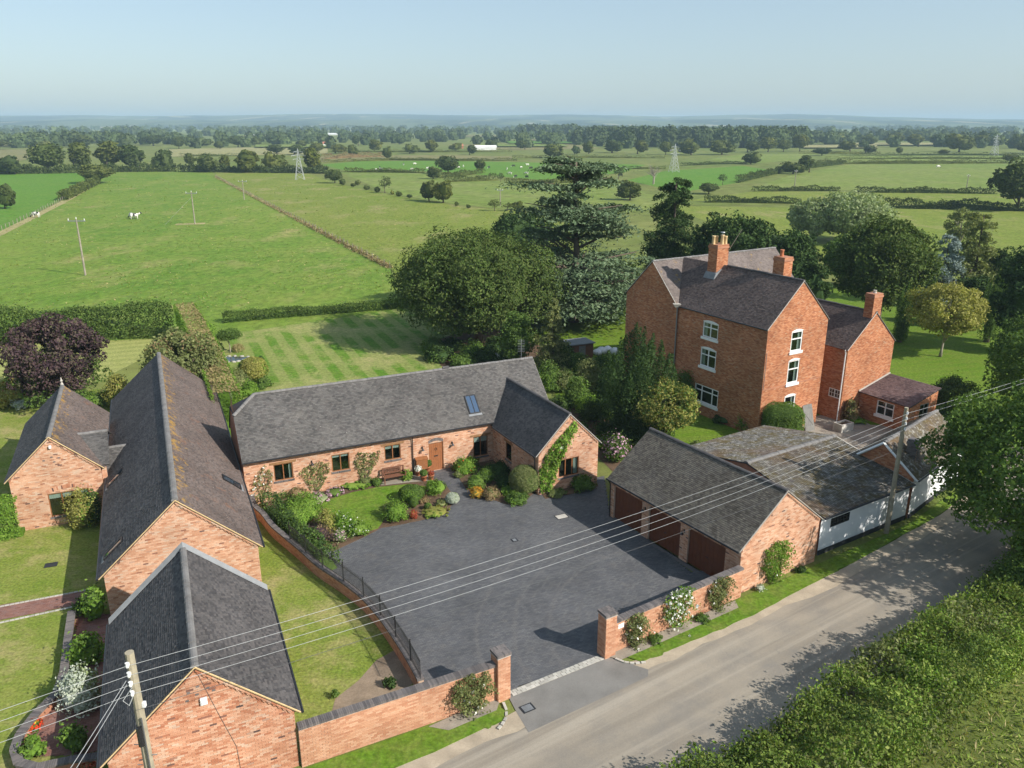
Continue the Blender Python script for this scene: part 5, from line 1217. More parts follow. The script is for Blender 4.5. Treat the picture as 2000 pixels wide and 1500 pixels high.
# ------------------------------------------------------------------ great trees round the houses
T(930, 668, 430, 352, 'lf_oak', 'oak_tree', 'great spreading oak standing behind the grey-roofed long house', n=56000, nc=230, lsize=.285, zb=.1, rc=1.55, egg=.14, limbs=16, tr=.55, k=.6, core=True)
def cedar(px, py, pyt, label):
    x, y = G(px, py); H = HT(px, py, pyt); root = thing('cedar_tree', label, 'tree', (x, y, 0)); s = dep(px, py)/FPX
    Cs, Ns, sz = [], [], []; limbs = []
    tiers = []
    for i in range(112):
        t_ = random.random()**1.25; z = H*(.10+.88*t_)
        if .42 < t_ < .56 and random.random() < .55: continue
        prof = (1.0 if t_ < .48 else .72)*(1-.15*t_) if t_ < .85 else .45
        reach = (10.0*prof)*random.uniform(.6, 1.0); a = random.uniform(0, 2*PI); tiers.append((z, a, reach))
    for i in range(9): tiers.append((H*random.uniform(.88, .985), random.uniform(0, 2*PI), random.uniform(1.2, 4.2)))
    for z, a, rch in tiers:
        ca, sa = math.cos(a), math.sin(a); tip = (ca*rch, sa*rch, z+rch*random.uniform(-.06, .16)); limbs.append((max(z-rch*.28, H*.08), tip))
        for j in range(5):
            f = .38+.66*j/4; cx, cy = ca*rch*f, sa*rch*f; w = rch*.32*random.uniform(.7, 1.2)*(1.15-abs(f-.75)); n = 105
            d_ = rng.normal(size=(n, 2))*w*.62; lift = z-rch*.05+(rch*.10)*f; dist = np.hypot(d_[:, 0], d_[:, 1])
            ox, oy = random.uniform(-.35, .35)*rch*.45, random.uniform(-.35, .35)*rch*.45
            C = np.stack([cx+d_[:, 0]+ox, cy+d_[:, 1]+oy, lift-dist*.16+rng.normal(0, .12, n)], 1); Cs.append(C); Ns.append(np.tile((0, 0, 1.), (n, 1)))
    C = np.concatenate(Cs); N = np.concatenate(Ns)
    mobj('crown', leafmesh('crown', [(leaf_arrays(C, .46, N, .62, .45), 'lf_cedar')]), root, local=True)
    mobj('trunk', trunk_mesh('trunk', H*.97, .5, limbs, 'bark'), root, local=True)
    return root
cedar(1120, 628, 306, 'tall grey-green cedar with flat layered branches and a bare upper trunk')
def conifer(px, py, pyt, wpx, leaf, name, label, n=9000, lsize=.3, droop=.3, tiers=26, bark='bark', top=.12, group=None, rag=.25, lo=.06):
    x, y = G(px, py); H = HT(px, py, pyt); R = wpx*dep(px, py)/FPX/2; root = thing(name, label, 'tree', (x, y, 0), group); Cs, Ns, limbs = [], [], []; k = 0
    br = []
    for i in range(tiers):
        t_ = i/tiers; z = H*(lo+(1-lo)*t_); r = R*((1-t_)*(1-top)+top)**.85*random.uniform(1-rag, 1.05)
        for j in range(max(3, int(9*(1-t_)))): br.append((z+random.uniform(-.3, .3), random.uniform(0, 2*PI), r*random.uniform(.7, 1.05)))
    m = max(12, n//len(br))
    for z, a, r in br:
        f = rng.uniform(.12, 1, m)**.7; wv = rng.normal(0, .13, m)*r; ca, sa = math.cos(a), math.sin(a)
        C = np.stack([ca*r*f-sa*wv, sa*r*f+ca*wv, z-droop*r*f*f+rng.normal(0, .06*r+.03, m)], 1); Cs.append(C); Ns.append(np.tile((ca*.4, sa*.4, .8), (m, 1)))
        if random.random() < .4: limbs.append((max(z, .2), (ca*r*.8, sa*r*.8, z-droop*r*.6)))
    C = np.concatenate(Cs); C[:, 2] = np.maximum(C[:, 2], .05)
    mobj('crown', leafmesh('crown', [(leaf_arrays(C, lsize, np.concatenate(Ns), .5, .4), leaf)]), root, local=True)
    mobj('trunk', trunk_mesh('trunk', H*.96, max(.07, H*.018), limbs[:24], bark), root, local=True); return root
conifer(1308, 580, 345, 175, 'lf_dark', 'conifer_tree', 'dark ragged conifer rising between the cedar and the farmhouse roof', 30000, .38, .2, rag=.3, top=.34, tiers=36)
T(1020, 520, 405, 130, 'lf_dark', 'laurel_tree', 'dark broad evergreen between the oak crown and the cedar', n=9000, nc=80, lsize=.45, zb=.3, core=True)
T(1390, 600, 425, 110, 'lf_dark', 'holm_oak_tree', 'dark evergreen left of the farmhouse chimney stack', n=9000, nc=80, lsize=.42, zb=.4, core=True)
T(1205, 600, 500, 100, 'lf_oak', 'juniper_tree', 'low green conifer at the foot of the cedar', n=7000, nc=70, lsize=.36, zb=.2, core=True)
conifer(1078, 735, 586, 110, 'lf_olive', 'larch_tree', 'feathery pale green larch beside the oak', 11000, .24, .05, rag=.3, tiers=34)
conifer(1832, 600, 456, 120, 'lf_blue', 'spruce_tree', 'silvery blue spruce behind the yellow-green tree', 15000, .3, .2, top=.2)
conifer(1890, 600, 415, 110, 'lf_olive', 'pine_tree', 'loose olive green pine behind the blue spruce', 8000, .42, .1, rag=.5, top=.4, lo=.3)
def spires(px, py, pyt, wpx, leaf, name, label, n=14000, ns=44, cat='tree', lsize=.2, taper=.55):
    """yew-like tree made of many upright plumes"""
    x, y = G(px, py); H = HT(px, py, pyt); R = wpx*dep(px, py)/FPX/2; root = thing(name, label, cat, (x, y, 0)); Cs, Ns = [], []; m = n//ns
    for i in range(ns):
        a = random.uniform(0, 2*PI); r = R*math.sqrt(random.random())*.84; h = H*(1-taper*(r/R)**2)*random.uniform(.86, 1.02); w = R*random.uniform(.19, .26)
        t_ = rng.uniform(0, 1, m); d = rdir(m); ww = w*np.minimum(1, (1-t_)*2.6+.08)
        C = np.stack([math.cos(a)*r*(1+.12*t_)+d[:, 0]*ww, math.sin(a)*r*(1+.12*t_)+d[:, 1]*ww, .05*H+t_*h*.95], 1); Cs.append(C); d[:, 2] = .35; Ns.append(unit(d))
    V, Q = ellip_core(R*.45, R*.45, H*.30, (0, 0, H*.32))
    mobj('crown', leafmesh('crown', [(leaf_arrays(np.concatenate(Cs), lsize, np.concatenate(Ns), .55, .4), leaf)], (V, Q, leaf)), root, local=True)
    mobj('trunk', trunk_mesh('trunk', H*.5, H*.03, []), root, local=True); return root
spires(1243, 862, 632, 148, 'lf_dark', 'yew_tree', 'dark upright fluted yew in front of the farmhouse left wall', 38000, 46, lsize=.17, taper=.45)
T(1292, 880, 738, 140, 'lf_yellow', 'maple_tree', 'light yellow-green small tree in front of the yew', n=7000, nc=110, lsize=.18, zb=1.2, rc=.6, limbs=8, tr=.1, extra=lambda c, H, R: [(leaf_arrays(clump_cloud(c, .6, 5500)[0], .18), 'lf_mid')])
T(1010, 722, 605, 78, 'lf_mid', 'rounded_tree', 'rounded mid-green evergreen between the oak and the larch', n=7000, nc=90, lsize=.2, zb=.3, rc=.6, core=True)
T(1440, 610, 410, 170, 'lf_dark', 'holm_oak_tree', 'broad dark evergreen tree directly behind the farmhouse chimneys', n=14000, nc=120, lsize=.42, zb=.5, rc=1.5, core=True)
T(1532, 620, 440, 120, 'lf_dark', 'holm_oak_tree', 'dark evergreen tree behind the farmhouse gable, next to the willows', n=11000, nc=100, lsize=.42, zb=.5, rc=1.3, core=True)
T(1578, 660, 500, 75, 'lf_dark', 'holly_tree', 'small dark tree showing just above the farmhouse gable', n=7000, nc=70, lsize=.3, zb=.3, core=True)
T(1583, 470, 384, 98, 'lf_pale', 'willow_tree', 'smaller rounded pale willow, the nearer of the two', n=8000, nc=90, lsize=.6, zb=.3, core=True)
T(1662, 474, 370, 165, 'lf_pale', 'willow_tree', 'large billowing pale willow beyond the farmhouse', n=13000, nc=130, lsize=.6, zb=.3, core=True)
T(1712, 632, 424, 200, 'lf_oak', 'beech_tree', 'big round dark tree beyond the chimney of the farmhouse extension', n=26000, nc=190, lsize=.38, zb=1.2, rc=1.3, core=True, limbs=10)
T(1836, 697, 548, 152, 'lf_yellow', 'maple_tree', 'yellow-green round-headed tree standing on the striped house lawn', n=16000, nc=150, lsize=.24, zb=1.6, rc=.7, tr=.13, bark='bark_pale', limbs=10)
spires(1757, 668, 545, 42, 'lf_mid', 'cypress_tree', 'narrow green cypress to the left of the yellow-green tree', 6000, 14, lsize=.18, taper=.3)
spires(1926, 668, 522, 40, 'lf_mid', 'cypress_tree', 'narrow green cypress to the right of the yellow-green tree', 6000, 14, lsize=.18, taper=.3)
T(1868, 500, 402, 60, 'lf_olive', 'thorn_tree', 'thin brownish half-bare tree behind the spruce', n=2600, nc=60, lsize=.4, limbs=18, bark='bark_pale')
T(1985, 690, 470, 120, 'lf_dark', 'yew_tree', 'broad dark yew at the edge of the house lawn', n=11000, nc=90, lsize=.36, zb=.2, core=True)
T(1985, 412, 308, 110, 'far_field_tree', 'oak_tree', 'large dark field oak at the right edge of the far meadows', n=9000, nc=90, lsize=.9, zb=2)
T(2010, 800, 620, 150, 'lf_mid', 'apple_tree', 'leaning garden tree at the right edge of the house lawn', n=10000, nc=90, lsize=.24, zb=2.2, lean=(-1., 0), bark='bark_pale', tr=.18)
T(1895, 640, 540, 90, 'lf_dark', 'laurel_tree', 'dark laurel mass behind the yellow-green tree', n=8000, nc=70, lsize=.34, zb=.2, core=True)
T(1955, 600, 478, 110, 'lf_dark', 'yew_tree', 'dark tree filling the gap left of the broad yew', n=8000, nc=70, lsize=.36, zb=.2, core=True)
T(1650, 560, 452, 110, 'lf_mid', 'thorn_tree', 'green tree between the willows and the big round dark tree', n=8000, nc=80, lsize=.4, zb=.2, core=True)
# ash over the lane
ax, ay = 28.4, 35.9
make_tree('ash_tree', 'big leafy ash overhanging the lane opposite the white sheds', 'tree', (ax, ay), 10.6, 6.7, 'lf_mid', n=40000, nc=300, lsize=.24, zb=.3, rc=.85, limbs=16, tr=.3, lean=(-.5, .3), k=.5)
make_tree('ash_tree', 'second ash further along the lane beyond the white sheds', 'tree', (36.5, 50.5), 9.5, 4.6, 'lf_mid', n=16000, nc=120, lsize=.26, zb=1.0, rc=.9, limbs=8, tr=.22)
# left side
T(118, 792, 608, 190, 'lf_purple', 'copper_beech_tree', 'dark purple copper beech beside the small annexe', n=19000, nc=170, lsize=.26, zb=.4, rc=.75, limbs=10, extra=lambda c, H, R: [(leaf_arrays(clump_cloud(c[:18]*np.array([1, 1, .6]), .8, 2200)[0], .24), 'lf_mid')])
T(362, 790, 640, 150, 'lf_olive', 'olive_willow_tree', 'loose olive green tree rising behind the long barn ridge', n=14000, nc=120, lsize=.26, zb=.4, rc=.8, limbs=8, extra=lambda c, H, R: [(leaf_arrays(clump_cloud(c[:30], .8, 2600)[0], .22), 'lf_brown')])
S(235, 800, 60, 75, 'lf_yellow', 'shrub', 'golden yellow shrub between the copper beech and the barn', 2600, .17)
S(25, 800, 95, 65, 'lf_yellow', 'shrub', 'yellow and red-tinged shrub at the left edge beneath the copper beech', 2600, .17, flowers=('lf_red', 260))
S(42, 802, 42, 26, 'lf_silver', 'shrub', 'pale silver shrub in the border at the left edge', 1400, .13)
S(180, 802, 70, 40, 'lf_mid', 'shrub', 'low green shrub beside the annexe roof', 1800, .15)
S(150, 815, 50, 30, 'lf_dark', 'shrub', 'small dark shrub behind the annexe roof', 1200, .14)
# ------------------------------------------------------------------ garden hedges
hedge('hedge', 'tall rough field hedge behind the copper beech', [G(-120, 668), G(60, 666), G(200, 660), G(338, 655)], 2.2, 3.2, 'lf_hedge', 620, .26, rough=.22, hj=.08)
hedge('hedge', 'tall clipped hedge with brown sunlit top running beside the barn', [G(367, 652), G(388, 690), G(418, 760), G(452, 850)], 2.0, 3.4, 'lf_bright', 900, .16, top='lf_hedgetop', rough=.06, hj=.02)
hedge('hedge', 'low hedge along the far edge of the striped lawn', [G(435, 630), G(560, 619), G(700, 608), G(800, 600), G(900, 592)], 1.0, 1.0, 'lf_hedge', 420, .18, hj=.12)
x0, y0 = G(18, 1050); hedge('hedge', 'clipped green hedge block against the annexe gable', [(x0-1.6, y0-.3), (x0+.55, y0+.55)], 1.3, 2.2, 'lf_bright', 2400, .11, rough=.04, hj=.02)
# back garden
x, y = G(450, 690); 
make_tree('topiary_tree', 'small mushroom-shaped clipped tree on the striped lawn', 'tree', (x, y), 2.6, 1.35, 'lf_mid', n=4200, nc=90, zb=1.3, lsize=.15, rc=.36, tr=.07, bark='bark_pale', limbs=4, core=True)
for px, py, w, h, lf, lb in ((410, 672, 34, 46, 'lf_bright', 'bright green shrub next to the mushroom-shaped tree'), (425, 690, 26, 26, 'lf_dark', 'low dark shrub under the mushroom-shaped tree'), (497, 752, 56, 56, 'lf_yellow', 'large golden-green dome shrub by the striped lawn'), (512, 730, 15, 34, 'lf_dark', 'small dark upright conifer behind the golden dome shrub'), (466, 762, 55, 46, 'lf_olive', 'olive green mound between pond and long house'), (457, 790, 30, 38, 'lf_pale', 'pale tall shrub beside the hipped roof end'), (488, 778, 40, 38, 'lf_bright', 'bright green shrub close behind the long house roof'), (516, 762, 38, 26, 'lf_mid', 'low blue-green shrub at the corner of the striped lawn'), (440, 800, 26, 30, 'lf_olive', 'small olive shrub at the barn corner'), (478, 722, 26, 18, 'lf_dark', 'dark low plant by the pond')):
    S(px, py, w, h, lf, 'shrub', lb, 1500, .14, clip='dome' in lb)
S(466, 690, 26, 22, 'lf_straw', 'ornamental_grass', 'straw-coloured ornamental grass beside the pond', 900, .3, cat='grass clump', asp=.12, core=False)
po = MB(); c = G(452, 702); po.poly([(c[0]+1.5*math.cos(a)*(1+.2*math.sin(2*a)), c[1]+.9*math.sin(a), .045) for a in [2*PI*i/18 for i in range(18)]]); tag(po.build('pond', M['water']), 'small garden pond reflecting the sky', 'pond')
pe = thing('pond_edging', 'ring of pale stones round the garden pond', 'stones', (c[0], c[1], 0)); ms = MB().lathe([(.02, -.02), (.24, .0), (.2, .09), (.05, .12)], n=7).mesh('stone', M['stone'])
for i in range(16):
    a = 2*PI*i/16; o = bpy.data.objects.new('stone', ms); col.objects.link(o); o.parent = pe; o.location = (1.65*math.cos(a)*(1+.2*math.sin(2*a)), 1.05*math.sin(a), .02); o.rotation_euler = (0, 0, a*3); o.scale = (1, .7, 1)
# shade border under the oak
for i, (px, py, w, h, lf) in enumerate(((845, 695, 50, 40, 'lf_mid'), (925, 705, 60, 44, 'lf_mid'), (970, 700, 60, 50, 'lf_dark'), (1010, 735, 50, 40, 'lf_mid'))): S(px, py, w, h, lf, 'shrub', ['leafy shrub at the edge of the striped lawn beneath the oak', 'green shrub in front of the oak trunk', 'dark shrub behind the short white fence', 'green shrub right of the short white fence'][i], 1500, .17)
for i, (px, py, w, h, lf) in enumerate(((858, 712, 70, 40, 'lf_dark'), (905, 722, 60, 36, 'lf_mid'), (950, 715, 60, 40, 'lf_dark'), (990, 722, 50, 44, 'lf_dark'), (1040, 742, 60, 40, 'lf_mid'), (880, 690, 60, 34, 'lf_dark'))):
    S(px, py, w, h, lf, 'shrub', ['broad dark shrub at the lawn corner under the oak', 'green shrub just above the long house ridge', 'dark shrub by the white fence under the oak', 'dark upright shrub left of the rounded evergreen', 'green shrub behind the ridge aerial', 'dark shrub in the deepest shade below the oak'][i], 1500, .18)
for i, (px, py, w, h, lf) in enumerate(((1125, 800, 60, 70, 'lf_mid'), (1160, 830, 60, 60, 'lf_dark'), (1105, 770, 50, 50, 'lf_olive'), (1150, 770, 60, 80, 'lf_olive'), (1190, 800, 60, 90, 'lf_dark'), (1215, 850, 60, 50, 'lf_mid'), (1180, 862, 50, 40, 'lf_dark'), (1130, 850, 45, 30, 'lf_mid'))):
    S(px, py, w, h, lf, 'shrub', ['mid-green bush by the roof verge of the long house', 'dark bush behind the wing', 'olive bush behind the ridge end of the long house', 'tall olive bush left of the yew', 'tall dark bush at the foot of the yew', 'green bush between yew and garage', 'dark bush right of the wing gable', 'low green bush beside the wing roof'][i], 1700, .15)
for i, (px, py, w, h, lf) in enumerate(((1070, 770, 60, 70, 'lf_mid'), (1100, 740, 60, 80, 'lf_dark'), (1130, 745, 50, 60, 'lf_mid'), (1145, 815, 50, 50, 'lf_bright'), (1175, 750, 60, 60, 'lf_dark'), (1230, 880, 50, 40, 'lf_mid'), (1095, 810, 40, 40, 'lf_dark'), (1165, 880, 40, 30, 'lf_mid'), (1250, 905, 40, 30, 'lf_dark'))):
    S(px, py, w, h, lf, 'shrub', ['leafy bush just behind the ridge aerial', 'dark tall bush below the larch', 'green bush beside the dark shed', 'bright bush behind the verge of the long house', 'dark bush in front of the white sacks', 'green bush between hydrangea and garage', 'dark bush tucked behind the wing ridge', 'leafy green bush left of the hydrangea', 'dark bush behind the garage ridge end'][i], 1500, .15)
S(1205, 905, 62, 60, 'lf_mid', 'hydrangea', 'pink-flowered hydrangea between the wing and the garage', 1800, .12, flowers=('fl_pink', 520), fsize=.13)
S(1185, 880, 40, 40, 'lf_mid', 'hydrangea', 'smaller pink hydrangea behind the larger one', 1100, .12, flowers=('fl_pink', 160), fsize=.12)
# ------------------------------------------------------------------ front garden
FG = [
 (775, 1022, 52, 52, 'lf_bright', 'round bright green leafy shrub at the edge of the forecourt', 3000, .10, {}),
 (804, 985, 50, 38, 'lf_mid', 'clipped green dome beside the front lawn', 2600, .08, dict(clip=True)),
 (808, 995, 18, 28, 'lf_mid', 'small clipped green egg in the island bed', 1100, .07, dict(clip=True)),
 (853, 970, 48, 38, 'lf_bright', 'glossy green shrub by the front path', 2200, .11, {}),
 (884, 988, 27, 26, 'lf_silver', 'silvery round shrub at the tip of the island bed', 1600, .07, dict(clip=True)),
 (836, 998, 15, 15, 'lf_mid', 'tiny clipped ball in the island bed', 700, .06, dict(clip=True)),
 (808, 1016, 18, 22, 'lf_red', 'small dark red barberry in the island bed', 700, .08, {}),
 (850, 1012, 64, 22, 'lf_yellow', 'low yellow-green heather mat along the forecourt edge', 1800, .08, dict(lob=.8)),
 (590, 1028, 95, 62, 'lf_bright', 'large sprawling green shrub behind the curved wall', 5200, .10, dict(d=4.2)),
 (642, 1042, 36, 58, 'lf_yellow', 'yellow variegated shrub next to the sprawling green one', 2000, .09, {}),
 (622, 1068, 62, 52, 'lf_purple', 'dark smoky purple shrub beside the railings', 3000, .09, {}),
 (672, 1042, 52, 46, 'lf_bright', 'tall feathery plant with white flowers in the lawn corner', 1900, .11, dict(flowers=('fl_white', 60))),
 (702, 1050, 46, 34, 'lf_bright', 'fresh green clump with white flowers at the lawn point', 1500, .10, dict(flowers=('fl_white', 40))),
 (664, 1062, 26, 30, 'lf_pale', 'pale pinkish plant at the forecourt corner', 800, .09, dict(flowers=('fl_pink', 120))),
 (548, 975, 46, 34, 'lf_mid', 'green shrub under the first window of the long house', 1900, .11, {}),
 (583, 978, 42, 30, 'lf_brown', 'brownish shrub below the wall climber', 1400, .10, {}),
 (620, 985, 62, 17, 'lf_pale', 'drift of pink flowers along the front lawn', 1300, .08, dict(flowers=('fl_pink', 420))),
 (655, 970, 40, 17, 'lf_mid', 'pink and green edging plant beside the pink drift', 900, .08, dict(flowers=('fl_pink', 150))),
 (690, 962, 80, 18, 'lf_bright', 'long low green border plant against the house', 1800, .08, dict(d=1.2)),
 (736, 951, 26, 20, 'lf_mid', 'rounded green plant left of the bench', 1000, .09, {}),
 (795, 940, 24, 26, 'lf_bright', 'green clump right of the bench', 900, .09, {}),
 (907, 928, 52, 40, 'lf_bright', 'bright glossy shrub right of the front door', 2200, .11, dict(flowers=('fl_red', 24))),
 (930, 958, 46, 34, 'lf_mid', 'round mid-green shrub in the right-hand bed', 1700, .09, {}),
 (932, 975, 34, 26, 'lf_orange', 'orange-yellow shrub at the bend of the path', 1500, .09, {}),
 (958, 978, 42, 30, 'lf_brown', 'bronze and green shrub beside the orange one', 1500, .09, {}),
 (1025, 972, 62, 66, 'lf_olive', 'big grey-green dome against the wing corner', 4200, .08, dict(clip=True)),
 (1012, 988, 54, 32, 'lf_mid', 'low spreading blue-green shrub at the forecourt', 2200, .08, {}),
 (968, 935, 66, 36, 'lf_dark', 'dark evergreen mass below the last front window', 2400, .10, {}),
 (985, 955, 40, 30, 'lf_dark', 'dark bush in the middle of the right-hand bed', 1400, .10, {}),
 (1003, 920, 32, 52, 'lf_mid', 'small upright tree-like shrub against the wing side wall', 1700, .11, {}),
 (1137, 962, 52, 38, 'lf_mid', 'leafy green shrub under the wing gable', 2200, .12, {}),
 (1088, 972, 46, 20, 'lf_olive', 'grey-green lavender row below the wing window', 1400, .07, {}),
]
for px, py, w, h, lf, lb, n, ls, kw in FG: S(px, py, w, h, lf, 'shrub', lb, n, ls, **kw)
iv = [CW[i]+(CW[i+1]-CW[i]).normalized().cross(Vector((0, 0, -1)))*.75 for i in range(1, 7)]
hedge('border_hedge', 'informal dark border hedge just inside the low curved wall', [(p.x, p.y) for p in iv], .8, .95, 'lf_mid', 800, .11, rough=.1, hj=.2, mixm=['lf_dark', 'lf_mid', 'lf_dark', 'lf_mid'])
for px, py, w, h, lf, lb in ((515, 968, 30, 26, 'lf_mid', 'green shrub in the corner by the side gate'), (605, 962, 40, 22, 'lf_bright', 'fresh green plant under the first wall climber'), (640, 955, 36, 18, 'lf_mid', 'low leafy plant between the climbers'), (715, 950, 30, 22, 'lf_olive', 'olive plant under the fan-trained climber'), (760, 1000, 26, 18, 'lf_olive', 'low olive plant filling the island bed tip'), (825, 985, 30, 16, 'lf_brown', 'brown low heather in the island bed'), (862, 992, 26, 14, 'lf_olive', 'pale low plant beside the silvery shrub'), (950, 945, 44, 34, 'lf_mid', 'leafy green shrub in the middle of the right-hand bed'), (920, 915, 40, 24, 'lf_mid', 'green shrub against the wall right of the door'), (990, 970, 30, 22, 'lf_bright', 'bright low shrub between bronze and blue-green ones'), (895, 935, 22, 14, 'lf_olive', 'small pale plant edging the front path'), (1045, 955, 26, 26, 'lf_mid', 'green shrub at the foot of the gable climber'), (690, 1050, 28, 20, 'lf_mid', 'low green plant at the lawn point'), (575, 1000, 40, 34, 'lf_mid', 'mid-green shrub above the sprawling one')):
    S(px, py, w, h, lf, 'shrub', lb, 900, .10)
# pots by the door
def potted(px, py, label, leaf, r=.2, flowers=None, clip=True, h=.34, sz=.5):
    x, y = G(px, py); p = thing('potted_plant', label, 'potted plant', (x, y, .06)); q = MB(); q.lathe([(r*.7, 0), (r, h*.85), (r*1.1, h*.86), (r*1.1, h), (r*.85, h), (r*.8, h-.05)], n=10); q.build('pot', M['terracotta'], p, True, True)
    o = make_shrub('foliage', None, (0, 0), sz, sz*.9, leaf, 700, .07, flowers, clip=clip, cat=None, fsize=.08); o.location = (0, 0, h-.05); o.parent = p
potted(828, 940, 'clipped ball in a terracotta pot nearest the lawn by the door', 'lf_mid'); potted(817, 930, 'white-flowered plant in a pot beside the front door', 'lf_silver', flowers=('fl_white', 160), clip=False); potted(834, 922, 'larger clipped ball in a pot against the front door wall', 'lf_mid', sz=.65); potted(842, 938, 'reddish plant in a pot by the door path', 'lf_red', clip=False, sz=.4)
# climbers and roses on the walls
def climber(name, label, wl, poly, leaf, n=1500, ls=.11, flowers=None, depth=.35, stem=None, cat='climber', fs=.1):
    P = np.array(poly); lo, hi = P.min(0), P.max(0); X = rng.uniform(lo[0], hi[0], n*4); Z = rng.uniform(lo[1], hi[1], n*4); k = pip([tuple(p) for p in poly], X, Z); X, Z = X[k][:n], Z[k][:n]; m = len(X)
    nse = np.sin(X*9+Z*5)*np.sin(Z*8-X*3); kp = nse+rng.normal(0, .5, m) > -.55; X, Z = X[kp], Z[kp]; m = len(X)
    D = .03+np.abs(rng.normal(0, 1, m))*depth*.45*(.6+.4*np.sin(X*7)*np.cos(Z*6)); D = np.abs(D)
    C = np.array(wl.A)+X[:, None]*np.array(wl.d)+D[:, None]*np.array(wl.n)+Z[:, None]*np.array((0, 0, 1.))
    N = np.tile(np.array(wl.n)+np.array((0, 0, .5)), (m, 1)); gs = [(leaf_arrays(C, ls, unit(N), .5, .6), leaf)]
    if flowers:
        fm, nf = flowers; j = rng.choice(m, min(nf, m), replace=False); Cf = C[j]+np.array(wl.n)*.05
        for _ in range(3): gs.append((leaf_arrays(Cf+rng.normal(0, fs*.2, Cf.shape), fs, unit(N[j]), .5, .95), fm))
    c = wl.T(float((lo[0]+hi[0])/2), 0, 0); root = thing(name, label, cat, tuple(c)); mobj('foliage', leafmesh('foliage', gs), root)
    q = MB(); sx = (lo[0]+hi[0])/2 if stem is None else stem
    for i in range(4): j = random.randrange(m); q.tube([wl.T(sx+random.uniform(-.06, .06), .1, 0), wl.T(sx+(X[j]-sx)*.4, .08, Z[j]*.5), wl.T(float(X[j]), .05, float(Z[j]))], [.022, .016, .008], 5)
    q.build('stem', M['bark'], root); return root
wl_b = b_['s0'][0]; wl_w = w_['g0'][0]
climber('rose_climber', 'white climbing rose left of the first front window', wl_b, [(.15, .4), (1.4, .4), (1.65, 1.9), (1.2, 2.5), (.6, 1.9)], 'lf_olive', 700, .10, ('fl_white', 26))
climber('wall_climber', 'leafy climber under the lamp between the first two windows', wl_b, [(3.4, 1.2), (3.8, .3), (4.5, .3), (5.0, 1.2), (5.1, 1.9), (4.4, 2.1), (3.5, 1.9), (3.1, 1.5)], 'lf_olive', 1100, .11, stem=4.2)
climber('wall_climber', 'fan-trained climber between the second and third windows', wl_b, [(7.05, .3), (7.4, .3), (8.2, 1.6), (8.35, 2.2), (7.6, 2.1), (6.9, 2.3), (6.6, 1.7)], 'lf_olive', 1000, .11, stem=7.3)
gw = w_['ln']['g0']
climber('wall_climber', 'dense bright green climber covering the rake of the wing gable', wl_w, [(.15, .2), (.9, .1), (1.35, 1.6), (2.3, 3.4), (2.75, 4.1), (2.5, 4.55), (1.5, 3.7), (.5, 2.75), (.0, 1.7)], 'lf_bright', 3400, .14, depth=.5, stem=.6)
def wall_rose(label, A, B, s0, s1, h, lf, n, fl=None, depth=.9, name='rose_bush', ls=.10, base=None):
    wl = Wall(A, B); m = (s0+s1)/2; w = s1-s0
    return climber(name, label, wl, [(m-w*.18, .05), (m+w*.18, .05), (m+w*.5, h*.5), (m+w*.42, h*.9), (m, h), (m-w*.42, h*.88), (m-w*.5, h*.45)], lf, n, ls, fl, depth, m, 'rose', .11)
nnL = Vector((gdir.y, -gdir.x, 0))
dW = ((pierL-gdir*.28)-wA).normalized(); nW = Vector((dW.y, -dW.x, 0)); LW = ((pierL-gdir*.28)-wA).length
wall_rose('rose bush against the plain wall beside the gate pier', wA+nW*.12, pierL-gdir*.28+nW*.12, LW-2.0, LW-.2, 1.75, 'lf_olive', 2600, ('fl_white', 12))
d2 = (wB-pierR).normalized(); n2 = Vector((d2.y, -d2.x, 0)); A2, B2 = pierR+n2*.12, wB+n2*.12
wall_rose('rose bush next to the gate pier on the garage side', A2, B2, .85, 2.0, 1.7, 'lf_olive', 1900, ('fl_white', 14))
wall_rose('tall rose covered in white blooms in the middle of the wall', A2, B2, 3.0, 4.9, 2.15, 'lf_bright', 1900, ('fl_white', 120))
wall_rose('rose bush at the garage corner', A2, B2, 5.9, 7.4, 1.75, 'lf_olive', 2200, ('fl_white', 6))
wlg = g_w = None
gA, gB = fg.P(.04, fg.W-.22), fg.P(.04, .22)
wall_rose('green wall shrub in the middle of the garage gable', gA, gB, 1.5, 3.5, 2.3, 'lf_bright', 3200, ('fl_white', 4), name='wall_shrub')
for i, (s, w, lf, lb) in enumerate(((1.2, .5, 'lf_silver', 'tiny silver plant at the foot of the garage gable'), (4.3, .7, 'lf_dark', 'low dark plant at the white shed end of the garage gable'))):
    p = Wall(gA, gB).T(s, .35, 0); make_shrub('bedding_plant', lb, (p.x, p.y), w, .35, lf, 500, .07, z0=.05, cat='plant')
for i, s in enumerate((2.4, 5.3)):
    p = Wall(A2, B2).T(s, .4, 0); make_shrub('bedding_plant', ['low green plant between the first two roses', 'low green plant between the white rose and the corner rose'][i], (p.x, p.y), .8, .35, 'lf_mid', 600, .07, z0=.05, cat='plant')
mb = MB()
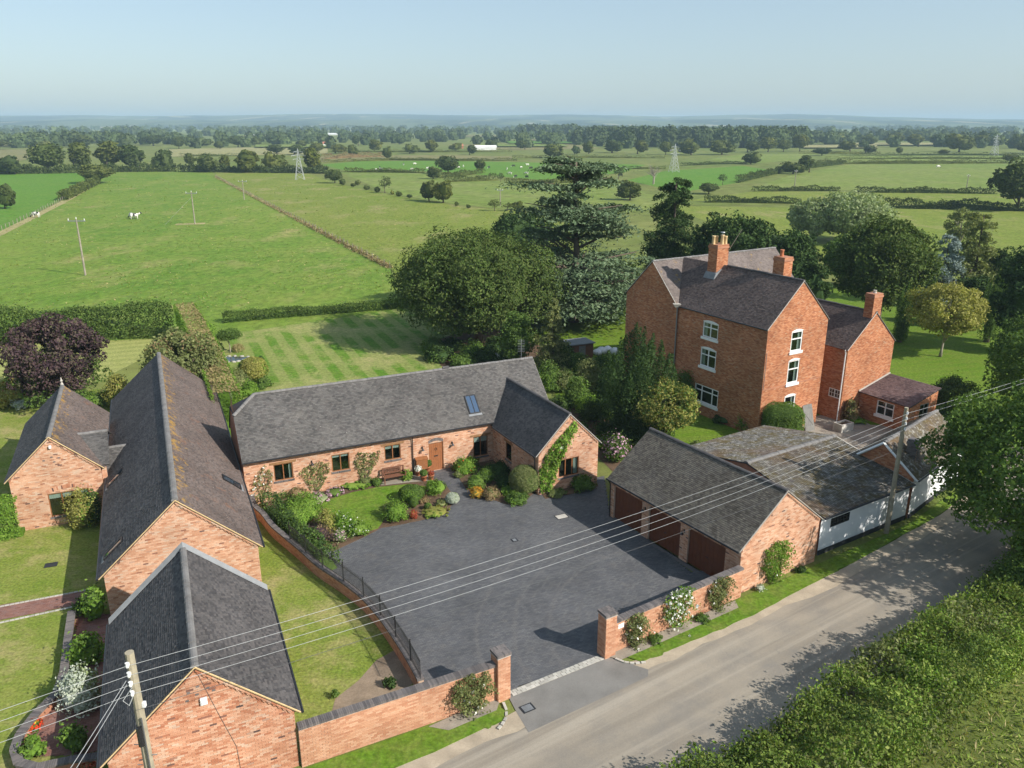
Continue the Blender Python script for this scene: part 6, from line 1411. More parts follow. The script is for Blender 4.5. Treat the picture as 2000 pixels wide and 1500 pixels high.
# house front planting
x, y = G(1523, 858); make_shrub('clipped_yew', 'large drum-shaped clipped yew at the farmhouse corner', (x, y), 2.75, 2.55, 'lf_mid', 6500, .1, clip=True, cat='topiary', d=2.6, sq=True)
S(1460, 846, 52, 46, 'lf_bright', 'shrub', 'yellow-green shrub left of the clipped yew', 2400, .12)
S(1415, 832, 50, 26, 'lf_dark', 'shrub', 'low dark shrub under the farmhouse ground-floor window', 1200, .12)
S(1400, 880, 30, 26, 'lf_mid', 'shrub', 'small leafy shrub on the farmhouse front lawn', 900, .12); S(1360, 890, 40, 30, 'lf_olive', 'shrub', 'olive shrub beyond the garage ridge', 1100, .12)
x, y = G(1372, 800); make_shrub('wall_cotoneaster', 'dark green wall shrub on the farmhouse left wall', fH.P(7.6, fH.W+.6)[:2], 3.4, 3.6, 'lf_mid', 3800, .12, d=1.6, z0=0, cat='shrub')
S(1672, 830, 40, 16, 'lf_bright', 'shrub', 'low green planting at the foot of the extension corner', 800, .12, cat='plant'); x, y = fE.P(-.35, 5.0)[:2]; make_shrub('dry_climber', 'brown tangled climber at the extension corner', (x, y), 1.2, 2.0, 'lf_brown', 700, .16, cat='climber', core=False)
S(1790, 838, 60, 26, 'lf_mid', 'hedge_bush', 'green bush between porch and white outbuilding', 1500, .12, cat='shrub'); S(1850, 822, 70, 34, 'lf_mid', 'shrub', 'green bush behind the white outbuilding ridge', 1700, .14)
S(1860, 800, 110, 70, 'lf_oak', 'shrub', 'large rounded shrub at the right of the house lawn', 4200, .16)
S(1900, 840, 120, 80, 'lf_mid', 'shrub', 'dense bush beyond the white outbuilding by the lane', 4200, .16)
# plants along the barns' shaded side
for px, py, w, h, lf, lb in ((165, 1035, 62, 92, 'lf_yellow', 'tall golden shrub beside the annexe window'), (185, 1030, 40, 80, 'lf_dark', 'shadowed side of the golden shrub next to the barn, shade put into dark leaves'), (190, 1215, 46, 78, 'lf_bright', 'fresh green shrub at the corner of the two barns'), (165, 1205, 40, 40, 'lf_dark', 'dark shrub at the end of the brick path'), (175, 1300, 70, 72, 'lf_bright', 'large-leaved fresh green plant against the roadside barn'), (160, 1395, 86, 110, 'lf_silver', 'grey-leaved shrub in the planter by the roadside barn'), (150, 1470, 60, 60, 'lf_mid', 'green and yellow shrub below the grey-leaved one'), (66, 1482, 56, 46, 'lf_bright', 'bright green bush inside the planter wall'), (176, 1500, 40, 22, 'lf_red', 'reddish low plant at the barn foot')):  # golden bush's shadowed side is a second mound, shade put into its leaf colour
    S(px, py, w, h, lf, 'shrub', lb, 1900, .12 if lf != 'lf_bright' else .16)
S(68, 1428, 34, 22, 'lf_mid', 'flower_bed', 'red and yellow bedding flowers in the planter', 500, .08, flowers=('fl_red', 160), cat='flowers'); S(62, 1426, 22, 18, 'lf_mid', 'flower_bed', 'yellow bedding flowers beside the red ones', 300, .08, flowers=('fl_yellow', 120), cat='flowers')
S(60, 1005, 26, 40, 'lf_olive', 'rose_climber', 'small climbing rose on the annexe wall', 700, .1, cat='rose')
S(655, 1365, 18, 10, 'lf_mid', 'shrub', 'small green weed patch in the bare soil', 250, .1, cat='plant'); S(762, 1345, 26, 24, 'lf_dark', 'shrub', 'leafy dark plant in the corner of wall and railings', 700, .11, cat='plant')
# ------------------------------------------------------------------ hedge and rough bank on the far side of the lane
hp = offs(far_e, -1.8)[1:]; hp[0] = (hp[1][0]*.75+hp[0][0]*.25, hp[1][1]*.75+hp[0][1]*.25)
hpd = jag(hp, .10, 4)
hedge('roadside_hedge', 'wide bramble hedge along the lane at the lower right', hpd, 3.0, 1.65, 'lf_roadhedge', 2200, .135, rough=.2, hj=.2, lump=.27, corek=.45, k=.4, mixm=['lf_hedge', 'lf_roadhedge', 'lf_roadhedge', 'lf_bright', 'lf_roadhedge', 'lf_olive'])
for i, (x, y, w, h, lf, lb) in enumerate(((4.6, 18.9, 2.6, 2.3, 'lf_bright', 'bright green elder bush at the lower end of the roadside hedge'), (16.6, 27.2, 2.2, 2.2, 'lf_bright', 'bright green bush in the middle of the roadside hedge'), (8.6, 21.5, 3.0, 2.0, 'lf_roadhedge', 'bulging bramble mound in the roadside hedge'), (24.5, 33.4, 3.6, 2.6, 'lf_mid', 'leafy bush at the upper end of the roadside hedge'))):
    make_shrub('hedge_bush', lb, (x, y), w, h, lf, 4200, .13, cat='shrub', z0=0)
gp = offs(far_e, -6.2); gn_ = 36000
P_ = np.array([(gp[i][0]+(gp[i+1][0]-gp[i][0])*t_, gp[i][1]+(gp[i+1][1]-gp[i][1])*t_) for i in range(len(gp)-1) for t_ in np.linspace(0, 1, 40)])
C = P_[rng.integers(0, len(P_), gn_)]+rng.normal(0, 2.6, (gn_, 2)); keep = (C[:, 0] > 6) & (C[:, 1] < 42) & pip(offs(far_e, -2.6)+offs(far_e, -18)[::-1], C[:, 0], C[:, 1]); C = C[keep]; C = np.c_[C, np.abs(rng.normal(0, .14, len(C)))]
d_ = rdir(len(C)); d_[:, 2] = np.abs(d_[:, 2])*.6
tag(mobj('rough_grass', leafmesh('rough_grass', [(leaf_arrays(C, .28, d_, .6, .16), 'lf_grass'), (leaf_arrays(C[::6]+np.array([.1, 0, .05]), .34, d_[::6], .6, .14), 'lf_straw')])), 'rough tussocky grass behind the roadside hedge', 'grass', kind='stuff')
# ------------------------------------------------------------------ distant trees: a few grown patterns, copied one by one
def far_proto(R, H, n, nc, ls, leaf, zb=.1, core=True, rc=None, lobes=3):
    gs, Vc, Qc, b = [], [], [], 0; cent = []
    for i in range(lobes):
        a = random.uniform(0, 6.28); f = 0 if lobes == 1 else R*.36; h = H if i == 0 else H*random.uniform(.62, .92); r = R if lobes == 1 else R*random.uniform(.58, .74); o = np.array([f*math.cos(a+i*2.1), f*math.sin(a+i*2.1), 0]); z0 = zb*H*(1 if i == 0 else random.uniform(.2, 1))
        g_, c = crown_round(h, r, z0, nc//lobes+6, n//lobes, leaf, ls, rc or r*.3, .05); gs += [(V+o, m) for V, m in g_]; cent.append(c+o); rz = (h-z0)/2
        V, Q = ellip_core(r*.68, r*.68, rz*.74, (o[0], o[1], z0+rz)); Vc.append(V); Qc.append(Q+b); b += len(V)
    cent = np.concatenate(cent); cr = leafmesh('crown', gs, (np.concatenate(Vc), np.concatenate(Qc), leaf) if core else None)
    return cr, trunk_mesh('trunk', H*.6, H*.03, [(H*.3, tuple(c)) for c in cent[:4]])
PROTO = [far_proto(.5, 1., 2100, 54, .085, 'far_field_tree', z, lobes=l) for z, l in ((.03, 3), (.10, 2), (.0, 4), (.05, 3), (.08, 1))]+[far_proto(.5, 1., 700, 36, .07, 'far_field_tree', .15, False, lobes=1)]
def far_tree(px, py, pyt, wpx, label, kind=None, group=None, name='field_tree', cat='tree', sunk=0):
    x, y = G(px, py); H = HT(px, py, pyt); w = wpx*dep(px, py)/FPX; k = random.randrange(5) if kind is None else kind
    root = thing(name, label, cat, (x, y, -H*sunk), group, random.uniform(0, 6.28), (w, w*random.uniform(.85, 1.1), H*(1+sunk)))
    for nm, me in (('crown', PROTO[k][0]), ('trunk', PROTO[k][1])): mobj(nm, me, root, local=True)
    return root
NAMED = [
 (189, 358, 318, 64, 'oak at the end of the hedge between the two left meadows'), (10, 408, 352, 44, 'leafy tree cut by the left edge beside the bright meadow'),
 (95, 337, 276, 74, 'leftmost big tree of the clump at the head of the left meadow'), (146, 335, 272, 66, 'second big tree of the clump at the head of the left meadow'), (212, 332, 270, 82, 'tallest tree of the clump at the head of the left meadow'), (272, 332, 278, 74, 'fourth tree of the clump, above the mown meadow'), (320, 334, 288, 50, 'rightmost tree of the clump above the mown meadow'), (30, 340, 298, 56, 'round tree at the left edge above the bright meadow'),
 (411, 336, 297, 52, 'dark round tree at the end of the wire fence'), (447, 335, 300, 36, 'smaller tree right of the dark round one at the fence end'), (371, 326, 296, 30, 'small tree in the gap behind the mown meadow'), (496, 337, 286, 74, 'big dense tree left of the nearest pylon'), (534, 336, 292, 50, 'tree touching the big dense one left of the pylon'), (602, 336, 284, 52, 'dark tree just right of the nearest pylon'),
 (654, 358, 329, 33, 'bushy tree at the start of the scrubby hedgerow'), (752, 377, 342, 28, 'thin young tree in the scrubby hedgerow'), (838, 393, 347, 40, 'left of the twin trees in the scrubby hedgerow'), (866, 396, 347, 46, 'right of the twin trees in the scrubby hedgerow'), (846, 350, 322, 38, 'tree just above the twin trees'), (875, 340, 302, 46, 'tall rounded tree in the cow pasture hedge'), (932, 335, 310, 34, 'rounded tree right of the tall one in the cow pasture'), (978, 356, 336, 16, 'tiny sapling at the edge of the cow pasture'), (966, 412, 387, 28, 'round bush by the far telegraph pole'), (991, 412, 394, 24, 'smaller bush right of the round one'), (1230, 392, 347, 60, 'dark tree half hidden by the cedar'),
 (1466, 321, 294, 40, 'lone round oak in the middle of the right-hand fields'), (1549, 340, 313, 50, 'left of the pair of oaks by the diagonal hedge'), (1580, 337, 300, 46, 'right, taller one of the pair of oaks by the diagonal hedge'), (1384, 379, 356, 44, 'spreading low tree behind the dark evergreens'), (1411, 361, 338, 18, 'small brownish tree in the bright field'), (1972, 318, 299, 32, 'round tree near the farthest pylon'), (1208, 350, 325, 22, 'small tree in the hedge beyond the cedar top')]
for px, py, pt, w, lb in NAMED: far_tree(px, py, pt, w*1.08, lb, 5 if w < 30 else None)
ROWS = [
 ('rounded tree below the horizon at far left', 'trees below the horizon at far left', [(-20, 292, 268, 50), (40, 288, 266, 44), (85, 290, 270, 36), (170, 288, 262, 46), (235, 286, 262, 40), (300, 284, 262, 44), (350, 290, 268, 30), (395, 286, 266, 36), (430, 290, 272, 24)]),
 ('dark tree in the far belt left of the pylon', 'trees in the far belt left of the pylon', [(465, 288, 266, 36), (505, 284, 262, 38), (548, 284, 264, 32), (590, 288, 268, 30), (540, 300, 276, 44), (575, 302, 278, 36), (620, 300, 278, 30)]),
 ('distant tree among the pale middle fields', 'trees among the pale middle fields', [(655, 300, 276, 38), (690, 306, 282, 30), (731, 295, 271, 26), (757, 310, 285, 28), (800, 300, 280, 30), (847, 297, 270, 36), (890, 294, 276, 26), (917, 303, 283, 28), (960, 292, 272, 28), (1025, 292, 271, 32), (1083, 308, 274, 46), (1122, 302, 280, 30), (700, 284, 264, 26), (780, 282, 262, 28), (650, 284, 262, 30)]),
 ('tree standing in front of the long wood', 'trees in front of the long wood', [(1150, 300, 272, 36), (1195, 298, 268, 40), (1245, 300, 268, 46), (1300, 302, 272, 38), (1350, 302, 270, 40), (1410, 303, 266, 52), (1460, 298, 270, 36), (1500, 298, 268, 38), (1530, 296, 268, 34), (1562, 295, 262, 34)]),
 ('hedgerow tree in the far right fields', 'hedgerow trees in the far right fields', [(1605, 303, 285, 32), (1610, 280, 254, 28), (1640, 282, 258, 30), (1660, 297, 271, 44), (1700, 284, 258, 34), (1735, 284, 260, 30), (1757, 282, 256, 38), (1793, 287, 257, 44), (1830, 286, 262, 36), (1873, 297, 258, 54), (1910, 288, 262, 36), (1950, 286, 262, 34), (1985, 290, 260, 42), (1690, 300, 282, 34), (1760, 300, 284, 28), (1840, 304, 288, 28), (2010, 300, 272, 44)])]
ORD = ['first', 'second', 'third', 'fourth', 'fifth', 'sixth', 'seventh', 'eighth', 'ninth', 'tenth', 'eleventh', 'twelfth', 'thirteenth', 'fourteenth', 'fifteenth', 'sixteenth', 'seventeenth', 'eighteenth', 'nineteenth', 'twentieth', 'twenty-first', 'twenty-second', 'twenty-third', 'twenty-fourth', 'twenty-fifth']
for lb, gr, rows in ROWS:
    for i, (px, py, pt, w) in enumerate(sorted(rows)): far_tree(px, py+random.uniform(-1, 1), pt+random.uniform(-3, 4), w*random.uniform(.75, 1.5), f'{ORD[i]} from the left: {lb}', group=gr)
# scrub along the mid hedgerow
SCRUB = [(635, 350, 14), (672, 362, 20), (690, 366, 12), (716, 371, 14), (735, 376, 18), (780, 384, 16), (800, 388, 12), (890, 403, 14), (915, 407, 12), (1010, 410, 26), (1060, 404, 30), (1100, 408, 34), (700, 362, 16), (765, 380, 12)]
for i, (px, py, w) in enumerate(sorted(SCRUB)): far_tree(px, py, py-w*.75, w, f'{ORD[i]} scrubby bush from the left in the hedgerow beyond the wire fence', group='scrub in the mid hedgerow', name='bush', cat='bush')
def bare_tree(px, py, pyt, label):
    x, y = G(px, py); H = HT(px, py, pyt); root = thing('bare_tree', label, 'tree', (x, y, 0)); lm = []
    mb = MB(); mb.tube([(0, 0, 0), (.1, 0, H*.35), (.2, .1, H*.5)], [.4, .3, .2], 6)
    for i in range(16):
        a = random.uniform(0, 6.28); r = H*random.uniform(.2, .42); z = H*random.uniform(.55, .98); m = (math.cos(a)*r*.5, math.sin(a)*r*.5, H*.3+(z-H*.3)*.6); mb.tube([(.1, 0, H*random.uniform(.25, .48)), m, (math.cos(a)*r, math.sin(a)*r, z)], [.16, .1, .03], 4)
        for j in range(3): mb.tube([m, (m[0]+random.uniform(-.25, .25)*H, m[1]+random.uniform(-.25, .25)*H, m[2]+random.uniform(.05, .25)*H)], [.07, .02], 4)
    mb.build('branches', M['bark_pale'], root, local=True); return root
bare_tree(1276, 360, 318, 'bare dead tree in the hedge right of the cedar top')
# ------------------------------------------------------------------ field hedges, each a hedge of its own
def fh(label, px_pts, hpx, leaf='far_field_tree', w=1.6, per=24, ls=.5, group=None):
    mx, my = px_pts[len(px_pts)//2]; s = dep(mx, my)/FPX; h = hpx*s*1.1
    hedge('field_hedge', label, [G(*p) for p in px_pts], max(w, h*.9), h, leaf, max(10, per*1.5), max(ls, h*.22), rough=h*.10, hj=.22, group=group, corek=.82)
fh('scrubby hedge at the foot of the left tree clump', [(-40, 340), (100, 339), (230, 336), (345, 335)], 11, per=40, ls=.9)
fh('scrubby hedge at the foot of the trees by the nearest pylon', [(350, 336), (470, 337), (560, 338), (640, 339)], 10, per=40, ls=.9)
fh('bushy hedge between the two left meadows', [(122, 392), (140, 384), (165, 371), (192, 358)], 11, per=60)
fh('dark hedge across the right-hand fields with a telegraph pole', [(1470, 374), (1560, 373), (1640, 373)], 7, per=40); fh('continuing dark hedge to the big right-hand oak', [(1670, 376), (1800, 377), (1945, 379)], 8, per=40)
fh('hedge below it, left part behind the willows', [(1375, 395), (1460, 396), (1565, 398)], 9, per=44); fh('tall dark hedge right of the large willow', [(1725, 406), (1860, 409), (2060, 414)], 14, per=60)
fh('hedge along the back of the largest right-hand field', [(1590, 321), (1720, 320), (1850, 320), (1990, 319)], 6, per=26); fh('diagonal hedge beside the pair of oaks', [(1440, 357), (1490, 345), (1545, 333), (1650, 320)], 8, per=34)
fh('hedge in front of the lone round oak', [(1330, 324), (1400, 321), (1460, 320)], 4, per=24); fh('hedge below the cow pasture, left part', [(672, 336), (760, 337), (830, 338)], 6, per=34); fh('hedge below the cow pasture, right part', [(868, 356), (930, 354), (972, 352)], 9, per=40)
fh('diagonal hedge in the cow pasture', [(858, 348), (900, 343), (945, 338)], 7, per=30); fh('hedge at the top of the cow pasture', [(620, 318), (760, 313), (900, 314), (1010, 314)], 4, per=22); fh('hedge from the cow pasture to the cedar', [(985, 357), (1080, 358), (1190, 355)], 6, per=30)
fh('reddish hedge left of the middle fields', [(630, 311), (690, 308), (750, 306)], 7, 'lf_brown', per=26)
for i, (y, x0_, x1_, lb) in enumerate(((309, 1000, 1300, 'thin far hedge above the cedar top'), (311, 1610, 2080, 'thin far hedge below the right-hand tree line'), (304, 1640, 2080, 'thinner far hedge under the right-hand tree line'), (300, 1560, 1720, 'short far hedge right of the long wood'), (297, 640, 1000, 'far hedge through the pale middle fields'), (305, 350, 480, 'far hedge behind the dark round tree'), (336, -60, 80, 'hedge at the back of the bright left meadow'), (330, 1215, 1300, 'short hedge by the bare dead tree'))):
    fh(lb, [(x0_, y), ((x0_+x1_)/2, y+random.uniform(-.8, .8)), (x1_, y)], 4 if y != 336 else 8, per=14)
# ------------------------------------------------------------------ woods that read as one mass
def wood(label, spots, H, ls, leaf='far_wood', per=260):
    Cs, Ns = [], []; Vc, Qc = [], []; b = 0
    for (x, y, R, h) in spots:
        d = rdir(per); d[:, 2] = np.abs(d[:, 2]); f = 1+rng.normal(0, .07, per); C = np.stack([x+d[:, 0]*R*f, y+d[:, 1]*R*f, h*.35+d[:, 2]*h*.65*f], 1); Cs.append(C); Ns.append(d)
        V, Q = ellip_core(R*.9, R*.9, h*.58, (x, y, h*.36), 8, 5); Vc.append(V); Qc.append(Q+b); b += len(V)
    C = np.concatenate(Cs); c0 = C.mean(0)*np.array([1, 1, 0]); o = mobj('woodland', leafmesh('woodland', [(leaf_arrays(C-c0, ls, np.concatenate(Ns), .6, .8), leaf)], (np.concatenate(Vc)-c0, np.concatenate(Qc), leaf))); o.location = c0
    return tag(o, label, 'woodland', kind='stuff')
wr = random.Random(3); sp = []
for i in range(260):
    px = wr.uniform(1120, 1575); t_ = wr.random(); py = 271+t_*19-(4 if px < 1200 else 0); x, y = G(px, py); h = wr.uniform(13, 19); sp.append((x, y, h*.42, h))
wood('long mixed wood on the right below the hills', sp, 16, 3.2, per=150)
sp = []
for i in range(70):
    px = wr.uniform(1015, 1125); py = wr.uniform(262, 268); x, y = G(px, py); h = wr.uniform(16, 20); sp.append((x, y, h*.4, h))
wood('dark plantation below the middle of the hills', sp, 16, 4.5, per=110)
def belt(label, n, y0, y1, h0, h1, ls, per, x0=-150, x1=2150, pw=1.0):
    sp = []; cx = [wr.uniform(x0, x1) for _ in range(max(6, n//14))]
    for i in range(n):
        if wr.random() < .7: px = wr.choice(cx)+wr.gauss(0, 45); py = y0+(y1-y0)*((hash((round(px/60), 7)) % 97)/97*.7+wr.random()*.3)**pw
        else: px = wr.uniform(x0, x1); py = y0+(y1-y0)*wr.random()**pw
        x, y = G(px, py); h = wr.uniform(h0, h1); sp.append((x, y, h*wr.uniform(.4, .75), h))
    wood(label, sp, h1, ls, per=per)
belt('scattered tree belts across the middle distance', 460, 263, 290, 7, 15, 3.0, 66); belt('blurred lines of trees across the far plain', 420, 256, 266, 10, 17, 4.8, 46); belt('faint tree lines at the foot of the hills', 360, 251, 256, 10, 17, 7.5, 28)
# ------------------------------------------------------------------ hills on the horizon
def hills(label_name, dist, prof, col_a, depth, seed):
    r_ = np.random.default_rng(seed); n = 220; X = np.linspace(-1.25, 1.25, n)*dist*1.0; rows = []
    hgt = np.interp(X/dist, [p[0] for p in prof], [p[1] for p in prof])+sum(a*np.sin(X/dist*f+p) for a, f, p in ((2.2, 23, 1), (1.4, 51, 2), (.9, 97, .5)))+r_.normal(0, .5, n)
    V = []; lay = [(0, 0.), (.2, .12), (.45, .4), (.7, .75), (1., 1.), (1.25, .6), (1.6, 0.)]
    for f, k in lay: V += [(x, dist+depth*(f-1), h*k-(1.0 if k == 0 else 0)) for x, h in zip(X, hgt)]
    Q = [(j*n+i, j*n+i+1, (j+1)*n+i+1, (j+1)*n+i) for j in range(len(lay)-1) for i in range(n-1)]
    o = mobj('hills', mesh_np('hills', V, Q, M[col_a], smooth=True)); o['kind'] = 'structure'
t = Nt('hill_land'); p = t.pos(); q_ = t.scalevec(p, 1, .35, 1)
c = t.mix(t.ramp(t.noise(q_, .0022, 4, .6), [(.47, (0,)*3), (.53, (1,)*3)]), (.022, .034, .014), (.09, .11, .04))
c = t.mix(t.ramp(t.noise(q_, .0035, 3, .5, 1), [(.61, (0,)*3), (.65, (1,)*3)]), c, (.30, .27, .16)); M['hill_land'] = t.done(c, .95, .05)
hills('hills', 4700, [(-1.3, 38), (-.64, 36), (-.45, 44), (-.3, 38), (-.1, 46), (.1, 38), (.3, 46), (.5, 40), (.64, 32), (1.3, 36)], 'hill_land', 1400, 3)
hills('hills', 6600, [(-1.3, 84), (-.64, 82), (-.45, 80), (-.3, 86), (-.2, 94), (-.1, 90), (-.01, 80), (.05, 90), (.12, 84), (.2, 76), (.32, 92), (.4, 84), (.5, 62), (.64, 46), (1.3, 60)], 'hill_land', 2400, 4)
# ------------------------------------------------------------------ far farm buildings
def farmlet(px, py, wpx, hpx, roof, wallm, label, cat='farm building', rz=.3, name='farm_building', aspect=.6):
    x, y = G(px, py); s = dep(px, py)/FPX; L = wpx*s; h = hpx*s; root = thing(name, label, cat, (x, y, 0), rz=rz); W = L*aspect if aspect*L < 14 else 14.
    q = MB(); q.box(-L/2, L/2, -W/2, W/2, 0, h*.55); q.build('wall', M[wallm], root, local=True)
    q = MB(); q.poly([(-L/2-.3, -W/2-.3, h*.53), (L/2+.3, -W/2-.3, h*.53), (L/2+.3, 0, h), (-L/2-.3, 0, h)]); q.poly([(L/2+.3, W/2+.3, h*.53), (-L/2-.3, W/2+.3, h*.53), (-L/2-.3, 0, h), (L/2+.3, 0, h)]); q.poly([(-L/2, W/2, h*.53), (-L/2, -W/2, h*.53), (-L/2, 0, h)]); q.poly([(L/2, -W/2, h*.53), (L/2, W/2, h*.53), (L/2, 0, h)]); q.build('roof', M[roof], root, local=True)
M['far_red'] = m_flat('far_red', (.38, .15, .09), .15, .2); M['far_white'] = m_flat('far_white', (.72, .72, .70), .08, .2); M['far_grey'] = m_flat('far_grey', (.34, .34, .34), .1, .2)
farmlet(948, 293, 42, 9, 'far_white', 'far_white', 'long white-roofed farm shed in the middle distance', rz=.1, aspect=.3); farmlet(896, 290, 16, 9, 'far_red', 'far_red', 'red-roofed farmhouse left of the white-roofed shed', 'house'); farmlet(640, 286, 18, 9, 'far_red', 'far_white', 'red-roofed house beyond the nearest pylon', 'house'); farmlet(655, 290, 12, 6, 'far_red', 'far_red', 'small red building right of the red-roofed house')
farmlet(660, 264, 40, 4, 'far_white', 'far_white', 'pale sheds on the far plain at centre left', rz=0, aspect=.3); farmlet(565, 266, 12, 5, 'far_white', 'far_white', 'white house on the far plain left of centre', 'house'); farmlet(500, 267, 10, 4, 'far_white', 'far_grey', 'small white house on the far plain at left', 'house'); farmlet(1585, 268, 14, 4, 'far_white', 'far_white', 'white building right of the long wood', rz=0); farmlet(1800, 263, 12, 4, 'far_grey', 'far_white', 'pale farm under the hills on the right', rz=0); farmlet(205, 270, 16, 5, 'far_white', 'far_grey', 'pale farm below the hills on the left', rz=0)
# ------------------------------------------------------------------ pylons
def pylon(px, py, pyt, label):
    x, y = G(px, py); H = HT(px, py, pyt); root = thing('pylon', label, 'pylon', (x, y, 0), rz=.35); b = H*.13; r = max(.07, H*.0055); mb = MB()
    wz = lambda z: b*(1-z/H)**1.15+.10*b*(1-z/H)+.03*b
    zs = [0, .16, .31, .44, .56, .66, .75, .83, .90, .96]
    for sx, sy in ((-1, -1), (1, -1), (1, 1), (-1, 1)): mb.tube([(sx*wz(H*z), sy*wz(H*z), H*z) for z in zs]+[(0, 0, H)], r, 4)
    for a, c in zip(zs[:-1], zs[1:]):
        w0, w1 = wz(H*a), wz(H*c)
        for (p, q) in (((-1, -1), (1, -1)), ((1, -1), (1, 1)), ((1, 1), (-1, 1)), ((-1, 1), (-1, -1))):
            mb.tube([(p[0]*w0, p[1]*w0, H*a), (q[0]*w1, q[1]*w1, H*c)], r*.6, 3, cap=False); mb.tube([(q[0]*w0, q[1]*w0, H*a), (p[0]*w1, p[1]*w1, H*c)], r*.6, 3, cap=False)
    mb.build('lattice', M['pylon_steel'], root, local=True)
    for z, L in ((.66, .17), (.78, .22), (.89, .15)):
        q = MB()
        for s_ in (-1, 1): q.tube([(0, 0, H*(z+.035)), (s_*H*L, 0, H*z)], r*.7, 3); q.tube([(s_*wz(H*z), 0, H*z), (s_*H*L, 0, H*z)], r*.7, 3); q.tube([(s_*H*L, 0, H*z), (s_*H*L, 0, H*(z-.035))], r*.9, 4)
        q.build('cross_arm', M['pylon_steel'], root, local=True)
pylon(586, 351, 290, 'steel lattice pylon on the left behind the mown meadow'); pylon(1316, 336, 281, 'steel lattice pylon right of the cedar top'); pylon(1941, 304, 262, 'distant steel lattice pylon near the right edge')
# ------------------------------------------------------------------ field telegraph poles
def field_pole(px, py, pyt, label, stay=False, arm=1.3):
    x, y = G(px, py); H = HT(px, py, pyt); root = thing('telegraph_pole', label, 'pole', (x, y, 0)); q = MB(); q.tube([(0, 0, 0), (0, 0, H)], [.16, .11], 8); q.build('post', M['bark_pale'], root, local=True)
    q = MB(); q.box(-arm, arm, -.06, .06, H-.35, H-.2); q.build('cross_arm', M['grey_metal'], root, local=True)
    for s_ in (-1, 0, 1):
        q = MB(); q.lathe([(.05, 0), (.07, .1), (.04, .2), (.06, .3)], (s_*arm*.92, 0, H-.2 if s_ else H), 6); q.build('insulator', M['white_plastic'], root, local=True)
    if stay: q = MB(); q.tube([(0, 0, H*.85), (-6.5, -1.0, 0)], .02, 4); q.build('stay_wire', M['wire'], root, local=True)
    return x, y, H
field_pole(167, 538, 428, 'pale telegraph pole with cross-arm nearest in the mown meadow'); field_pole(381, 438, 375, 'pale stayed telegraph pole in the middle of the mown meadow', True); field_pole(477, 390, 353, 'small telegraph pole by the wire fence'); field_pole(977, 402, 370, 'telegraph pole among the bushes of the mid hedgerow', arm=.8); field_pole(1551, 372, 333, 'thin telegraph pole left in the right-hand fields', arm=.5); field_pole(1886, 377, 342, 'thin telegraph pole right in the right-hand fields', arm=.5)
sheet('trampled_patch', [(340, 440), (400, 438), (402, 435), (345, 437)], 'track', .03)
# ------------------------------------------------------------------ post and wire fences
def fence(label, pts, step, h=1.15, group=None):
    P = [Vector((*G(*p), 0)) for p in pts]; root = thing('wire_fence', label, 'fence', tuple(P[0])); acc = []
    me = MB().tube([(0, 0, 0), (0, 0, h)], [.075, .065], 5).mesh('post', M['fence_wood'])
    for a, b in zip(P[:-1], P[1:]):
        n = max(1, int((b-a).length/step)); acc += [a+(b-a)*(i/n) for i in range(n)]
    acc.append(P[-1])
    for p in acc:
        o = bpy.data.objects.new('post', me); col.objects.link(o); o.parent = root; o.location = p-P[0]; o.rotation_euler = (random.uniform(-.06, .06), random.uniform(-.06, .06), 0); o.scale = (1, 1, random.uniform(.85, 1.1))
    for z in (.45, .78, 1.05):
        q = MB(); q.tube([p-P[0]+Vector((0, 0, z)) for p in acc], .012, 3); q.build('wire', M['wire_dark'], root, local=True)
fence('post and wire fence dividing the mown meadow from the rough pasture', [(421, 346), (500, 388), (600, 440), (680, 482), (762, 524)], 3.0); fence('post and wire fence along the sandy verge at left', [(-30, 465), (60, 424), (130, 388)], 3.2)
fr_ = [G(421, 346), G(500, 388), G(600, 440), G(680, 482), G(762, 524)]
gl = np.concatenate([np.array(a)+(np.array(b)-np.array(a))*rng.uniform(0, 1, 900)[:, None] for a, b in zip(fr_[:-1], fr_[1:])]); C = np.c_[gl+rng.normal(0, .35, gl.shape), np.abs(rng.normal(.15, .2, len(gl)))]
tag(mobj('fence_weeds', leafmesh('fence_weeds', [(leaf_arrays(C[::2], .6, None, .5, .3), 'lf_straw'), (leaf_arrays(C[1::2], .6, None, .5, .3), 'lf_brown')])), 'dry weeds growing along the wire fence', 'weeds', kind='stuff')
# tufts that break up the pasture
n = 15000; tx = rng.uniform(-60, 1120, n); ty = 350+rng.random(n)**1.1*260; tp = np.array([G(a, b) for a, b in zip(tx, ty)])
FP = [[G(*p) for p in FIELDS[i][1]] for i in (0, 1)]
for i, (nm, lb) in enumerate((('pasture_tufts', 'grass tufts over the mown meadow'), ('pasture_tufts', 'coarser grass tufts over the rough pasture'))):
    k = pip(FP[i], tp[:, 0], tp[:, 1]); q = tp[k]; cl = np.sin(q[:, 0]*.21+1)*np.sin(q[:, 1]*.17)+rng.normal(0, .6, len(q)) > -.1; q = q[cl]; m = len(q)
    C = np.c_[q, rng.uniform(.03, .12, m)]; N = np.c_[rng.normal(0, .35, (m, 2)), np.ones(m)]; sel = rng.random(m) < (.7 if i == 0 else .5)
    sz = .14+.0016*q[:, 1]; sel = rng.random(m) < .82
    tag(mobj(nm, leafmesh(nm, [(leaf_arrays(C[sel], sz[sel], unit(N[sel]), .9, .5), 'lf_grass'), (leaf_arrays(C[~sel], sz[~sel], unit(N[~sel]), .9, .5), 'lf_straw')])), lb, 'grass', kind='stuff')
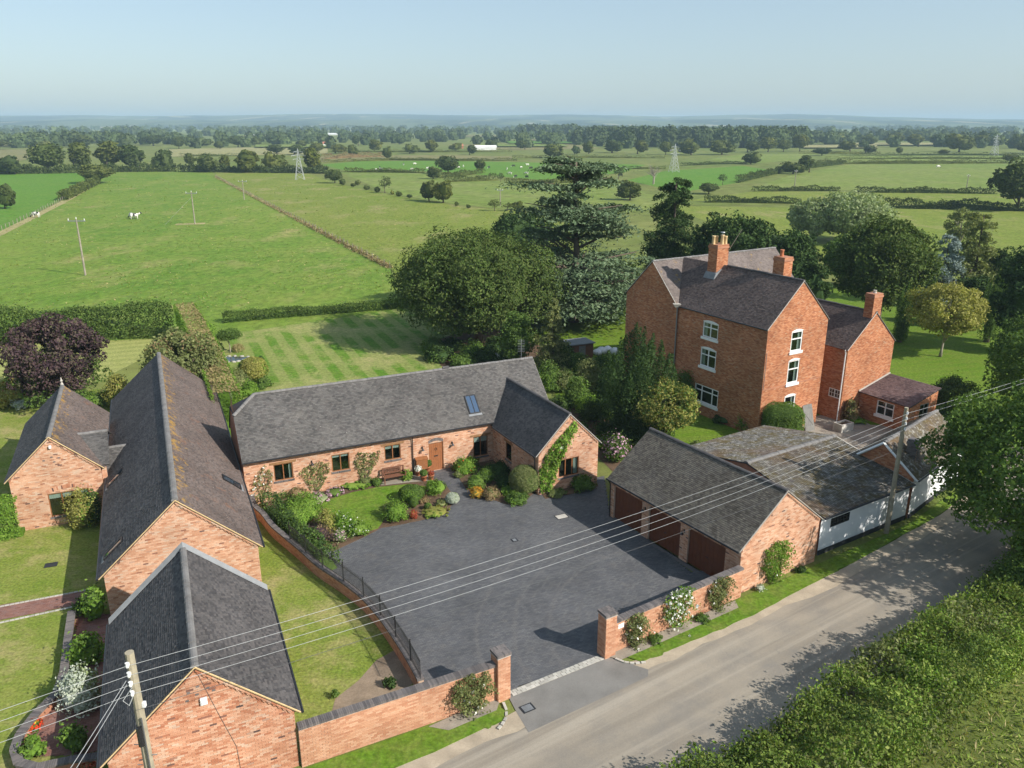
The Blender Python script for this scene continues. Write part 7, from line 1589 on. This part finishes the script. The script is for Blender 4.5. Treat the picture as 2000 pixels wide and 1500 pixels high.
# ------------------------------------------------------------------ cattle
M['cow_white'] = m_flat('cow_white', (.72, .69, .63), .08, 3.); M['cow_black'] = m_flat('cow_black', (.025, .023, .022), .1, 3.)
def cow_mesh(graze, patch, dark=False):
    """one skin: barrel, neck, head, jointed legs and tail lofted as connected tubes"""
    mb = MB(); m0 = 1 if dark else 0
    prof = [(-1.02, .92, .10), (-.98, 1.0, .26), (-.75, 1.02, .36), (-.35, .98, .40), (.05, .96, .42), (.4, .98, .39), (.7, 1.05, .32), (.86, 1.1, .22)]
    b = len(mb.v); n = 10
    for x, z, r in prof:
        for k in range(n): a = 2*PI*k/n; mb.v.append((x, r*.78*math.cos(a), z+r*math.sin(a)*(1.0 if math.sin(a) > 0 else 1.08)))
    for i in range(len(prof)-1):
        for k in range(n): mb.f.append((b+i*n+k, b+i*n+(k+1) % n, b+(i+1)*n+(k+1) % n, b+(i+1)*n+k)); mb.m.append(1-m0 if (i, k//2) in patch else m0)
    mb.f.append(tuple(b+k for k in reversed(range(n)))); mb.m.append(m0); mb.f.append(tuple(b+(len(prof)-1)*n+k for k in range(n))); mb.m.append(m0)
    hd = (1.5, .30) if graze else (1.38, 1.42); mb.tube([(.72, 0, 1.08), (1.05, 0, .85 if graze else 1.25), (hd[0]-.1, 0, hd[1]+.12)], [.26, .17, .13], 7, m0)
    mb.tube([(hd[0]-.14, 0, hd[1]+.16), (hd[0]+.05, 0, hd[1]+.02), (hd[0]+.28, 0, hd[1]-.16)], [.15, .14, .085], 7, 1-m0)
    for s_ in (-1, 1): mb.tube([(hd[0]-.12, s_*.1, hd[1]+.2), (hd[0]-.16, s_*.3, hd[1]+.2)], [.05, .03], 4, 1-m0)
    for x, zt in ((-.8, .95), (.55, .9)):
        for s_ in (-1, 1):
            if x < 0: mb.tube([(x, s_*.2, zt), (x+.08, s_*.21, .68), (x-.10, s_*.2, .42), (x-.04, s_*.2, 0)], [.17, .13, .07, .06], 6, m0)
            else: mb.tube([(x, s_*.18, zt), (x+.02, s_*.18, .55), (x, s_*.18, .38), (x+.02, s_*.18, 0)], [.13, .09, .065, .055], 6, m0)
    mb.tube([(-1.0, 0, 1.18), (-1.12, 0, .9), (-1.1, 0, .45)], [.04, .025, .04], 5, m0); mb.lathe([(.05, .52), (.14, .58), (.13, .66)], (-.5, 0, 0), 6, m0)
    return mb.mesh('cow', [M['cow_white'], M['cow_black']], True)
CP = [cow_mesh(True, {(1, 0), (2, 0), (2, 1), (4, 4), (5, 0), (5, 1)}), cow_mesh(False, {(0, 0), (3, 1), (3, 2), (4, 1), (5, 3)}), cow_mesh(True, {(2, 3), (3, 3)}, True)]
def cow(px, py, k, rz, label, group=None, s=1.):
    o = mobj('cow', CP[k]); x, y = G(px, py); o.location = (x, y, .03); o.rotation_euler = (0, 0, rz); o.scale = (s, s, s); tag(o, label, 'cow', group)
cow(259, 427, 0, 2.6, 'black and white cow grazing alone in the mown meadow, left one of two'); cow(264, 428, 1, .3, 'black and white cow in the mown meadow, right one of the close pair'); cow(71, 425, 0, 2.9, 'white cow grazing by the sandy verge at left')
crd = [(805, 333, 0), (835, 331, 1), (863, 327, 2), (788, 323, 1), (810, 322, 0), (735, 334, 0), (745, 333, 1), (742, 329, 2), (895, 329, 0), (905, 327, 1), (955, 329, 2), (990, 332, 1), (996, 341, 0), (1003, 326, 2), (1018, 329, 0), (1007, 347, 2), (1030, 324, 1), (1037, 330, 2), (1028, 341, 0), (1029, 348, 2), (1186, 331, 0), (1205, 330, 1), (1212, 345, 2), (760, 335, 0)]
for i, (px, py, k) in enumerate(sorted(crd)): cow(px, py, k, random.uniform(0, 6.28), f'{ORD[i]} cow from the left in the distant herd, mostly '+('black' if k == 2 else 'white'), 'herd in the distant pasture', .85)
cow(1832, 328, 0, .2, 'pale cow alone in the large right-hand field')
# ------------------------------------------------------------------ lane-side telegraph poles and wires
def lane_pole(x, y, H, label, r=.15, extras=False, base=0):
    root = thing('telegraph_pole', label, 'pole', (x, y, 0)); q = MB(); q.tube([(0, 0, 0), (0, 0, H*.5), (0, 0, H)], [r, r*.88, r*.74], 10); q.build('post', M['pole_wood'], root, local=True)
    for i in range(4):
        q = MB(); z = H-.28-i*.30; q.box(-.02, .02, -r*.74-.08, -r*.7, z-.05, z+.05); q.lathe([(.035, -.05), (.05, 0), (.035, .06), (.05, .1)], (0, -r*.74-.09, z), 7); q.build('insulator', M['white_plastic'], root, local=True)
    if extras:
        q = MB(); q.tube([(0, -r-.02, H-2.9), (0, -r-.02, H-2.3)], .08, 8); q.build('fuse_box', M['black_metal'], root, local=True)
        q = MB(); q.tube([(.1, -r, H-2.0), (.11, -r, H-3.4), (.1, -r, 0)], .025, 5); q.build('cable', M['wire_dark'], root, local=True)
        q = MB(); q.tube([(0, -r, H-1.0), (-.25, -r-.1, H-1.35), (-.1, -r-.1, H-1.5), (.05, -r, H-1.15)], .012, 5); q.build('loop_wire', M['wire'], root, local=True)
        q = MB(); q.box(.12, .2, -.05, .05, H-1.75, H-1.6); q.build('junction_box', M['white_plastic'], root, local=True)
        for i in range(5):
            q = MB(); q.tube([(-.16+.32*(i % 2), -.03, H-4.4+i*.35), (-.30+.6*(i % 2), -.03, H-4.4+i*.35)], .012, 4); q.build('step_iron', M['grey_metal'], root, local=True)
PLx, PLy, PLh = -10.19, 18.0, 8.62; PRx, PRy, PRh = 21.12, 40.25, 7.55
lane_pole(PLx, PLy, PLh, 'weathered telegraph pole in front of the roadside barn gable', .16, True); lane_pole(PRx, PRy, PRh, 'telegraph pole against the whitewashed shed wall', .14)
def wire(label, A, B, sag, r=.0058, group='overhead wires along the lane', mat='wire'):
    A, B = Vector(A), Vector(B); n = 24; q = MB(); q.tube([A+(B-A)*(i/n)-Vector((0, 0, 4*sag*(i/n)*(1-i/n))) for i in range(n+1)], r, 4); tag(q.build('overhead_wire', M[mat]), label, 'wire', group)
for i in range(4):
    zl, zr_ = PLh-.28-i*.30, PRh-.28-i*.30; nm = ['top', 'second', 'third', 'lowest'][i]
    wire(nm+' overhead wire of four between the two lane poles', (PLx, PLy-.2, zl), (PRx, PRy-.2, zr_), .55+.03*i); wire(nm+' overhead wire of four running left from the roadside pole', (PLx, PLy-.2, zl), (PLx-34, PLy-21.2, zl+.3), .6)
wire('dark telephone wire sagging below the four power wires', (PLx, PLy-.15, PLh-1.75), (PRx, PRy-.1, PRh-2.3), .45, .007, None, 'wire_dark')
for i in range(2): wire(['upper', 'lower'][i]+' service wire dropping from the roadside pole to the lower edge', (PLx-.1, PLy-.2, PLh-.75-.12*i), (PLx-.4+.25*i, PLy-8, PLh-1.35), .1, .007, None); wire(['upper', 'lower'][i]+' wire running right from the pole at the white shed', (PRx, PRy-.1, PRh-.3-.35*i), (62, 66, 8.2), .5, .007, None)
# ------------------------------------------------------------------ small things about the place
def bench(u):
    root = thing('garden_bench', 'brown slatted wooden bench under the third window', 'bench', tuple(fb.P(u, -.28, .06)), rz=fb.th); q = lambda: MB(); W = 1.45
    for x in (-W/2, W/2-.06):
        m = q(); m.box(x, x+.06, -.28, -.22, 0, .62); m.build('leg', M['bench_wood'], root, local=True); m = q(); m.box(x, x+.06, .2, .26, 0, .92); m.build('leg', M['bench_wood'], root, local=True); m = q(); m.box(x-.01, x+.07, -.3, .25, .62, .66); m.build('armrest', M['bench_wood'], root, local=True)
    for i in range(5): m = q(); m.box(-W/2+.06, W/2-.06, -.27+i*.095, -.27+i*.095+.075, .41, .435); m.build('seat_slat', M['bench_wood'], root, local=True)
    for z in (.52, .86): m = q(); m.box(-W/2+.06, W/2-.06, .21, .25, z, z+.07); m.build('back_rail', M['bench_wood'], root, local=True)
    for i in range(13): x = -W/2+.1+i*(W-.2)/12; m = q(); m.box(x-.02, x+.02, .222, .240, .59, .86); m.build('back_slat', M['bench_wood'], root, local=True)
bench(9.12)
def flat_thing(name, label, cat, c, a, b, rz, z, mat, bars=0, h=.02):
    root = thing(name, label, cat, (c[0], c[1], z), rz=rz)
    q = MB(); q.box(-a/2, a/2, -b/2, b/2, 0, h*.4); q.build('bed', M['tar'] if bars else M[mat], root, local=True)
    q = MB(); 
    for (x0, x1, y0, y1) in ((-a/2, a/2, -b/2, -b/2+.04), (-a/2, a/2, b/2-.04, b/2), (-a/2, -a/2+.04, -b/2+.04, b/2-.04), (a/2-.04, a/2, -b/2+.04, b/2-.04)): q.box(x0, x1, y0, y1, 0, h)
    q.build('frame', M['tar'], root, local=True)
    for i in range(bars): x = -a/2+.07+(a-.14)*(i+.5)/bars; q = MB(); q.box(x-.02, x+.02, -b/2+.04, b/2-.04, h*.3, h); q.build('bar', M['lead'], root, local=True)
flat_thing('drain_grate', 'slotted iron drain grate beside the gateway apron', 'grate', (pierL+gdir*.55+gn*1.15)[:2], .55, .42, rad(30), .032, 'tar', 8)
flat_thing('inspection_cover', 'square pale inspection slab on the forecourt near the wing', 'cover', G(1097, 1010), .75, .55, rad(25), .034, 'cement'); flat_thing('drain_cover', 'small dark drain cover in the middle of the forecourt', 'cover', G(1005, 1056), .34, .34, rad(25), .034, 'tar', 4); flat_thing('manhole_cover', 'dark manhole cover in the shaded left lawn', 'cover', G(100, 1104), .6, .45, rad(20), .02, 'tar')
# leaning shed door, trough, rubble bags, garden shed, rustic fence
p = fH.P(-.75, 2.0); q = MB(); Tt = lambda x, y, z: Vector(p)+Vector((fH.v.x, fH.v.y, 0))*x+Vector((-fH.u.x, -fH.u.y, 0))*(y-.28*z)+Vector((0, 0, z))
dd = thing('leaning_door', 'old grey boarded door leaning against the farmhouse gable', 'door', tuple(p))
for i in range(5): m = MB(); m.box(-.5+i*.2, -.5+i*.2+.19, .25, .29, 0, 1.95, Tt); m.build('board', M['grey_wood'], dd)
m = MB(); m.box(-.5, .5, .29, .32, .3, .42, Tt); m.box(-.5, .5, .29, .32, 1.5, 1.62, Tt); m.build('ledge', M['grey_wood'], dd)
m = MB(); m.hexa([Tt(-.5, .29, .42), Tt(-.38, .29, .42), Tt(-.38, .315, .42), Tt(-.5, .315, .42), Tt(.38, .29, 1.5), Tt(.5, .29, 1.5), Tt(.5, .315, 1.5), Tt(.38, .315, 1.5)]); m.build('brace', M['grey_wood'], dd)
c = G(1646, 840); tr_g = thing('stone_trough', 'rough stone planter trough in the farmyard', 'trough', (c[0], c[1], .02), rz=.5)
m = MB()
for a in ((-.65, .65, -.4, -.28), (-.65, .65, .28, .4), (-.65, -.53, -.28, .28), (.53, .65, -.28, .28)): m.box(*a, 0, .6)
m.build('side', M['stone'], tr_g, local=True); m = MB(); m.box(-.53, .53, -.28, .28, .3, .5); m.build('soil', M['soil'], tr_g, local=True)
c = G(1162, 690)
for i in range(6):
    o = MB(); o.lathe([(.05, 0), (.5, .05), (.55, .3), (.3, .55), (.05, .6)], (0, 0, 0), 8); o = o.build('rubble_sack', M['white_plastic'], smooth=True); o.location = (c[0]-1.2+i*.62+random.uniform(-.1, .1), c[1]+random.uniform(-.5, .5), 0); o.scale = (1, random.uniform(.7, 1), random.uniform(.8, 1.2)); o.rotation_euler = (.2*random.uniform(-1, 1), .2*random.uniform(-1, 1), i)
    tag(o, f'{ORD[i]} white sack from the left in the heap on the lawn', 'sack', 'white sacks on the lawn')
c = G(1128, 705); sd = thing('garden_shed', 'small flat-roofed dark shed beside the white sacks', 'shed', (c[0], c[1], 0), rz=.4); m = MB(); m.box(-1.2, 1.2, -.9, .9, 0, 1.9); m.build('wall', M['bench_wood'], sd, local=True); m = MB(); m.box(-1.35, 1.35, -1.05, 1.05, 1.902, 2.0); m.build('roof', M['lead'], sd, local=True); m = MB(); m.box(-.35, .35, -.93, -.902, .05, 1.75); m.build('door', M['grey_wood'], sd, local=True)
c0, c1 = Vector((*G(960, 702), 0)), Vector((*G(1000, 730), 0)); rf = thing('picket_fence', 'short white paled fence under the oak', 'fence', tuple(c0)); d_ = c1-c0; n = 14
for i in range(n): m = MB(); pp = d_*(i/n); m.box(pp.x, pp.x+.08, pp.y, pp.y+.03, 0, .95); m.build('pale', M['white_paint'], rf, local=True)
for z in (.3, .75): m = MB(); m.tube([(0, .04, z), (d_.x, d_.y+.04, z)], .025, 4); m.build('rail', M['white_paint'], rf, local=True)
# ------------------------------------------------------------------ air
hb = MB(); hb.box(-14000, 14000, -600, 9500, -1.2, 104); hz = hb.build('haze', []); hz['kind'] = 'stuff'
hm = bpy.data.materials.new('haze'); hm.use_nodes = True; hm.node_tree.nodes.clear(); ho = hm.node_tree.nodes.new('ShaderNodeOutputMaterial'); pv_ = hm.node_tree.nodes.new('ShaderNodeVolumePrincipled')
pv_.inputs['Color'].default_value = (.49, .67, .85, 1); pv_.inputs['Density'].default_value = .00019; pv_.inputs['Anisotropy'].default_value = 0.0
hm.node_tree.links.new(pv_.outputs[0], ho.inputs['Volume']); hz.data.materials.append(hm)
